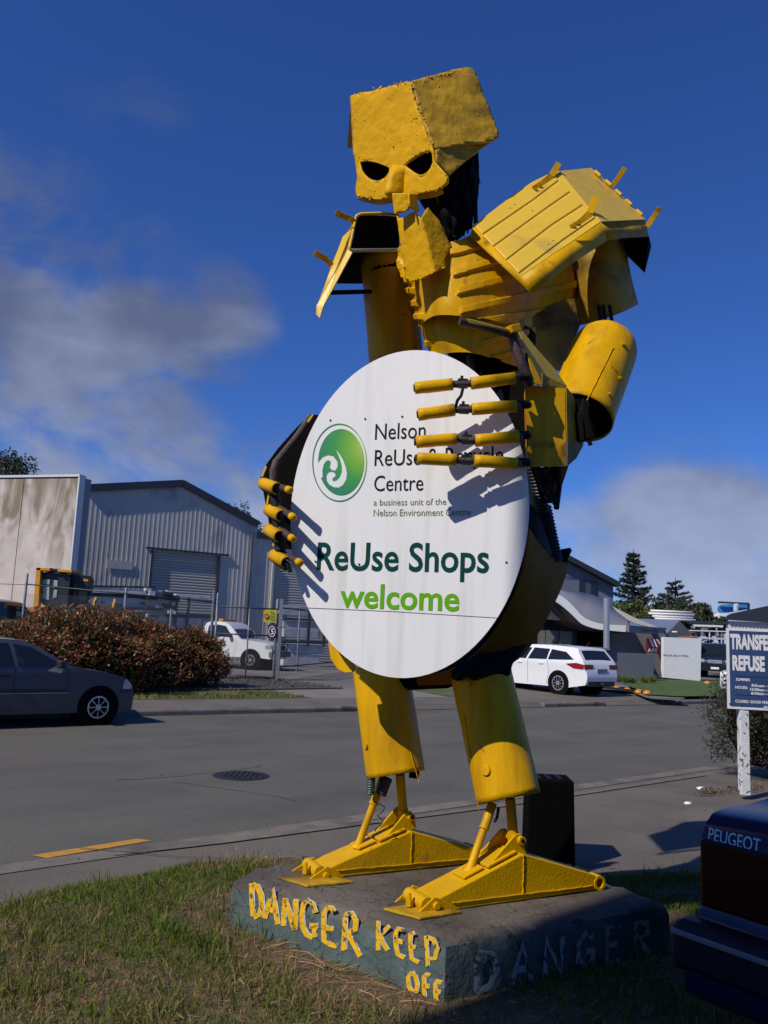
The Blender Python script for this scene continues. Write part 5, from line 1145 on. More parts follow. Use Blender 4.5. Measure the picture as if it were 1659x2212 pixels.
make_car(c, top, 4.25, 1.68, .93, (-1.22, 1.26), .30, M['cwhite'], [[(-1.22, .97), (-.90, 1.28), (-.05, 1.325), (.84, .965)]], [(18, 22, 'rear_window', M['glass'], .1)], rim_r=.185, spokes=6, lamps=[('tail_light', M['red'], [(-2.12, .62), (-1.90, .62), (-1.88, .80), (-2.1, .80)])])
place(c, (-2.13, .8), tuple(G(1552, 1508, .0))[:2]+(0.0,), RD)
# ================================================================ buildings and plants behind the road
def wallframe(p0, p1):
    p0, p1 = Vector((*p0, 0)), Vector((*p1, 0)); u = (p1-p0).normalized(); n = Vector((u.y, -u.x, 0))
    if n.dot(-p0) < 0: n = -n
    pl_ = Plane(p0, n)
    uz = lambda x, y: ((pl_.at(x, y)-p0).dot(u), pl_.at(x, y).z)
    at = lambda a, z, o=0.0: p0+u*a+n*o+Vector((0, 0, z))
    return p0, u, n, uz, at
M['shed'] = mat('grey_corrugated_cladding', (0.50, 0.475, 0.43), .5, var=.05, vs=.6, dirt=(.28, .28, .28), ds=.8, dth=.55)
M['shed2'] = mat('grey_roller_door', (0.47, 0.45, 0.41), .5, var=.04, vs=2)
M['dtrim'] = mat('charcoal_flashing', (0.028, 0.032, 0.042), .5)
M['roofw'] = mat('pale_roof_sheet', (0.5, 0.5, 0.5), .5, .2)
def tilt_mat():
    mt = mat('stained_concrete_panel', (0.56, 0.49, 0.43), .85, var=.12, vs=1.6, bump=.2, bs=20, dirt=(.20, .155, .105), ds=1.0, dth=.62, dsoft=.2)
    nt = mt.node_tree; N = nt.nodes; L = nt.links; b = N['Principled BSDF']; src = b.inputs['Base Color'].links[0].from_socket
    tc = N.new('ShaderNodeTexCoord'); mp = N.new('ShaderNodeMapping'); mp.inputs['Scale'].default_value = (.9, .9, .28); L.new(tc.outputs['Object'], mp.inputs[0])
    n = N.new('ShaderNodeTexNoise'); n.inputs['Scale'].default_value = 1.5; n.inputs['Detail'].default_value = 9; n.inputs['Distortion'].default_value = .8; L.new(mp.outputs[0], n.inputs[0])
    sp = N.new('ShaderNodeSeparateXYZ'); L.new(tc.outputs['Object'], sp.inputs[0])
    r0 = N.new('ShaderNodeMapRange'); L.new(sp.outputs[2], r0.inputs[0]); r0.inputs[1].default_value = 2.6; r0.inputs[2].default_value = 7.0; r0.inputs[3].default_value = -.22; r0.inputs[4].default_value = .16
    ad = N.new('ShaderNodeMath'); L.new(n.outputs[0], ad.inputs[0]); L.new(r0.outputs[0], ad.inputs[1])
    r = N.new('ShaderNodeMapRange'); L.new(ad.outputs[0], r.inputs[0]); r.inputs[1].default_value = .44; r.inputs[2].default_value = .62
    mx = N.new('ShaderNodeMix'); mx.data_type = 'RGBA'; L.new(r.outputs[0], mx.inputs[0]); L.new(src, mx.inputs[6]); mx.inputs[7].default_value = (.235, .19, .13, 1); L.new(mx.outputs[2], b.inputs['Base Color']); return mt
M['tilt'] = tilt_mat()
# ---- grey gabled warehouse
p0, u, n, uz, at = wallframe((-12.75, 34.9), (-5.98, 39.25)); LW = 8.05
wh = thing('warehouse', p0, 'grey corrugated gabled warehouse with a roller door behind the yard fence', 'building')
EZ0, EZ, RZ, AR = 7.30, 6.62, 8.08, 4.24
def gz(a): return EZ0+(RZ-EZ0)*a/AR if a < AR else EZ+(RZ-EZ)*(LW-a)/(LW-AR)
d0 = uz(330, 1187); d1 = uz(472, 1203); DZ = d0[1]
def corr(u0, u1, zb, zt, at_, name, mt, par, pitch=.21, dep=.009, o=0):
    us = []; a = u0
    while a < u1: us += [(a, 0), (a+pitch*.62, 0), (a+pitch*.70, 1), (a+pitch*.92, 1)]; a += pitch
    us.append((u1, 0)); m = MB(); m.grid([[at_(a, zb(a), o+dep*h) for a, h in us], [at_(a, zt(a), o+dep*h) for a, h in us]]); return m.build(name, mt, par)
corr(0, d0[0], lambda a: .1, gz, at, 'cladding', M['shed'], wh); corr(d0[0], d1[0], lambda a: DZ, gz, at, 'cladding', M['shed'], wh); corr(d1[0], LW, lambda a: .1, gz, at, 'cladding', M['shed'], wh)
def roller(at_, a0, a1, z1, par, ps=.11, o=-.10, z0=.15):
    me = None; k = 0; z = z0
    m0 = MB(); d = at_(a1, 0, 0)-at_(a0, 0, 0); nn_ = at_(0, 0, 1)-at_(0, 0, 0)
    while z < z1-.02:
        if me is None:
            m = MB(); A = at_(a0, z, o); pr = [(0, 0), (.02, .01), (.045, .05), (.045, ps-.035), (.02, ps-.008), (0, ps-.004)]
            rows = [[A+nn_*q[0]+Vector((0, 0, q[1])), A+d+nn_*q[0]+Vector((0, 0, q[1]))] for q in pr]; m.grid(rows); s = m.build('slat', M['shed2'], par); me = s; zz = z
        else:
            s = me.copy(); COL.objects.link(s); s.parent = par; s.location.z = z-zz
        z += ps
door = MB(); door.add([at(d0[0], .1, -.12), at(d1[0], .1, -.12), at(d1[0], DZ, -.12), at(d0[0], DZ, -.12)], [(0, 1, 2, 3)]); dr = door.build('roller_door', M['dtrim'], wh)
roller(at, d0[0]+.02, d1[0]-.02, DZ, dr, ps=.125)
m = MB(); m.bar(at(d0[0]-.3, DZ+.05, .06), at(d1[0]+.5, DZ+.05, .06), .08, .08); m.bar(at(d0[0]-.02, .1, .04), at(d0[0]-.02, DZ, .04), .08, .10, n); m.bar(at(d1[0]+.02, .1, .04), at(d1[0]+.02, DZ, .04), .08, .10, n); m.build('door_frame', M['dtrim'], wh)
m = MB()
for a, b in ((0, AR), (AR, LW)): m.bar(at(a-.02, gz(a)+.02, .12), at(b, gz(b)+.02, .12), .1, .30)
m.build('barge_board', M['dtrim'], wh)
m = MB(); bkw = -n*22
for a, b in ((-.2, AR), (AR, LW+.2)): q = [at(a, gz(a)+.16, .15), at(b, gz(b)+.16, .15)]; m.add(q+[q[1]+bkw, q[0]+bkw], [(0, 1, 2, 3)])
m.build('roof', M['roofw'], wh, solid=.05)
m = MB(); q = [at(LW, .1, 0), at(LW, EZ, 0)]; m.add(q+[q[1]+bkw, q[0]+bkw], [(0, 1, 2, 3)]); q = [at(0, .1, 0), at(0, EZ0, 0)]; m.add(q+[q[1]+bkw, q[0]+bkw], [(0, 1, 2, 3)]); m.build('side_wall', M['shed'], wh)
# lower lean-to
ex = thing('lean_to_shed', at(LW, 0), 'lower grey shed with a second roller door, right of the gabled warehouse', 'building')
e0 = uz(556, 1158); e1z = uz(640, 1160)[1]; XZ = e0[1]; XL = LW+10
dd0 = uz(590, 1212)[0]
corr(LW+.05, dd0, lambda a: .1, lambda a: XZ, at, 'cladding', M['shed'], ex, o=-.02); corr(dd0, XL, lambda a: uz(590, 1212)[1], lambda a: XZ, at, 'cladding', M['shed'], ex, o=-.02)
m = MB(); m.bar(at(LW, XZ+.05, .08), at(XL, XZ+.05, .08), .1, .28); m.build('barge_board', M['dtrim'], ex)
m = MB(); q = [at(LW, XZ+.1, 0), at(XL, XZ+.1, 0)]; m.add(q+[q[1]+bkw, q[0]+bkw], [(0, 1, 2, 3)]); m.build('roof', M['roofw'], ex, solid=.05)
m = MB(); m.add([at(dd0, .1, -.14), at(XL, .1, -.14), at(XL, uz(590, 1212)[1], -.14), at(dd0, uz(590, 1212)[1], -.14)], [(0, 1, 2, 3)]); dr = m.build('roller_door', M['dtrim'], ex)
roller(at, dd0+.03, dd0+5, uz(590, 1212)[1], dr, ps=.125)
m = MB(); m.bar(at(dd0, .1, .03), at(dd0, uz(590, 1212)[1], .03), .1, .12, n); m.build('door_frame', M['shed2'], ex)
# ---- concrete panel building on the left
q0, qu, qn, quz, qat = wallframe((-11.55, 31.0), (-25.0, 34.9))
cb = thing('concrete_building', q0, 'weather stained concrete panel wall with a white edge at the left', 'building')
TZ = 7.12; m = MB(); m.prism([qat(0, 0, -.03), qat(13.5, 0, -.03), qat(13.5, TZ-.02, -.03), qat(0, TZ-.02, -.03)], -qn*.24); m.build('wall', M['dtrim'], cb)
ub = [0.02, quz(36, 1200)[0], quz(36, 1200)[0]+5, 13.5]; zb_ = [.1, 1.3, 2.15, quz(20, 1262)[1], TZ-.05]
for i in range(3):
    for j in range(4):
        m = MB(); g = .018; a0, a1, z0, z1 = ub[i]+g, ub[i+1]-g, zb_[j]+g*.6, zb_[j+1]-g*.6; m.prism([qat(a0, z0, -.03), qat(a1, z0, -.03), qat(a1, z1, -.03), qat(a0, z1, -.03)], qn*.06); m.build('panel', M['tilt'], cb)
m = MB(); m.prism([qat(-.06, .1, .05), qat(0.01, .1, .05), qat(0.01, TZ, .05), qat(-.06, TZ, .05)], -qn*.36); m.prism([qat(-.06, TZ, .07), qat(13.5, TZ, .07), qat(13.5, TZ+.09, .07), qat(-.06, TZ+.09, .07)], -qn*.4); m.build('white_edge', mat('pale_trim', (.62, .62, .62), .5), cb)
m = MB(); m.prism([qat(-.07, .1, -.31), qat(.0, .1, -.31), qat(.0, TZ, -.31), qat(-.07, TZ, -.31)], -qn*.35); m.build('return_wall', mat('return_grey', (.22, .25, .3), .7), cb)
# ---- steel stock in the yard
r0, ru, rn, ruz, rat = wallframe((-12.3, 30.5), (-3.2, 36.4))
st = thing('steel_stock_rack', r0, 'rack of long steel beams and boxes stacked in front of the warehouse', 'storage rack')
M['beam'] = mat('pale_steel_beam', (.52, .52, .52), .5, 0, var=.2, vs=3); M['beamd'] = mat('shadowed_dark_tube', (.05, .055, .062), .5, .3, var=.3, vs=4)
def rbar(x0, y0, x1, y1, th, mt, o=0.0, dep=.3, name='beam'):
    a, za = ruz(x0, y0); b, zb = ruz(x1, y1); m = MB(); h = th/1800*33; m.prism([rat(a, za-h/2, o), rat(b, zb-h/2, o), rat(b, zb+h/2, o), rat(a, za+h/2, o)], -rn*dep); return m.build(name, mt, st, bevel=.01)
for (x0, y0, x1, y1, th, k, o) in ((192, 1266, 335, 1269, 4, 1, .1), (192, 1272, 350, 1279, 7, 0, 0), (192, 1277, 330, 1283, 6, 0, .2), (195, 1284, 345, 1290, 6, 1, .1), (192, 1296, 350, 1304, 19, 0, 0), (190, 1312, 350, 1316, 6, 1, .2),
        (200, 1327, 350, 1330, 16, 0, 0), (380, 1286, 455, 1290, 7, 0, 0), (340, 1345, 455, 1350, 28, 0, .1), (370, 1362, 455, 1366, 8, 1, .2), (350, 1382, 455, 1386, 26, 0, 0), (360, 1330, 455, 1333, 9, 1, .1),
        (612, 1310, 690, 1314, 6, 0, 0), (612, 1322, 690, 1325, 12, 0, 0), (612, 1336, 690, 1340, 5, 1, .1), (612, 1348, 695, 1352, 14, 0, 0), (612, 1366, 690, 1370, 20, 0, .05), (612, 1385, 700, 1389, 6, 1, .1), (612, 1400, 700, 1404, 20, 0, 0), (612, 1424, 690, 1428, 28, 0, 0)):
    rbar(x0, y0, x1, y1, th, M['beam'] if k == 0 else M['beamd'], o)
for i in range(26):
    x = random.uniform(300, 372); y = random.uniform(1272, 1330); rbar(x, y, x+random.uniform(8, 26), y+2, random.uniform(4, 9), random.choice((M['beam'], M['beamd'], M['beamd'])), random.uniform(0, .5), .3, 'tube_end')
for x in (358, 372, 398, 455, 660, 694): rbar(x, 1345, x+5, 1345.3, 110, M['beamd'], .25, .1, 'rack_post')
# ---- hedge with red new growth
M['leafred'] = mat('photinia_leaves', (0.12, 0.045, 0.018), .45, col2=(0.050, 0.070, 0.018), vs=1.5, island=.6, trans=.2); M['stem'] = mat('bark', (0.04, 0.03, 0.022), .9)
def leafred2():
    mt = M['leafred']; N = mt.node_tree.nodes; L = mt.node_tree.links; b = N['Principled BSDF']; src = b.inputs['Base Color'].links[0].from_socket
    g = N.new('ShaderNodeNewGeometry'); r = N.new('ShaderNodeValToRGB'); e = r.color_ramp.elements; e[0].color = (0.030, 0.050, 0.010, 1); e[1].color = (0.42, 0.06, 0.04, 1); e[1].position = .97
    for p, c in ((.3, (.085, .10, .02, 1)), (.5, (.20, .050, .014, 1)), (.72, (.24, .070, .026, 1)), (.85, (.28, .17, .07, 1))): x = e.new(p); x.color = c
    L.new(g.outputs['Random Per Island'], r.inputs[0]); L.new(r.outputs[0], b.inputs['Base Color'])
    for n_ in N:
        if n_.type == 'BSDF_TRANSLUCENT': L.new(r.outputs[0], n_.inputs[0])
leafred2()
def leaf(m, p, d, nn_, l, w):
    s_ = d.cross(nn_).normalized()*w/2; m.v += [tuple(p), tuple(p+d*l*.45+s_), tuple(p+d*l), tuple(p+d*l*.45-s_)]; b = len(m.v)-4; m.f.append((b, b+1, b+2, b+3))
def rvec(): 
    while True:
        v = Vector((random.uniform(-1, 1), random.uniform(-1, 1), random.uniform(-1, 1)))
        if .05 < v.length < 1: return v.normalized()
def bush(name, c, r, nleaf, mt, label, cat, group=None, ls=.10, lw=.038, lump=.42, core=True, zb=.15, fz=2.0):
    t = thing(name, (c[0], c[1], zb), label, cat, group); m = MB(); C_ = Vector(c)
    for i in range(nleaf):
        d = rvec(); 
        if d.z < -.6: d.z = -d.z
        k = 1+lump*noise.noise(d*fz+C_)+.12*noise.noise(d*6+C_); q = Vector((d.x*r[0], d.y*r[1], d.z*r[2]))*k*random.uniform(.80, 1.03)
        p = C_+q
        if p.z < zb: p.z = zb+random.uniform(0, .3)
        o_ = (d*.8+rvec()*.9+Vector((0, 0, .3))).normalized(); leaf(m, p, o_, rvec(), ls*random.uniform(.6, 1.3), lw*random.uniform(.8, 1.3))
    m.build('foliage', mt, t, kind='stuff')
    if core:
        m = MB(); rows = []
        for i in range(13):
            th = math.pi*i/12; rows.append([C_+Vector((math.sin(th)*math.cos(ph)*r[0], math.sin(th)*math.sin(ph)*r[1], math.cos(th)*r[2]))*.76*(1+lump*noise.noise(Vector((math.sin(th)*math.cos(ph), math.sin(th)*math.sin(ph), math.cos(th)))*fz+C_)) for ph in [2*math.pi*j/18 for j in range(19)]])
        m.grid([[Vector((p.x, p.y, max(p.z, zb))) for p in rw] for rw in rows]); m.build('dark_core', M['under'], t)  # added inner core, blocks light passing through the leaves
    return t
gq = lambda x, y, z=.2: G(x, y, z)
hA = gq(120, 1492); hB = gq(300, 1490); hC = gq(400, 1486); hD = gq(-40, 1496)
bush('hedge_shrub', (hD.x, hD.y+.5, .68), (1.7, 1.1, .98), 9000, M['leafred'], 'leftmost shrub of the red leaved hedge, behind the blue saloon', 'hedge', 'red leaved shrubs')
bush('hedge_shrub', (hA.x+.1, hA.y+.7, .85), (1.75, 1.3, 1.12), 14000, M['leafred'], 'tallest red leaved shrub in front of the yellow forklift', 'hedge', 'red leaved shrubs')
bush('hedge_shrub', (hB.x-.35, hB.y+.7, .80), (1.25, 1.1, .96), 9000, M['leafred'], 'middle shrub of the red leaved hedge', 'hedge', 'red leaved shrubs')
bush('hedge_shrub', (hC.x-.1, hC.y+.6, .72), (.95, .9, .80), 7500, M['leafred'], 'rightmost red leaved shrub beside the mesh gate', 'hedge', 'red leaved shrubs')
# ---- trees
M['dkleaf'] = mat('dark_tree_leaves', (0.030, 0.045, 0.020), .6, col2=(0.06, 0.075, 0.03), vs=.7, island=.5, trans=.15)
M['mdleaf'] = mat('green_tree_leaves', (0.045, 0.075, 0.016), .6, col2=(0.09, 0.12, 0.025), vs=.5, island=.5, trans=.2)
M['cnleaf'] = mat('conifer_needles', (0.030, 0.042, 0.026), .7, col2=(0.055, 0.065, 0.038), vs=.6, island=.5, trans=.1)
def conifer(px, ytop, ybase, D, label, lev=15, seed=1, wide=.27, group='tall conifers beyond the right building'):
    random.seed(seed); T_ = P(px, ytop, D); B_ = P(px, ybase, D); base = Vector((T_.x, T_.y, 0.2)); h = T_.z-.2
    t = thing('conifer_tree', base, label, 'tree', group)
    m = MB(); m.tube([base, base+Vector((0, 0, h*.5)), base+Vector((.05, 0, h))], .2, 8, True, [h*.03, h*.017, .02]); m.build('trunk', M['stem'], t)
    f = MB(); wood = MB()
    for k in range(lev):
        zf = .12+.86*(k/lev)**.92; L0 = h*wide*(1-zf)**.8*random.uniform(.75, 1.12)+.10
        for j in range(random.randint(7, 9)):
            a = j*2*math.pi/8+k*.6+random.uniform(-.25, .25); Lb = L0*random.uniform(.65, 1.15); z = zf*h+random.uniform(-.15, .15); s_ = base+Vector((0, 0, z)); d = Vector((math.cos(a), math.sin(a), random.uniform(-.02, .22)))
            wood.tube([s_, s_+d*Lb], .03, 4, False, [.05, .015])
            for q in range(int(60*Lb/ (h*.12))+16):
                u_ = random.random()**.7; p = s_+d*Lb*u_+Vector((0, 0, .12*Lb*u_*u_)); p += rvec()*.12*Lb*(1.1-u_)
                leaf(f, p, (d+rvec()*.8+Vector((0, 0, .25))).normalized(), rvec(), random.uniform(.28, .55)*h/14, .14*h/14)
    wood.build('branches', M['stem'], t, kind='stuff'); f.build('foliage', M['cnleaf'], t, kind='stuff'); return t
conifer(1368, 1186, 1330, 75, 'tallest conifer, its layered spire above the curved roof building', 17, 3, .33)
conifer(1458, 1246, 1335, 82, 'shorter conifer to the right of the tallest one', 13, 5, .42)
random.seed(11)
def tree(px, ytop, D, r, mt, label, name='tree', n_=3500, ls=.4, group=None, zc=None, lump=.5):
    T_ = P(px, ytop, D); h = T_.z; base = Vector((T_.x, T_.y, .2)); t = thing(name, base, label, 'tree', group)
    m = MB(); m.tube([base, base+Vector((.1, 0, h*.45)), base+Vector((0, .1, h*.8))], .2, 8, True, [h*.035, h*.022, h*.008])
    for a in range(5):
        d = rvec(); d.z = abs(d.z)+.4; s_ = base+Vector((0, 0, h*.45)); m.tube([s_, s_+Vector((d.x*r[0]*.6, d.y*r[0]*.6, h*.3))], .1, 5, False, [h*.014, h*.005])
    m.build('trunk', M['stem'], t); f = MB(); C_ = Vector((T_.x, T_.y, h-r[1]))
    cl = [C_+Vector((v.x*r[0], v.y*r[0], v.z*r[1]))*random.uniform(.3, .85) for v in (rvec() for _ in range(26))]
    for i in range(n_):
        c_ = random.choice(cl); p = c_+rvec()*random.random()**.4*r[1]*.33; leaf(f, p, rvec(), rvec(), ls*random.uniform(.5, 1.2), ls*.5)
    f.build('foliage', mt, t, kind='stuff'); return t
tree(28, 966, 48, (1.5, 1.9), M['dkleaf'], 'dark tree top rising behind the stained concrete wall', n_=3800, ls=.22)
tree(513, 1082, 62, (1.1, 1.4), M['dkleaf'], 'small tree top showing over the warehouse roof slope', n_=1600, ls=.22)
tree(560, 1128, 64, (1.0, 1.4), M['dkleaf'], 'tree top in the gap between the two grey sheds', n_=1200, ls=.22)
for i, (px, yt, D, r, mt, lb) in enumerate(((1345, 1288, 66, (2.4, 1.7), 'mdleaf', 'bright green bushy tree against the curved roof'), (1395, 1296, 67, (2.2, 1.6), 'mdleaf', 'green bushy tree below the tallest conifer'), (1425, 1290, 78, (2.2, 2.0), 'dkleaf', 'dark bushy tree between the two conifers'), (1482, 1290, 80, (2.2, 2.0), 'dkleaf', 'dark tree under the shorter conifer'), (1506, 1296, 84, (1.5, 1.4), 'dkleaf', 'rounded dark tree at the right end of the tree line'), (1552, 1330, 90, (1.3, .9), 'dkleaf', 'low dark bush behind the stacked white pipes'))):
    tree(px, yt, D, r, M[mt], lb, n_=3000, ls=.33, group='bushy trees beyond the right building')
M['autumn'] = mat('orange_leaves', (.35, .16, .03), .6, island=.4)
tree(1527, 1326, 88, (.8, .7), M['autumn'], 'small orange leaved tree beyond the pipe stack', n_=700, ls=.25)
# ---- fence and gate
M['galv'] = mat('galvanised_post', (0.20, 0.215, 0.235), .5, .4, var=.2, vs=6); M['gdark'] = mat('dark_gate_tube', (0.05, 0.055, 0.06), .5, .3); M['wire'] = mat('fence_wire', (0.16, 0.17, 0.18), .5, .4)
f0 = G(597, 1470, .2); f1 = G(455, 1466, .2); g0, gu, gn, guz, gat = wallframe((f1.x, f1.y), (f0.x, f0.y)); GL = (f0-f1).length
def mesh_fence(par, a0, a1, z0, z1, at_, o=0.0, sp=.075):
    m = MB(); h = z1-z0; w = .0028; nn_ = at_(0, 0, 1)-at_(0, 0, 0)
    k = a0-h
    while k < a1:
        for sg_ in (1, -1):
            p_, q_ = (k, z0), (k+h, z1)
            if sg_ < 0: p_, q_ = (k, z1), (k+h, z0)
            s0, s1 = max(0, (a0-k)/h), min(1, (a1-k)/h)
            if s1-s0 < .02: continue
            A = (p_[0]+(q_[0]-p_[0])*s0, p_[1]+(q_[1]-p_[1])*s0); B = (p_[0]+(q_[0]-p_[0])*s1, p_[1]+(q_[1]-p_[1])*s1)
            a, b = at_(A[0], A[1], o), at_(B[0], B[1], o); sd = Vector((0, 0, w*1.4)); m.add([a-sd, b-sd, b+sd, a+sd], [(0, 1, 2, 3)]); 
        k += sp
    return m.build('wire_mesh', M['wire'], par, kind='stuff')
gt = thing('mesh_gate', f1, 'chain mesh yard gate in a pipe frame in front of the white pickup', 'gate')
z0, z1 = .28, guz(598, 1316)[1]; zm = guz(532, 1371)[1]
for nm, A, B in (('top_rail', (0.05, z1), (GL-.05, z1)), ('bottom_rail', (0.05, z0), (GL-.05, z0)), ('middle_rail', (.05, zm), (GL-.05, zm)), ('stile', (.05, z0), (.05, z1)), ('stile', (GL-.05, z0), (GL-.05, z1)), ('stile', (GL*.52, z0), (GL*.52, z1))):
    m = MB(); m.tube([gat(*A), gat(*B)], .022, 8); m.build(nm, M['gdark'] if 'rail' in nm else M['galv'], gt, True)
mesh_fence(gt, .05, GL-.05, z0, z1, gat)
def post(x, yt, yb, D, r, label, zbase=.2, group='fence posts of the yard', sq=False):
    T_ = P(x, yt, D); t = None; m = MB()
    if sq: m.prism([Vector((T_.x-r, T_.y-r, zbase)), Vector((T_.x+r, T_.y-r, zbase)), Vector((T_.x+r, T_.y+r, zbase)), Vector((T_.x-r, T_.y+r, zbase))], (0, 0, T_.z-zbase))
    else: m.tube([(T_.x, T_.y, zbase), (T_.x, T_.y, T_.z), (T_.x, T_.y, T_.z+.03)], r, 10, True, [r, r, r*.5])
    return tag(m.build('fence_post', M['galv'], None, 'auto'), label, 'post', group)
post(609, 1293, 1470, f0.y-.02, .055, 'thick steel gate post carrying the two signs', sq=True); post(600, 1296, 1465, f0.y+.25, .04, 'slimmer post just left of the thick gate post')
post(463, 1277, 1400, f1.y, .045, 'tall gate hinge post at the right end of the hedge'); post(471, 1283, 1400, f1.y+.4, .035, 'second post just behind the gate hinge post')
post(273, 1271, 1380, f1.y+.6, .04, 'fence post rising behind the middle of the hedge'); post(59, 1240, 1330, f1.y-1, .04, 'fence post at the left, before the yellow forklift')
post(370, 1317, 1370, f1.y+6, .035, 'short fence post in front of the steel rack'); post(648, 1320, 1440, f0.y+6, .035, 'thin fence post between the gate and the round sign')
fe = thing('chain_fence', f1, 'chain mesh fence with a top rail running behind the hedge', 'fence')
e0, eu, en, euz, eat = wallframe((P(59, 1262, f1.y-1).x, f1.y-1), (f1.x, f1.y)); EL_ = (Vector((f1.x, f1.y, 0))-e0).length
zt_ = euz(440, 1300)[1]
m = MB(); m.tube([eat(0, euz(60, 1262)[1]), eat(EL_, zt_)], .02, 8); m.build('top_rail', M['gdark'], fe, True); mesh_fence(fe, 0, EL_, .3, zt_, eat)
fe = thing('chain_fence', f0, 'chain mesh fence from the gate post to the right, behind the round sign', 'fence')
e0, eu, en, euz, eat = wallframe((f0.x, f0.y), (P(760, 1400, f0.y+9).x, f0.y+9)); zt_ = euz(650, 1318)[1]
for z in (zt_, 1.35, .6): m = MB(); m.tube([eat(0, z), eat(10, z)], .022, 8); m.build('rail', M['gdark'], fe, True)
mesh_fence(fe, 0, 9, .3, zt_, eat)
m = MB(); m.box(P(612, 1430, f0.y+5), (.02, .02, .02)); 
# signs on the gate
def flat_sign(poly, Y, name, mt, par=None, o=0, th=.02):
    pln = Plane(P(poly[0][0], poly[0][1], Y-o), (0, -1, 0)); m = MB(); v = [pln.at(*p) for p in poly]; m.prism(v, (0, th, 0)); return m.build(name, mt, par), pln
GY = f0.y-.12
s1 = thing('warning_sign', P(583, 1345, GY), 'yellow warning sign with a red stop octagon on the gate', 'sign')
flat_sign([(569, 1317), (597, 1317.5), (596, 1345), (568, 1344)], GY, 'panel', mat('yellow_green_sign', (.42, .42, .02), .5), s1)
pln = Plane(P(583, 1330, GY-.03), (0, -1, 0)); m = MB(); m.add([pln.at(575.5+5.2*math.cos(R_(22.5+45*i)), 1331+6*math.sin(R_(22.5+45*i))) for i in range(8)], [tuple(range(8))]); m.build('octagon', mat('sign_red', (.45, .02, .02), .5), s1)
m = MB(); text_on(m, 'STOP', pln.at(572, 1332.5)+Vector((0, -.003, 0)), Vector((1, 0, 0)), UP, .10, .035, .01); m.build('lettering', M['white'], s1)
for i, (tx, y) in enumerate((('ALL VISITORS', 1325), ('REPORT TO', 1333), ('OFFICE', 1340))): m = MB(); text_on(m, tx if i else 'ALL VISITORS', pln.at(583, y), Vector((1, 0, 0)), UP, .16, .055, .01) if False else text_on(m, ('ALL', 'REPORT', 'OFFICE')[i], pln.at(583, y), Vector((1, 0, 0)), UP, .16, .055, .01); m.build('lettering', M['tdark'], s1)
s2 = thing('speed_sign', P(588, 1378, GY), 'dark sign with a number five in a ring below the yellow warning sign', 'sign')
flat_sign([(579, 1349), (597, 1349), (596, 1379), (578, 1378)], GY, 'panel', mat('maroon_sign', (.05, .012, .03), .5), s2)
m = MB(); a = [pln.at(587.5+7.6*math.cos(2*math.pi*i/24), 1364+12*math.sin(2*math.pi*i/24)) for i in range(25)]; b = [pln.at(587.5+6.4*math.cos(2*math.pi*i/24), 1364+10.4*math.sin(2*math.pi*i/24)) for i in range(25)]; m.grid([a, b]); m.build('ring', M['white'], s2)
m = MB(); text_on(m, '5', pln.at(584.8, 1370), Vector((1, 0, 0)), UP, .085, .17, .02); m.build('number', M['white'], s2)
# ---- yellow forklift behind the hedge
FY = 27.0; fk_ = thing('forklift', P(140, 1400, FY)*1.0, 'yellow forklift with a dark glazed cab behind the red hedge', 'forklift'); fk_.location.z = .2
M['fyel'] = mat('forklift_yellow', (.62, .28, .01), .45, var=.1, vs=3); M['fblk'] = mat('forklift_black', (.014, .018, .017), .45); M['fglass'] = mat('green_tint_glass', (.30, .40, .34), .15)
def fpl(poly, Y, th, mt, name, par=fk_, n_=(0, -1, 0)):
    pln = Plane(P(poly[0][0], poly[0][1], Y), n_); m = MB(); m.prism([pln.at(*p) for p in poly], -Vector(n_).normalized()*th); return m.build(name, mt, par, bevel=.01)
fpl([(78, 1226), (88, 1226), (82, 1320), (71, 1318)], FY-.2, .25, M['fyel'], 'guard_post'); fpl([(78, 1226), (108, 1226), (108, 1233), (78, 1232)], FY-.2, 1.4, M['fyel'], 'guard_beam'); fpl([(124, 1229), (155, 1231), (155, 1237), (124, 1235)], FY-.2, 1.0, M['fyel'], 'guard_beam'); fpl([(106, 1228), (126, 1228), (126, 1234), (106, 1234)], FY-.1, .8, M['fblk'], 'guard_hinge')
cab = fpl([(90, 1236), (150, 1240), (152, 1246), (148, 1315), (100, 1315), (84, 1296)], FY, .9, M['fblk'], 'cab'); fpl([(152, 1240), (196, 1244), (200, 1252), (192, 1304), (148, 1306)], FY+.15, .75, M['fblk'], 'cab_rear', fk_, (.25, -.97, 0))
for poly in ([(92, 1251), (108, 1252), (107, 1263), (91, 1262)], [(91, 1267), (107, 1268), (106, 1297), (92, 1292)], [(116, 1253), (125, 1254), (124, 1270), (115, 1270)], [(116, 1274), (124, 1274), (122, 1290), (114, 1293)]): fpl(poly, FY-.03, .02, M['fglass'], 'window', cab)
fpl([(162, 1258), (193, 1260), (190, 1273), (160, 1272)], FY+.10, .02, mat('dark_green_glass', (.03, .06, .055), .1), 'rear_window', fk_, (.25, -.97, 0)); fpl([(160, 1277), (189, 1278), (186, 1298), (160, 1296)], FY+.10, .02, mat('dark_green_glass_low', (.02, .035, .035), .1), 'rear_window', fk_, (.25, -.97, 0))
m = MB(); m.tube([P(*q_, FY-.06) for q_ in ((87, 1300), (86, 1245), (92, 1238), (108, 1237), (145, 1240), (151, 1248), (147, 1310))], .025, 6); m.build('cab_frame', M['fblk'], cab, True); m = MB(); m.bar(P(186, 1256, FY-.1), P(187, 1251, FY-.1), .14, .14); m.build('beacon', M['amber'], fk_)
for poly in ([(62, 1312), (80, 1308), (84, 1330), (60, 1330)], [(86, 1308), (98, 1308), (108, 1330), (84, 1330)]): fpl(poly, FY-.4, .5, M['fyel'], 'bonnet')
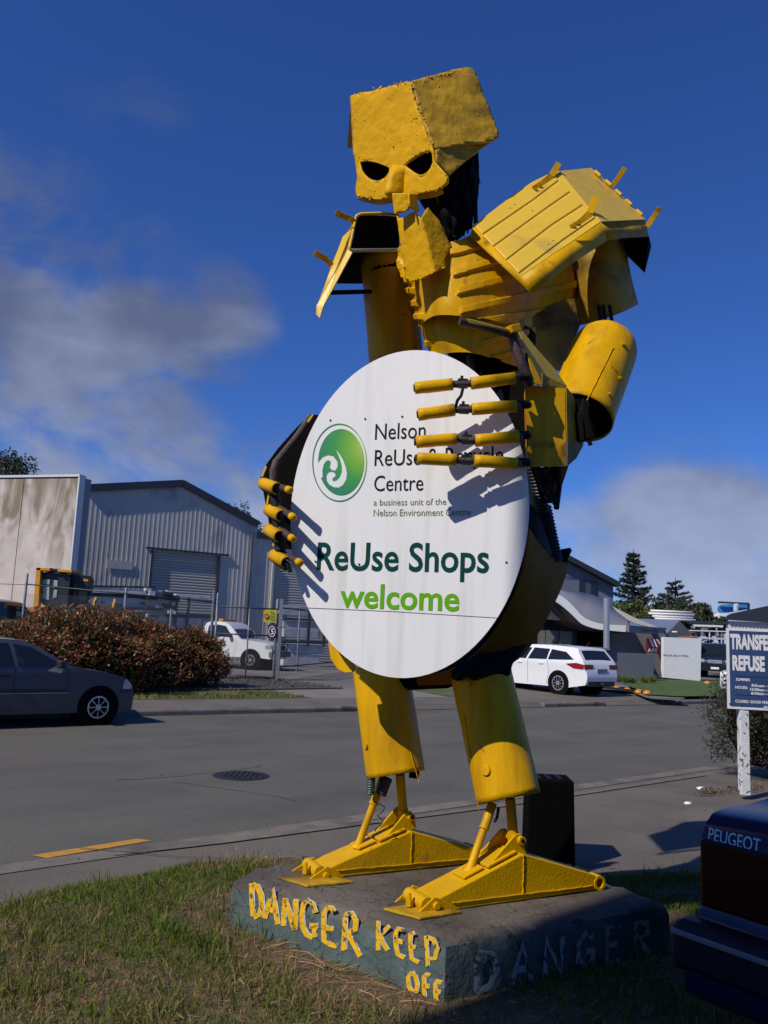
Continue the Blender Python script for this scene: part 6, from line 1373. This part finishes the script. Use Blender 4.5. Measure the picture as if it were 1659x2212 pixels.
for (x, y) in ((208, 1290), (249, 1294)): m = MB(); m.tube([P(x, y, FY-.3), P(x-8, y+34, FY-.3)], .05, 8); m.build('lift_arm', M['fyel'], fk_, True)
for poly in ([(238, 1328), (266, 1334), (272, 1345), (240, 1345)], [(278, 1350), (292, 1351), (290, 1360), (276, 1358)]): fpl(poly, FY-.4, .4, M['fyel'], 'fork_carriage')
fpl([(296, 1340), (318, 1342), (316, 1370), (294, 1368)], FY, .5, M['beamd'], 'counterweight'); fpl([(270, 1334), (285, 1335), (284, 1345), (270, 1344)], FY-.45, .1, M['lens'], 'work_lamp'); fpl([(214, 1300), (250, 1303), (250, 1318), (214, 1316)], FY+.3, .8, mat('grey_fuel_tank', (.06, .06, .07), .4), 'fuel_tank')
m = MB(); 
for x in (95, 180, 280): m.tube([P(x, 1385, FY-.3), P(x, 1385, FY+.1)], .45, 20)
m.build('wheels', M['tyre'], fk_, kind='stuff'); fpl([(80, 1315), (300, 1322), (296, 1380), (84, 1372)], FY+.05, .8, M['fblk'], 'chassis')

# ================================================================ right side of the street
def pwall(name, poly, Ys, th, mt, par, n_=None, bevel=0, **k):
    """slab whose plane is set by three of its corners' distances"""
    pln = plane3(*[(poly[i][0], poly[i][1], Ys[j]) for j, i in enumerate((0, 1, 2))]) if n_ is None else Plane(P(poly[0][0], poly[0][1], Ys[0]), n_)
    m = MB(); V_, F_ = fill2d(poly); v = [pln.at(*p) for p in poly]; m.prism(v, -pln.n*th); return m.build(name, mt, par, bevel=bevel, **k), pln
Rn = Vector((.28, -.96, 0)).normalized(); Ru = Vector((.96, .28, 0)).normalized()
M['rgrey'] = mat('blue_grey_wall', (.155, .175, .215), .7, var=.05, vs=.5); M['rlow'] = mat('grey_block_wall', (.13, .145, .17), .8, var=.08, vs=.6, bump=.1, bs=20); M['pale'] = mat('pale_render', (.60, .585, .57), .7, var=.03, vs=1)
b1 = thing('gabled_office', P(1270, 1380, 50)*1.0, 'blue grey gabled building with a window and lettering behind the curved roof', 'building'); b1.location.z = .2
o, gp = pwall('wall', [(1180, 1180), (1206, 1203), (1325, 1264), (1323, 1420), (1100, 1420), (1100, 1150)], [50], 12, M['rgrey'], b1, Rn)
m = MB(); m.bar(gp.at(1140, 1164)+Rn*.3, gp.at(1329, 1264)+Rn*.3, .5, .30); m.build('barge_board', M['dtrim'], b1)
wf = MB(); wf.prism([gp.at(*p)+Rn*.02 for p in ((1251, 1252), (1289, 1257), (1288, 1290), (1250, 1283))], Rn*.05); wo = wf.build('window', M['dtrim'], b1)
for poly in ([(1253, 1255), (1262, 1256), (1261, 1283), (1252, 1281)], [(1264, 1256), (1276, 1258), (1275, 1286), (1263, 1284)], [(1278, 1258), (1287, 1259), (1286, 1288), (1277, 1286)]):
    m = MB(); m.prism([gp.at(*p)+Rn*.07 for p in poly], Rn*.02); m.build('pane', M['glass'] if poly[0][0] != 1264 else mat('pane_blue', (.06, .075, .10), .1), wo)
ltm = mat('blue_grey_lettering', (.05, .07, .16), .6)
for tx, x, y, x1, cap in (('AND', 1209, 1236, 1227, 6.5), ('SYSTEMS', 1212, 1250, 1244, 7)):
    A = gp.at(x, y)+Rn*.02; m = MB(); text_on(m, tx, A, Ru, UP, (gp.at(x1, y)-gp.at(x, y)).dot(Ru), (gp.at(x, y-cap)-gp.at(x, y)).z, .01); m.build('lettering', ltm, b1)
# curved roof entrance building
b2 = thing('curved_roof_building', P(1300, 1400, 40)*1.0, 'entrance building with a white wave shaped roof, dark glass front and red sign panel', 'building'); b2.location.z = .2
FTop = [(1170, 1276), (1185, 1278), (1198, 1281), (1219, 1293), (1237, 1310), (1254, 1329), (1268, 1338), (1284, 1344), (1303, 1348), (1330, 1350), (1359, 1351)]
FBot = [(1170, 1290), (1185, 1293), (1204, 1303), (1223, 1318), (1240, 1334), (1254, 1347), (1270, 1354), (1289, 1359), (1305, 1361), (1330, 1363.5), (1359, 1366)]
DF = 38.0; Kn = Vector((.12, -.99, 0)).normalized(); kp = Plane(P(1300, 1350, DF), Kn)
ft_ = smooth_pts(FTop, 3); fb_ = smooth_pts(FBot, 3); A = [kp.at(*p) for p in ft_]; B = [kp.at(*p) for p in fb_]
m = MB(); m.grid([A, B]); m.build('fascia', mat('white_fascia', (.78, .78, .77), .5), b2, False, solid=.12)
RB = smooth_pts([(1188, 1276), (1200, 1276), (1215, 1277), (1232, 1279), (1251, 1281), (1268, 1285), (1285, 1290), (1303, 1299), (1320, 1311), (1340, 1327), (1359, 1344)], 3); m = MB(); m.grid([A, [P(*q, 45.5) for q in RB]]); m.build('roof', mat('grey_membrane_roof', (.24, .245, .27), .6, var=.04, vs=.6), b2, True, solid=.08, offs=1)
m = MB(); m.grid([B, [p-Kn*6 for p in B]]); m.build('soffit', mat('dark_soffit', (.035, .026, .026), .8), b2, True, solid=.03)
pwall('fascia_return', [(1359, 1350.5), (1439, 1356.5), (1439, 1372), (1359, 1366)], [DF-.5, 42, 42], .15, mat('grey_fascia', (.16, .17, .20), .6), b2)
pwall('upper_fascia', [(1321, 1309), (1345, 1321), (1375, 1336), (1424, 1356), (1410, 1356), (1370, 1346), (1345, 1334)], [44.5], .2, mat('cream_trim', (.62, .56, .46), .6), b2, (0.1, -1, 0))
m = MB(); text_on(m, 'Home Plus' if False else 'Home Pak', P(1385, 1364, 38.6), Vector((.8, .6, 0)), UP, 1.3, .16, .01); m.build('lettering', M['tdark'], b2)
o, wp = pwall('glass_front', [(1120, 1335), (1247, 1340), (1245, 1420), (1120, 1420)], [40.5], .2, mat('dark_green_front', (.014, .028, .026), .3), b2, Rn)
pwall('recess', [(1240, 1335), (1326, 1356), (1324, 1425), (1240, 1425)], [41.5], .2, M['under'], b2, Rn); pwall('entrance_wall', [(1322, 1362), (1434, 1368), (1434, 1470), (1322, 1425)], [40.0], .2, mat('taupe_wall', (.20, .18, .165), .75, var=.05, vs=1), b2, Rn)
pwall('gable_panel', [(1162, 1336), (1180, 1308), (1246, 1343)], [39.5], .1, mat('cream_gable', (.66, .58, .48), .6), b2, Rn)
for poly in ([(1163, 1362), (1170, 1362), (1170, 1402), (1162, 1402)], [(1171, 1362), (1178, 1362), (1178, 1402), (1171, 1402)], [(1181, 1361), (1208, 1363), (1207, 1402), (1180, 1402)], [(1210, 1363), (1236, 1365), (1235, 1402), (1209, 1402)]):
    pwall('window_pane', poly, [40.3], .03, mat('lit_blind', (.20, .20, .195), .3), b2, Rn)
o, ap = pwall('sign_panel', [(1397, 1379), (1426, 1381), (1425, 1412), (1396, 1410)], [39.8], .04, mat('maroon_panel', (.17, .012, .022), .5), b2, Rn)
for i in range(3):
    x = 1402+i*7.5; m = MB(); m.add([ap.at(*p)+Rn*.006 for p in ((x, 1380.5), (x+3.4, 1380.8), (x+11.5 if i < 2 else 1426, 1398 if i < 2 else 1389), (x+8 if i < 2 else 1426, 1397.8 if i < 2 else 1394))], [(0, 1, 2, 3)]); m.build('stripe', M['white'], b2)
m = MB(); text_on(m, 'AFS', ap.at(1398.5, 1408)+Rn*.006, Ru, UP, .52, .16, .02); m.build('lettering', M['white'], b2)
tag(MB().tube([P(1310, 1400, 36.5), P(1310.2, 1292, 36.5)], .135, 16).build('flag_pole', M['alloy'], None, 'auto'), 'thick silver pole standing before the curved roof building', 'pole')
w = tag(pwall('low_wall', [(1120, 1400), (1413, 1413), (1412, 1474), (1120, 1468)], [35.5], .25, M['rlow'], None, Rn)[0], 'long low blue grey wall behind the white estate car', 'wall')
tag(pwall('ramp_wall', [(1175, 1393), (1318, 1399), (1318, 1405), (1175, 1400)], [36.3], 1.6, mat('grey_cap', (.19, .21, .25), .7), None, Rn)[0], 'thin grey ledge above the low wall near the silver pole', 'wall')
for (x, y) in ((1213, 1394), (1247, 1398)): m = MB(); m.box(P(x+8, y+4, 35.0), (.34, .3, .2)); tag(m.build('white_block', M['white'], None, bevel=.01), ('left' if x < 1230 else 'right')+' small white block on the ledge above the white car', 'block', 'white blocks on the ledge')
wp_ = thing('white_panel_wall', G(1474, 1467, .2), 'freestanding white panel wall with small slogan lettering beside the lawn', 'wall')
o, sp_ = pwall('panel', [(1434, 1376), (1515, 1379.5), (1513, 1471), (1433, 1463.5)], [39.5], .25, M['white'], wp_, Vector((.15, -.99, 0)))
un_ = Vector((.99, .15, 0)); m = MB(); text_on(m, "we put you in front", sp_.at(1432, 1417)+sp_.n*.01, un_, UP, (sp_.at(1487, 1417)-sp_.at(1432, 1417)).dot(un_), .12, .005); m.build('lettering', mat('grey_red_print', (.25, .12, .13), .6), wp_)
# shed roofs, pipes, tank, racks on the right
s3 = thing('small_shed', P(1440, 1400, 55)*1.0, 'low shed with a blue grey roof behind the white panel wall', 'building'); s3.location.z = .2
pwall('roof', [(1352, 1335), (1468, 1340), (1434, 1376), (1400, 1378), (1352, 1350)], [58, 58, 50], .1, mat('blue_grey_roof', (.19, .22, .29), .5, var=.06, vs=.5), s3); pwall('gable', [(1468, 1341), (1502, 1377), (1502, 1400), (1425, 1400), (1434, 1376)], [52], .1, mat('gable_grey', (.11, .12, .135), .7), s3, Rn)
for (x, y, w_) in ((1420, 1363, 9), (1437, 1363, 4), (1457, 1365, 8)): m = MB(); m.box(P(x, y, 51.5), (.28*w_/9, .3, .10)); m.build('roof_vent', M['white'], s3, bevel=.03)
ps_ = thing('pipe_stack', P(1440, 1340, 60)*1.0, 'stack of long white pipes on a rack above the shed roof', 'pipes'); ps_.location.z = 3
for k, (x0, y0, x1, y1) in enumerate(((1405, 1319, 1493, 1323), (1401, 1325, 1500, 1329), (1409, 1331, 1497, 1335), (1414, 1336, 1502, 1340))):
    m = MB(); m.tube([P(x0, y0, 62), P(x1, y1, 62)], .085, 8); m.build('pipe', M['white'], ps_, True)
for y in (1323, 1329, 1335): m = MB(); m.tube([P(1392, y-1, 62.3), P(1505, y+3, 62.3)], .04, 6); m.build('rack_bar', M['redrust'] if y == 1323 else M['gdark'], ps_)
for x in (1400, 1450, 1496): m = MB(); m.bar(P(x, 1318, 62.5), P(x, 1350, 62.5), .1, .1); m.build('rack_post', M['redrust'], ps_)
t5 = tag(MB().tube([P(1470, 1390, 47.2), P(1471, 1390, 47), P(1500, 1390, 45.8), P(1501, 1390, 45.7)], .5, 24, True, [.2, .40, .40, .36]).build('rusty_tank', M['redrust'], None, 'auto'), 'rusty brown tank lying behind the white panel wall', 'tank')
m = MB(); m.prism([P(1490, 1388, 47), P(1508, 1388, 46.6), P(1508, 1412, 46.6), P(1490, 1412, 47)], (0, .8, 0)); tag(m.build('rusty_drum_base', M['redrust'], None), 'rusty brown box under the end of the tank', 'box')
rk = thing('pallet_rack', P(1530, 1400, 50)*1.0, 'open rack of pipes, red boxes and steel behind the parked dark vehicle', 'storage rack'); rk.location.z = .2
cols = [M['white'], M['redrust'], M['beam'], M['gdark'], mat('red_box', (.4, .05, .04), .6), M['beam']]
for (y, x0, x1, th) in ((1344, 1490, 1572, 6), (1351, 1497, 1560, 4), (1378, 1508, 1566, 4), (1398, 1510, 1566, 4), (1406, 1512, 1566, 5), (1362, 1490, 1566, 2)):
    m = MB(); m.bar(P(x0, y, 50), P(x1, y+2, 50), .3, th*.027); m.build('shelf', random.choice((M['beam'], M['gdark'], M['white'])), rk)
for x in (1511, 1536, 1562): m = MB(); m.bar(P(x, 1346, 50.3), P(x, 1440, 50.3), .08, .08); m.build('upright', M['gdark'], rk)
for i in range(34):
    x = random.uniform(1492, 1562); y = random.choice((1357, 1374, 1394, 1402)); h = random.uniform(4, 13 if y == 1374 else 6); m = MB(); m.prism([P(x, y, 50.1), P(x+random.uniform(3, 9), y+.3, 50.1), P(x+5, y-h, 50.1), P(x, y-h, 50.1)][:4], (0, .3, 0)); m.build('stored_item', random.choice(cols), rk)
s4 = thing('dark_roof_shed', P(1640, 1380, 70)*1.0, 'shed with a dark grey roof and cream corrugated wall at the right edge', 'building'); s4.location.z = .2
pwall('roof', [(1572, 1330), (1583, 1325), (1659, 1309), (1900, 1318), (1900, 1360), (1572, 1339)], [70], .3, M['dtrim'], s4, (0, -1, 0))
w0_, wu_, wn_, wuz_, wat_ = wallframe((P(1572, 1340, 70.4).x, 70.4), (P(1900, 1340, 70.4).x, 70.4)); corr(0, 12, lambda a: .2, lambda a: P(1600, 1342, 70).z, wat_, 'cladding', M['pale'], s4, pitch=.3, dep=.05)
s5 = thing('blue_roof_sign', P(1590, 1320, 85)*1.0, 'bright blue board behind a steel gantry on the far roof', 'sign')
bl = mat('bright_blue_panel', (.04, .25, .62), .5); m = MB(); pl5 = Plane(P(1590, 1315, 85), (0, -1, 0)); m.prism([pl5.at(1560+9*math.cos(a)*1.0, 1315+9*math.sin(a)) for a in [R_(90+i*18) for i in range(11)]]+[pl5.at(1617, 1303), pl5.at(1617, 1316), pl5.at(1575, 1323)], (0, .2, 0)); m.build('panel', bl, s5)
m = MB(); m.bar(P(1552, 1301, 84.5), P(1617, 1304, 84.5), .3, .18); m.bar(P(1617, 1304, 84.5), P(1617, 1318, 84.5), .2, .2); m.build('gantry', M['dtrim'], s5); m = MB(); m.bar(P(1588, 1304, 84.3), P(1588, 1320, 84.3), .35, .2, Vector((1, 0, 0))); m.bar(P(1592, 1304, 84.3), P(1592, 1320, 84.3), .1, .2, Vector((1, 0, 0))); m.build('gantry_post', M['white'], s5)
tag(pwall('far_white_gable', [(1540, 1338), (1556, 1325), (1572, 1326), (1572, 1345), (1530, 1345)], [95], 3, M['white'], None, (0, -1, 0))[0], 'small white gabled building end in the distance', 'building')
# wheel stop with orange domes, small grasses by the low wall
M['fine'] = mat('fine_grass_tuft', (.12, .15, .035), .7, island=.4, trans=.2)
for k, (x, y) in enumerate(((1308, 1486), (1331, 1488), (1355, 1492), (1380, 1496), (1398, 1498))):
    q = G(x, y, .22); m = MB(); rows = [[q+Vector((.14*math.cos(b_)*math.cos(a_), .14*math.sin(b_)*math.cos(a_), .11*math.sin(a_))) for b_ in [2*math.pi*j/12 for j in range(13)]] for a_ in (0, .4, .8, 1.2, 1.57)]
    m.grid(rows); tag(m.build('orange_dome', M['amber'], None, True), '%s orange dome on the kerb of the lawn' % ('first', 'second', 'third', 'fourth', 'fifth')[k]+(' from the white car', ', right of the white car', ', middle of the row', '', ', last before the open lawn')[k], 'marker', 'orange domes along the lawn kerb')
q = G(1528, 1476, .22); rows = [[q+Vector((.14*math.cos(b_)*math.cos(a_), .14*math.sin(b_)*math.cos(a_), .11*math.sin(a_))) for b_ in [2*math.pi*j/12 for j in range(13)]] for a_ in (0, .4, .8, 1.2, 1.57)]; m = MB(); m.grid(rows); tag(m.build('orange_dome', M['amber'], None, True), 'lone orange dome below the dark parked vehicle', 'marker', 'orange domes along the lawn kerb')
m = MB(); m.bar(G(1300, 1487, .2)+Vector((0, 0, .04)), G(1404, 1500, .2)+Vector((0, 0, .04)), .16, .09); tag(m.build('wheel_stop', M['trim'], None, bevel=.01), 'low black rubber wheel stop under the orange domes', 'kerb')
for k, (x, y) in enumerate(((1318, 1475), (1336, 1474), (1352, 1475), (1366, 1475), (1392, 1475), (1408, 1474))):
    q = G(x, y, .22); m = MB()
    for i in range(170):
        a = random.uniform(0, 6.28); d = Vector((math.cos(a)*.6, math.sin(a)*.6, random.uniform(.5, 1.4))).normalized(); leaf(m, q+Vector((random.uniform(-.12, .12), random.uniform(-.1, .1), 0)), d, rvec(), random.uniform(.2, .42), .02)
    tag(m.build('grass_tuft', M['fine'], None), ('first', 'second', 'third', 'fourth', 'fifth', 'sixth')[k]+' tuft of pale green grass from the left along the low wall', 'plant', 'grass tufts by the low wall')
# plants seen between the robot's legs and by the driveway
bush('low_plant', (G(930, 1478, .2).x, G(930, 1478, .2).y+.4, .45), (1.0, .6, .45), 2200, mat('red_green_leaves', (.09, .05, .03), .6, col2=(.06, .09, .03), vs=2, island=.5), 'low red and green plants seen between the legs of the robot', 'plant', ls=.16, lw=.06)
# ---- transfer station sign
SY = G(1608, 1711, .08); sg2 = thing('blue_sign', SY, 'blue transfer station sign with white lettering on a flaking white post', 'sign')
SN = Vector((-.10, -.995, 0)).normalized(); SU = Vector((.995, -.10, 0)).normalized(); spn = Plane(SY+SN*.06, SN)
M['sblue'] = mat('faded_blue_sign', (0.030, 0.060, 0.155), .5, var=.12, vs=3, dirt=(.06, .09, .17), ds=5, dth=.6, dsoft=.1); M['swhite'] = mat('sign_white', (.72, .72, .72), .5)
tl, bl_ = spn.at(1569, 1356), spn.at(1561, 1530); wS = 1.6
tl = Vector((tl.x, tl.y, tl.z)); bl2 = tl+Vector((0, 0, bl_.z-tl.z))
def sq(a, z, o): return tl+SU*a+Vector((0, 0, z))+SN*o
hS = tl.z-bl_.z; Rt = Matrix.Rotation(R_(0), 3, 'Z')
m = MB(); m.prism([sq(0, 0, 0), sq(wS, 0, 0), sq(wS, -hS, 0), sq(0, -hS, 0)], -SN*.02); m.build('board', M['swhite'], sg2)
m = MB(); m.prism([sq(.03, -.03, 0), sq(wS-.03, -.03, 0), sq(wS-.03, -hS+.03, 0), sq(.03, -hS+.03, 0)], SN*.004); m.build('blue_face', M['sblue'], sg2)
def stext(s, x, y, x1, cap, bold=.02, mt=M['swhite'], o=.0065):
    A = spn.at(x, y)+SN*o; W_ = (spn.at(x1, y)-spn.at(x, y)).dot(SU); h = (spn.at(x, y-cap)-spn.at(x, y)).z; m = MB(); text_on(m, s, A, SU, UP, W_, h, bold); m.build('lettering', mt, sg2)
stext('TRANSFER', 1577, 1400, 1672, 29, .05); stext('REFUSE', 1582, 1446, 1652, 29, .05)
stext('SUMMER', 1589.5, 1470, 1620, 5.5, .03); stext('HOURS:', 1588, 1487, 1615, 5.5, .03)
for i, (tx, x0, x1) in enumerate((('8:00am \u2013', 1623, 1659), ('10:00am \u2013', 1620, 1659), ('8:00am \u2013', 1622, 1659))): stext(tx, x0, 1483+i*8.6, x1, 5.5, .03)
stext('CLOSED: GOOD FRIDAY', 1588, 1517, 1672, 5.6, .03); stext('AND', 1648, 1530, 1668, 5.6, .03)
for y in (1460, 1500): m = MB(); A = spn.at(1588, y)+SN*.006; m.prism([A, A+SU*1.0, A+SU*1.0+Vector((0, 0, .008)), A+Vector((0, 0, .008))], SN*.004); m.build('divider', M['sblue'], sg2)
m = MB(); m.box(SY+Vector((0, .0, .62)), (.105, .10, 1.3)); m.build('post', mat('flaking_white_post', (.66, .66, .66), .7, var=.1, vs=10, dirt=(.10, .09, .08), ds=16, dth=.56, dsoft=.05, bump=.4, bs=40), sg2, bevel=.006)
m = MB()
for (x, y) in ((1640, 1368), (1576, 1520), (1637, 1479), (1602, 1524)): q = spn.at(x, y)+SN*.004; m.cyl(q, q+SN*.006, .008, n=8)
m.build('bolts', M['dtrim'], sg2, kind='stuff')
# shrub behind the sign
M['dry'] = mat('dry_brown_foliage', (.060, .038, .026), .8, col2=(.030, .042, .018), vs=2.5, island=.6)
q = G(1640, 1690, .1); bush('garden_shrub', (q.x+.85, q.y+1.0, .72), (1.0, .75, .88), 15000, M['dry'], 'brown leaved shrub behind the blue sign post', 'shrub', ls=.075, lw=.014, lump=.35, fz=3)
mb = MB()
for i in range(420):
    a, b = random.random(), random.random(); p = G(1500+150*a, 1712-12*a+14*b-6, .02); r = random.uniform(.006, .03)
    mb.add([p+Vector((random.uniform(-r, r), random.uniform(-r, r), random.uniform(0, r))) for _ in range(4)], [(0, 1, 2), (0, 2, 3), (0, 3, 1)])
tag(mb.build('leaf_litter', M['straw'] if False else mat('leaf_litter', (.12, .075, .045), .9, island=.6)), None, None, None, 'stuff')
for (x, y, r, lb) in ((1515, 1707, .045, 'white stone lying on the path near the blue sign post'), (1486, 1738, .03, 'flat pale scrap on the path beside the navy car')):
    p = G(x, y, .0); m = MB(); bm = bmesh.new(); bmesh.ops.create_icosphere(bm, subdivisions=2, radius=r)
    m.add([p+Vector((v.co.x*1.5, v.co.y, max(0, v.co.z*.7+.012)))*1.0 for v in bm.verts], [tuple(v.index for v in f.verts) for f in bm.faces]); bm.free(); tag(m.build('stone', M['white'], None, True), lb, 'stone')
# ---- black box beside the plinth
bx0, bx1 = G(1138, 1872, .0), G(1243, 1878, .0)
bb = thing('black_box', bx0.lerp(bx1, .5), 'tall matt black box standing behind the right foot of the robot', 'box')
bu = (bx1-bx0).normalized(); bnn = Vector((bu.y, -bu.x, 0)); Hb = (Plane(bx1, bnn).at(1237, 1690)).z; dpt = -bnn*.38
i_ = .016
m = MB(); b_ = [bx0, bx1, bx1+dpt, bx0+dpt]; cc_ = sum(b_, Vector())/4; t_ = [p.lerp(cc_, .07)+Vector((0, 0, Hb)) for p in b_]; m.add(b_+t_, [(0, 1, 2, 3), (4, 5, 6, 7), (0, 1, 5, 4), (1, 2, 6, 5), (2, 3, 7, 6), (3, 0, 4, 7)]); M['boxm'] = mat('matt_black_plastic', (.0025, .0025, .003), .8, spec=.04); o = m.build('body', M['boxm'], bb, bevel=.008)
for k in range(3):
    a = t_[0].lerp(t_[1], .18+k*.24)+(t_[3]-t_[0])*.2; b = t_[0].lerp(t_[1], .30+k*.24)+(t_[3]-t_[0])*.8; m = MB(); m.box((a+b)/2+Vector((0, 0, .004)), (.03, .2, .012)); m.build('lid_slot', M['black'], bb, bevel=.003)
# ---- neighbouring building behind the photographer: its corner throws the shade at the lower right
QS = -2.68; mdir = Vector((math.sin(SAZ), -math.cos(SAZ), 0)); adir = -SH
kc = mdir*QS+adir*(-5.6); hC_ = 2.95+(3.3+5.6)*math.tan(SEL)
nb = thing('workshop_building', kc, 'tall plain cream building standing behind the viewpoint', 'building')
e_ = mdir*11; dp = -adir*7
m = MB(); m.prism([kc, kc+e_, kc+e_+dp, kc+dp], (0, 0, hC_-.1)); m.build('wall', mat('cream_block_wall', (.42, .39, .34), .8, var=.08, vs=1, bump=.2, bs=20), nb)
m = MB(); m.prism([kc+Vector((0, 0, hC_-.098)), kc+e_+Vector((0, 0, hC_-.098)), kc+e_+dp+Vector((0, 0, hC_-.098)), kc+dp+Vector((0, 0, hC_-.098))], (0, 0, .098)); m.build('roof_edge', M['dtrim'], nb)
# ---- small street details: gutter, downpipe, tar cracks, leaves and grit on the road
m = MB(); m.tube([at(LW-.25, .1, .07), at(LW-.25, 6.3, .07)], .05, 8); m.build('downpipe', M['dtrim'], wh, True)
m = MB(); m.bar(at(1.2, 4.2, .05), at(2.3, 4.2, .05), .03, .35); m.build('wall_vent', M['shed2'], wh)
M['tar'] = mat('tar_crack', (0.055, 0.050, 0.044), .8)
mb = MB()
for k in range(4):
    t_, b_ = random.uniform(-4, 9), random.uniform(.8, 7.5); pts = []; x_, y_ = t_, b_; dx_ = random.uniform(-.4, .4) if k % 2 else random.uniform(1.2, 3)
    for i in range(9): pts.append((x_, y_)); x_ += random.uniform(.1, .35)*(1 if abs(dx_) > 1 else .3)*(1 if dx_ > 0 else -1); y_ += random.uniform(-.12, .12) if abs(dx_) > 1 else random.uniform(.1, .3)
    ribbon(mb, pts, .012, lambda a_, c_: nk(a_, c_, .003), .5)
mb.build('road_cracks', M['tar'])['kind'] = 'stuff'
mb = MB()
for i in range(900):
    t_ = random.uniform(-6, 14); b_ = random.gauss(.05, .28) if i < 500 else random.uniform(-2, 6); p_ = nk(t_, b_, .004); r_ = random.uniform(.004, .014)
    mb.add([p_+Vector((random.uniform(-r_, r_), random.uniform(-r_, r_), random.uniform(0, r_))) for _ in range(4)], [(0, 1, 2), (0, 2, 3), (0, 3, 1)])
mb.build('gutter_grit', mat('grit', (.16, .125, .09), .9, island=.6))['kind'] = 'stuff'
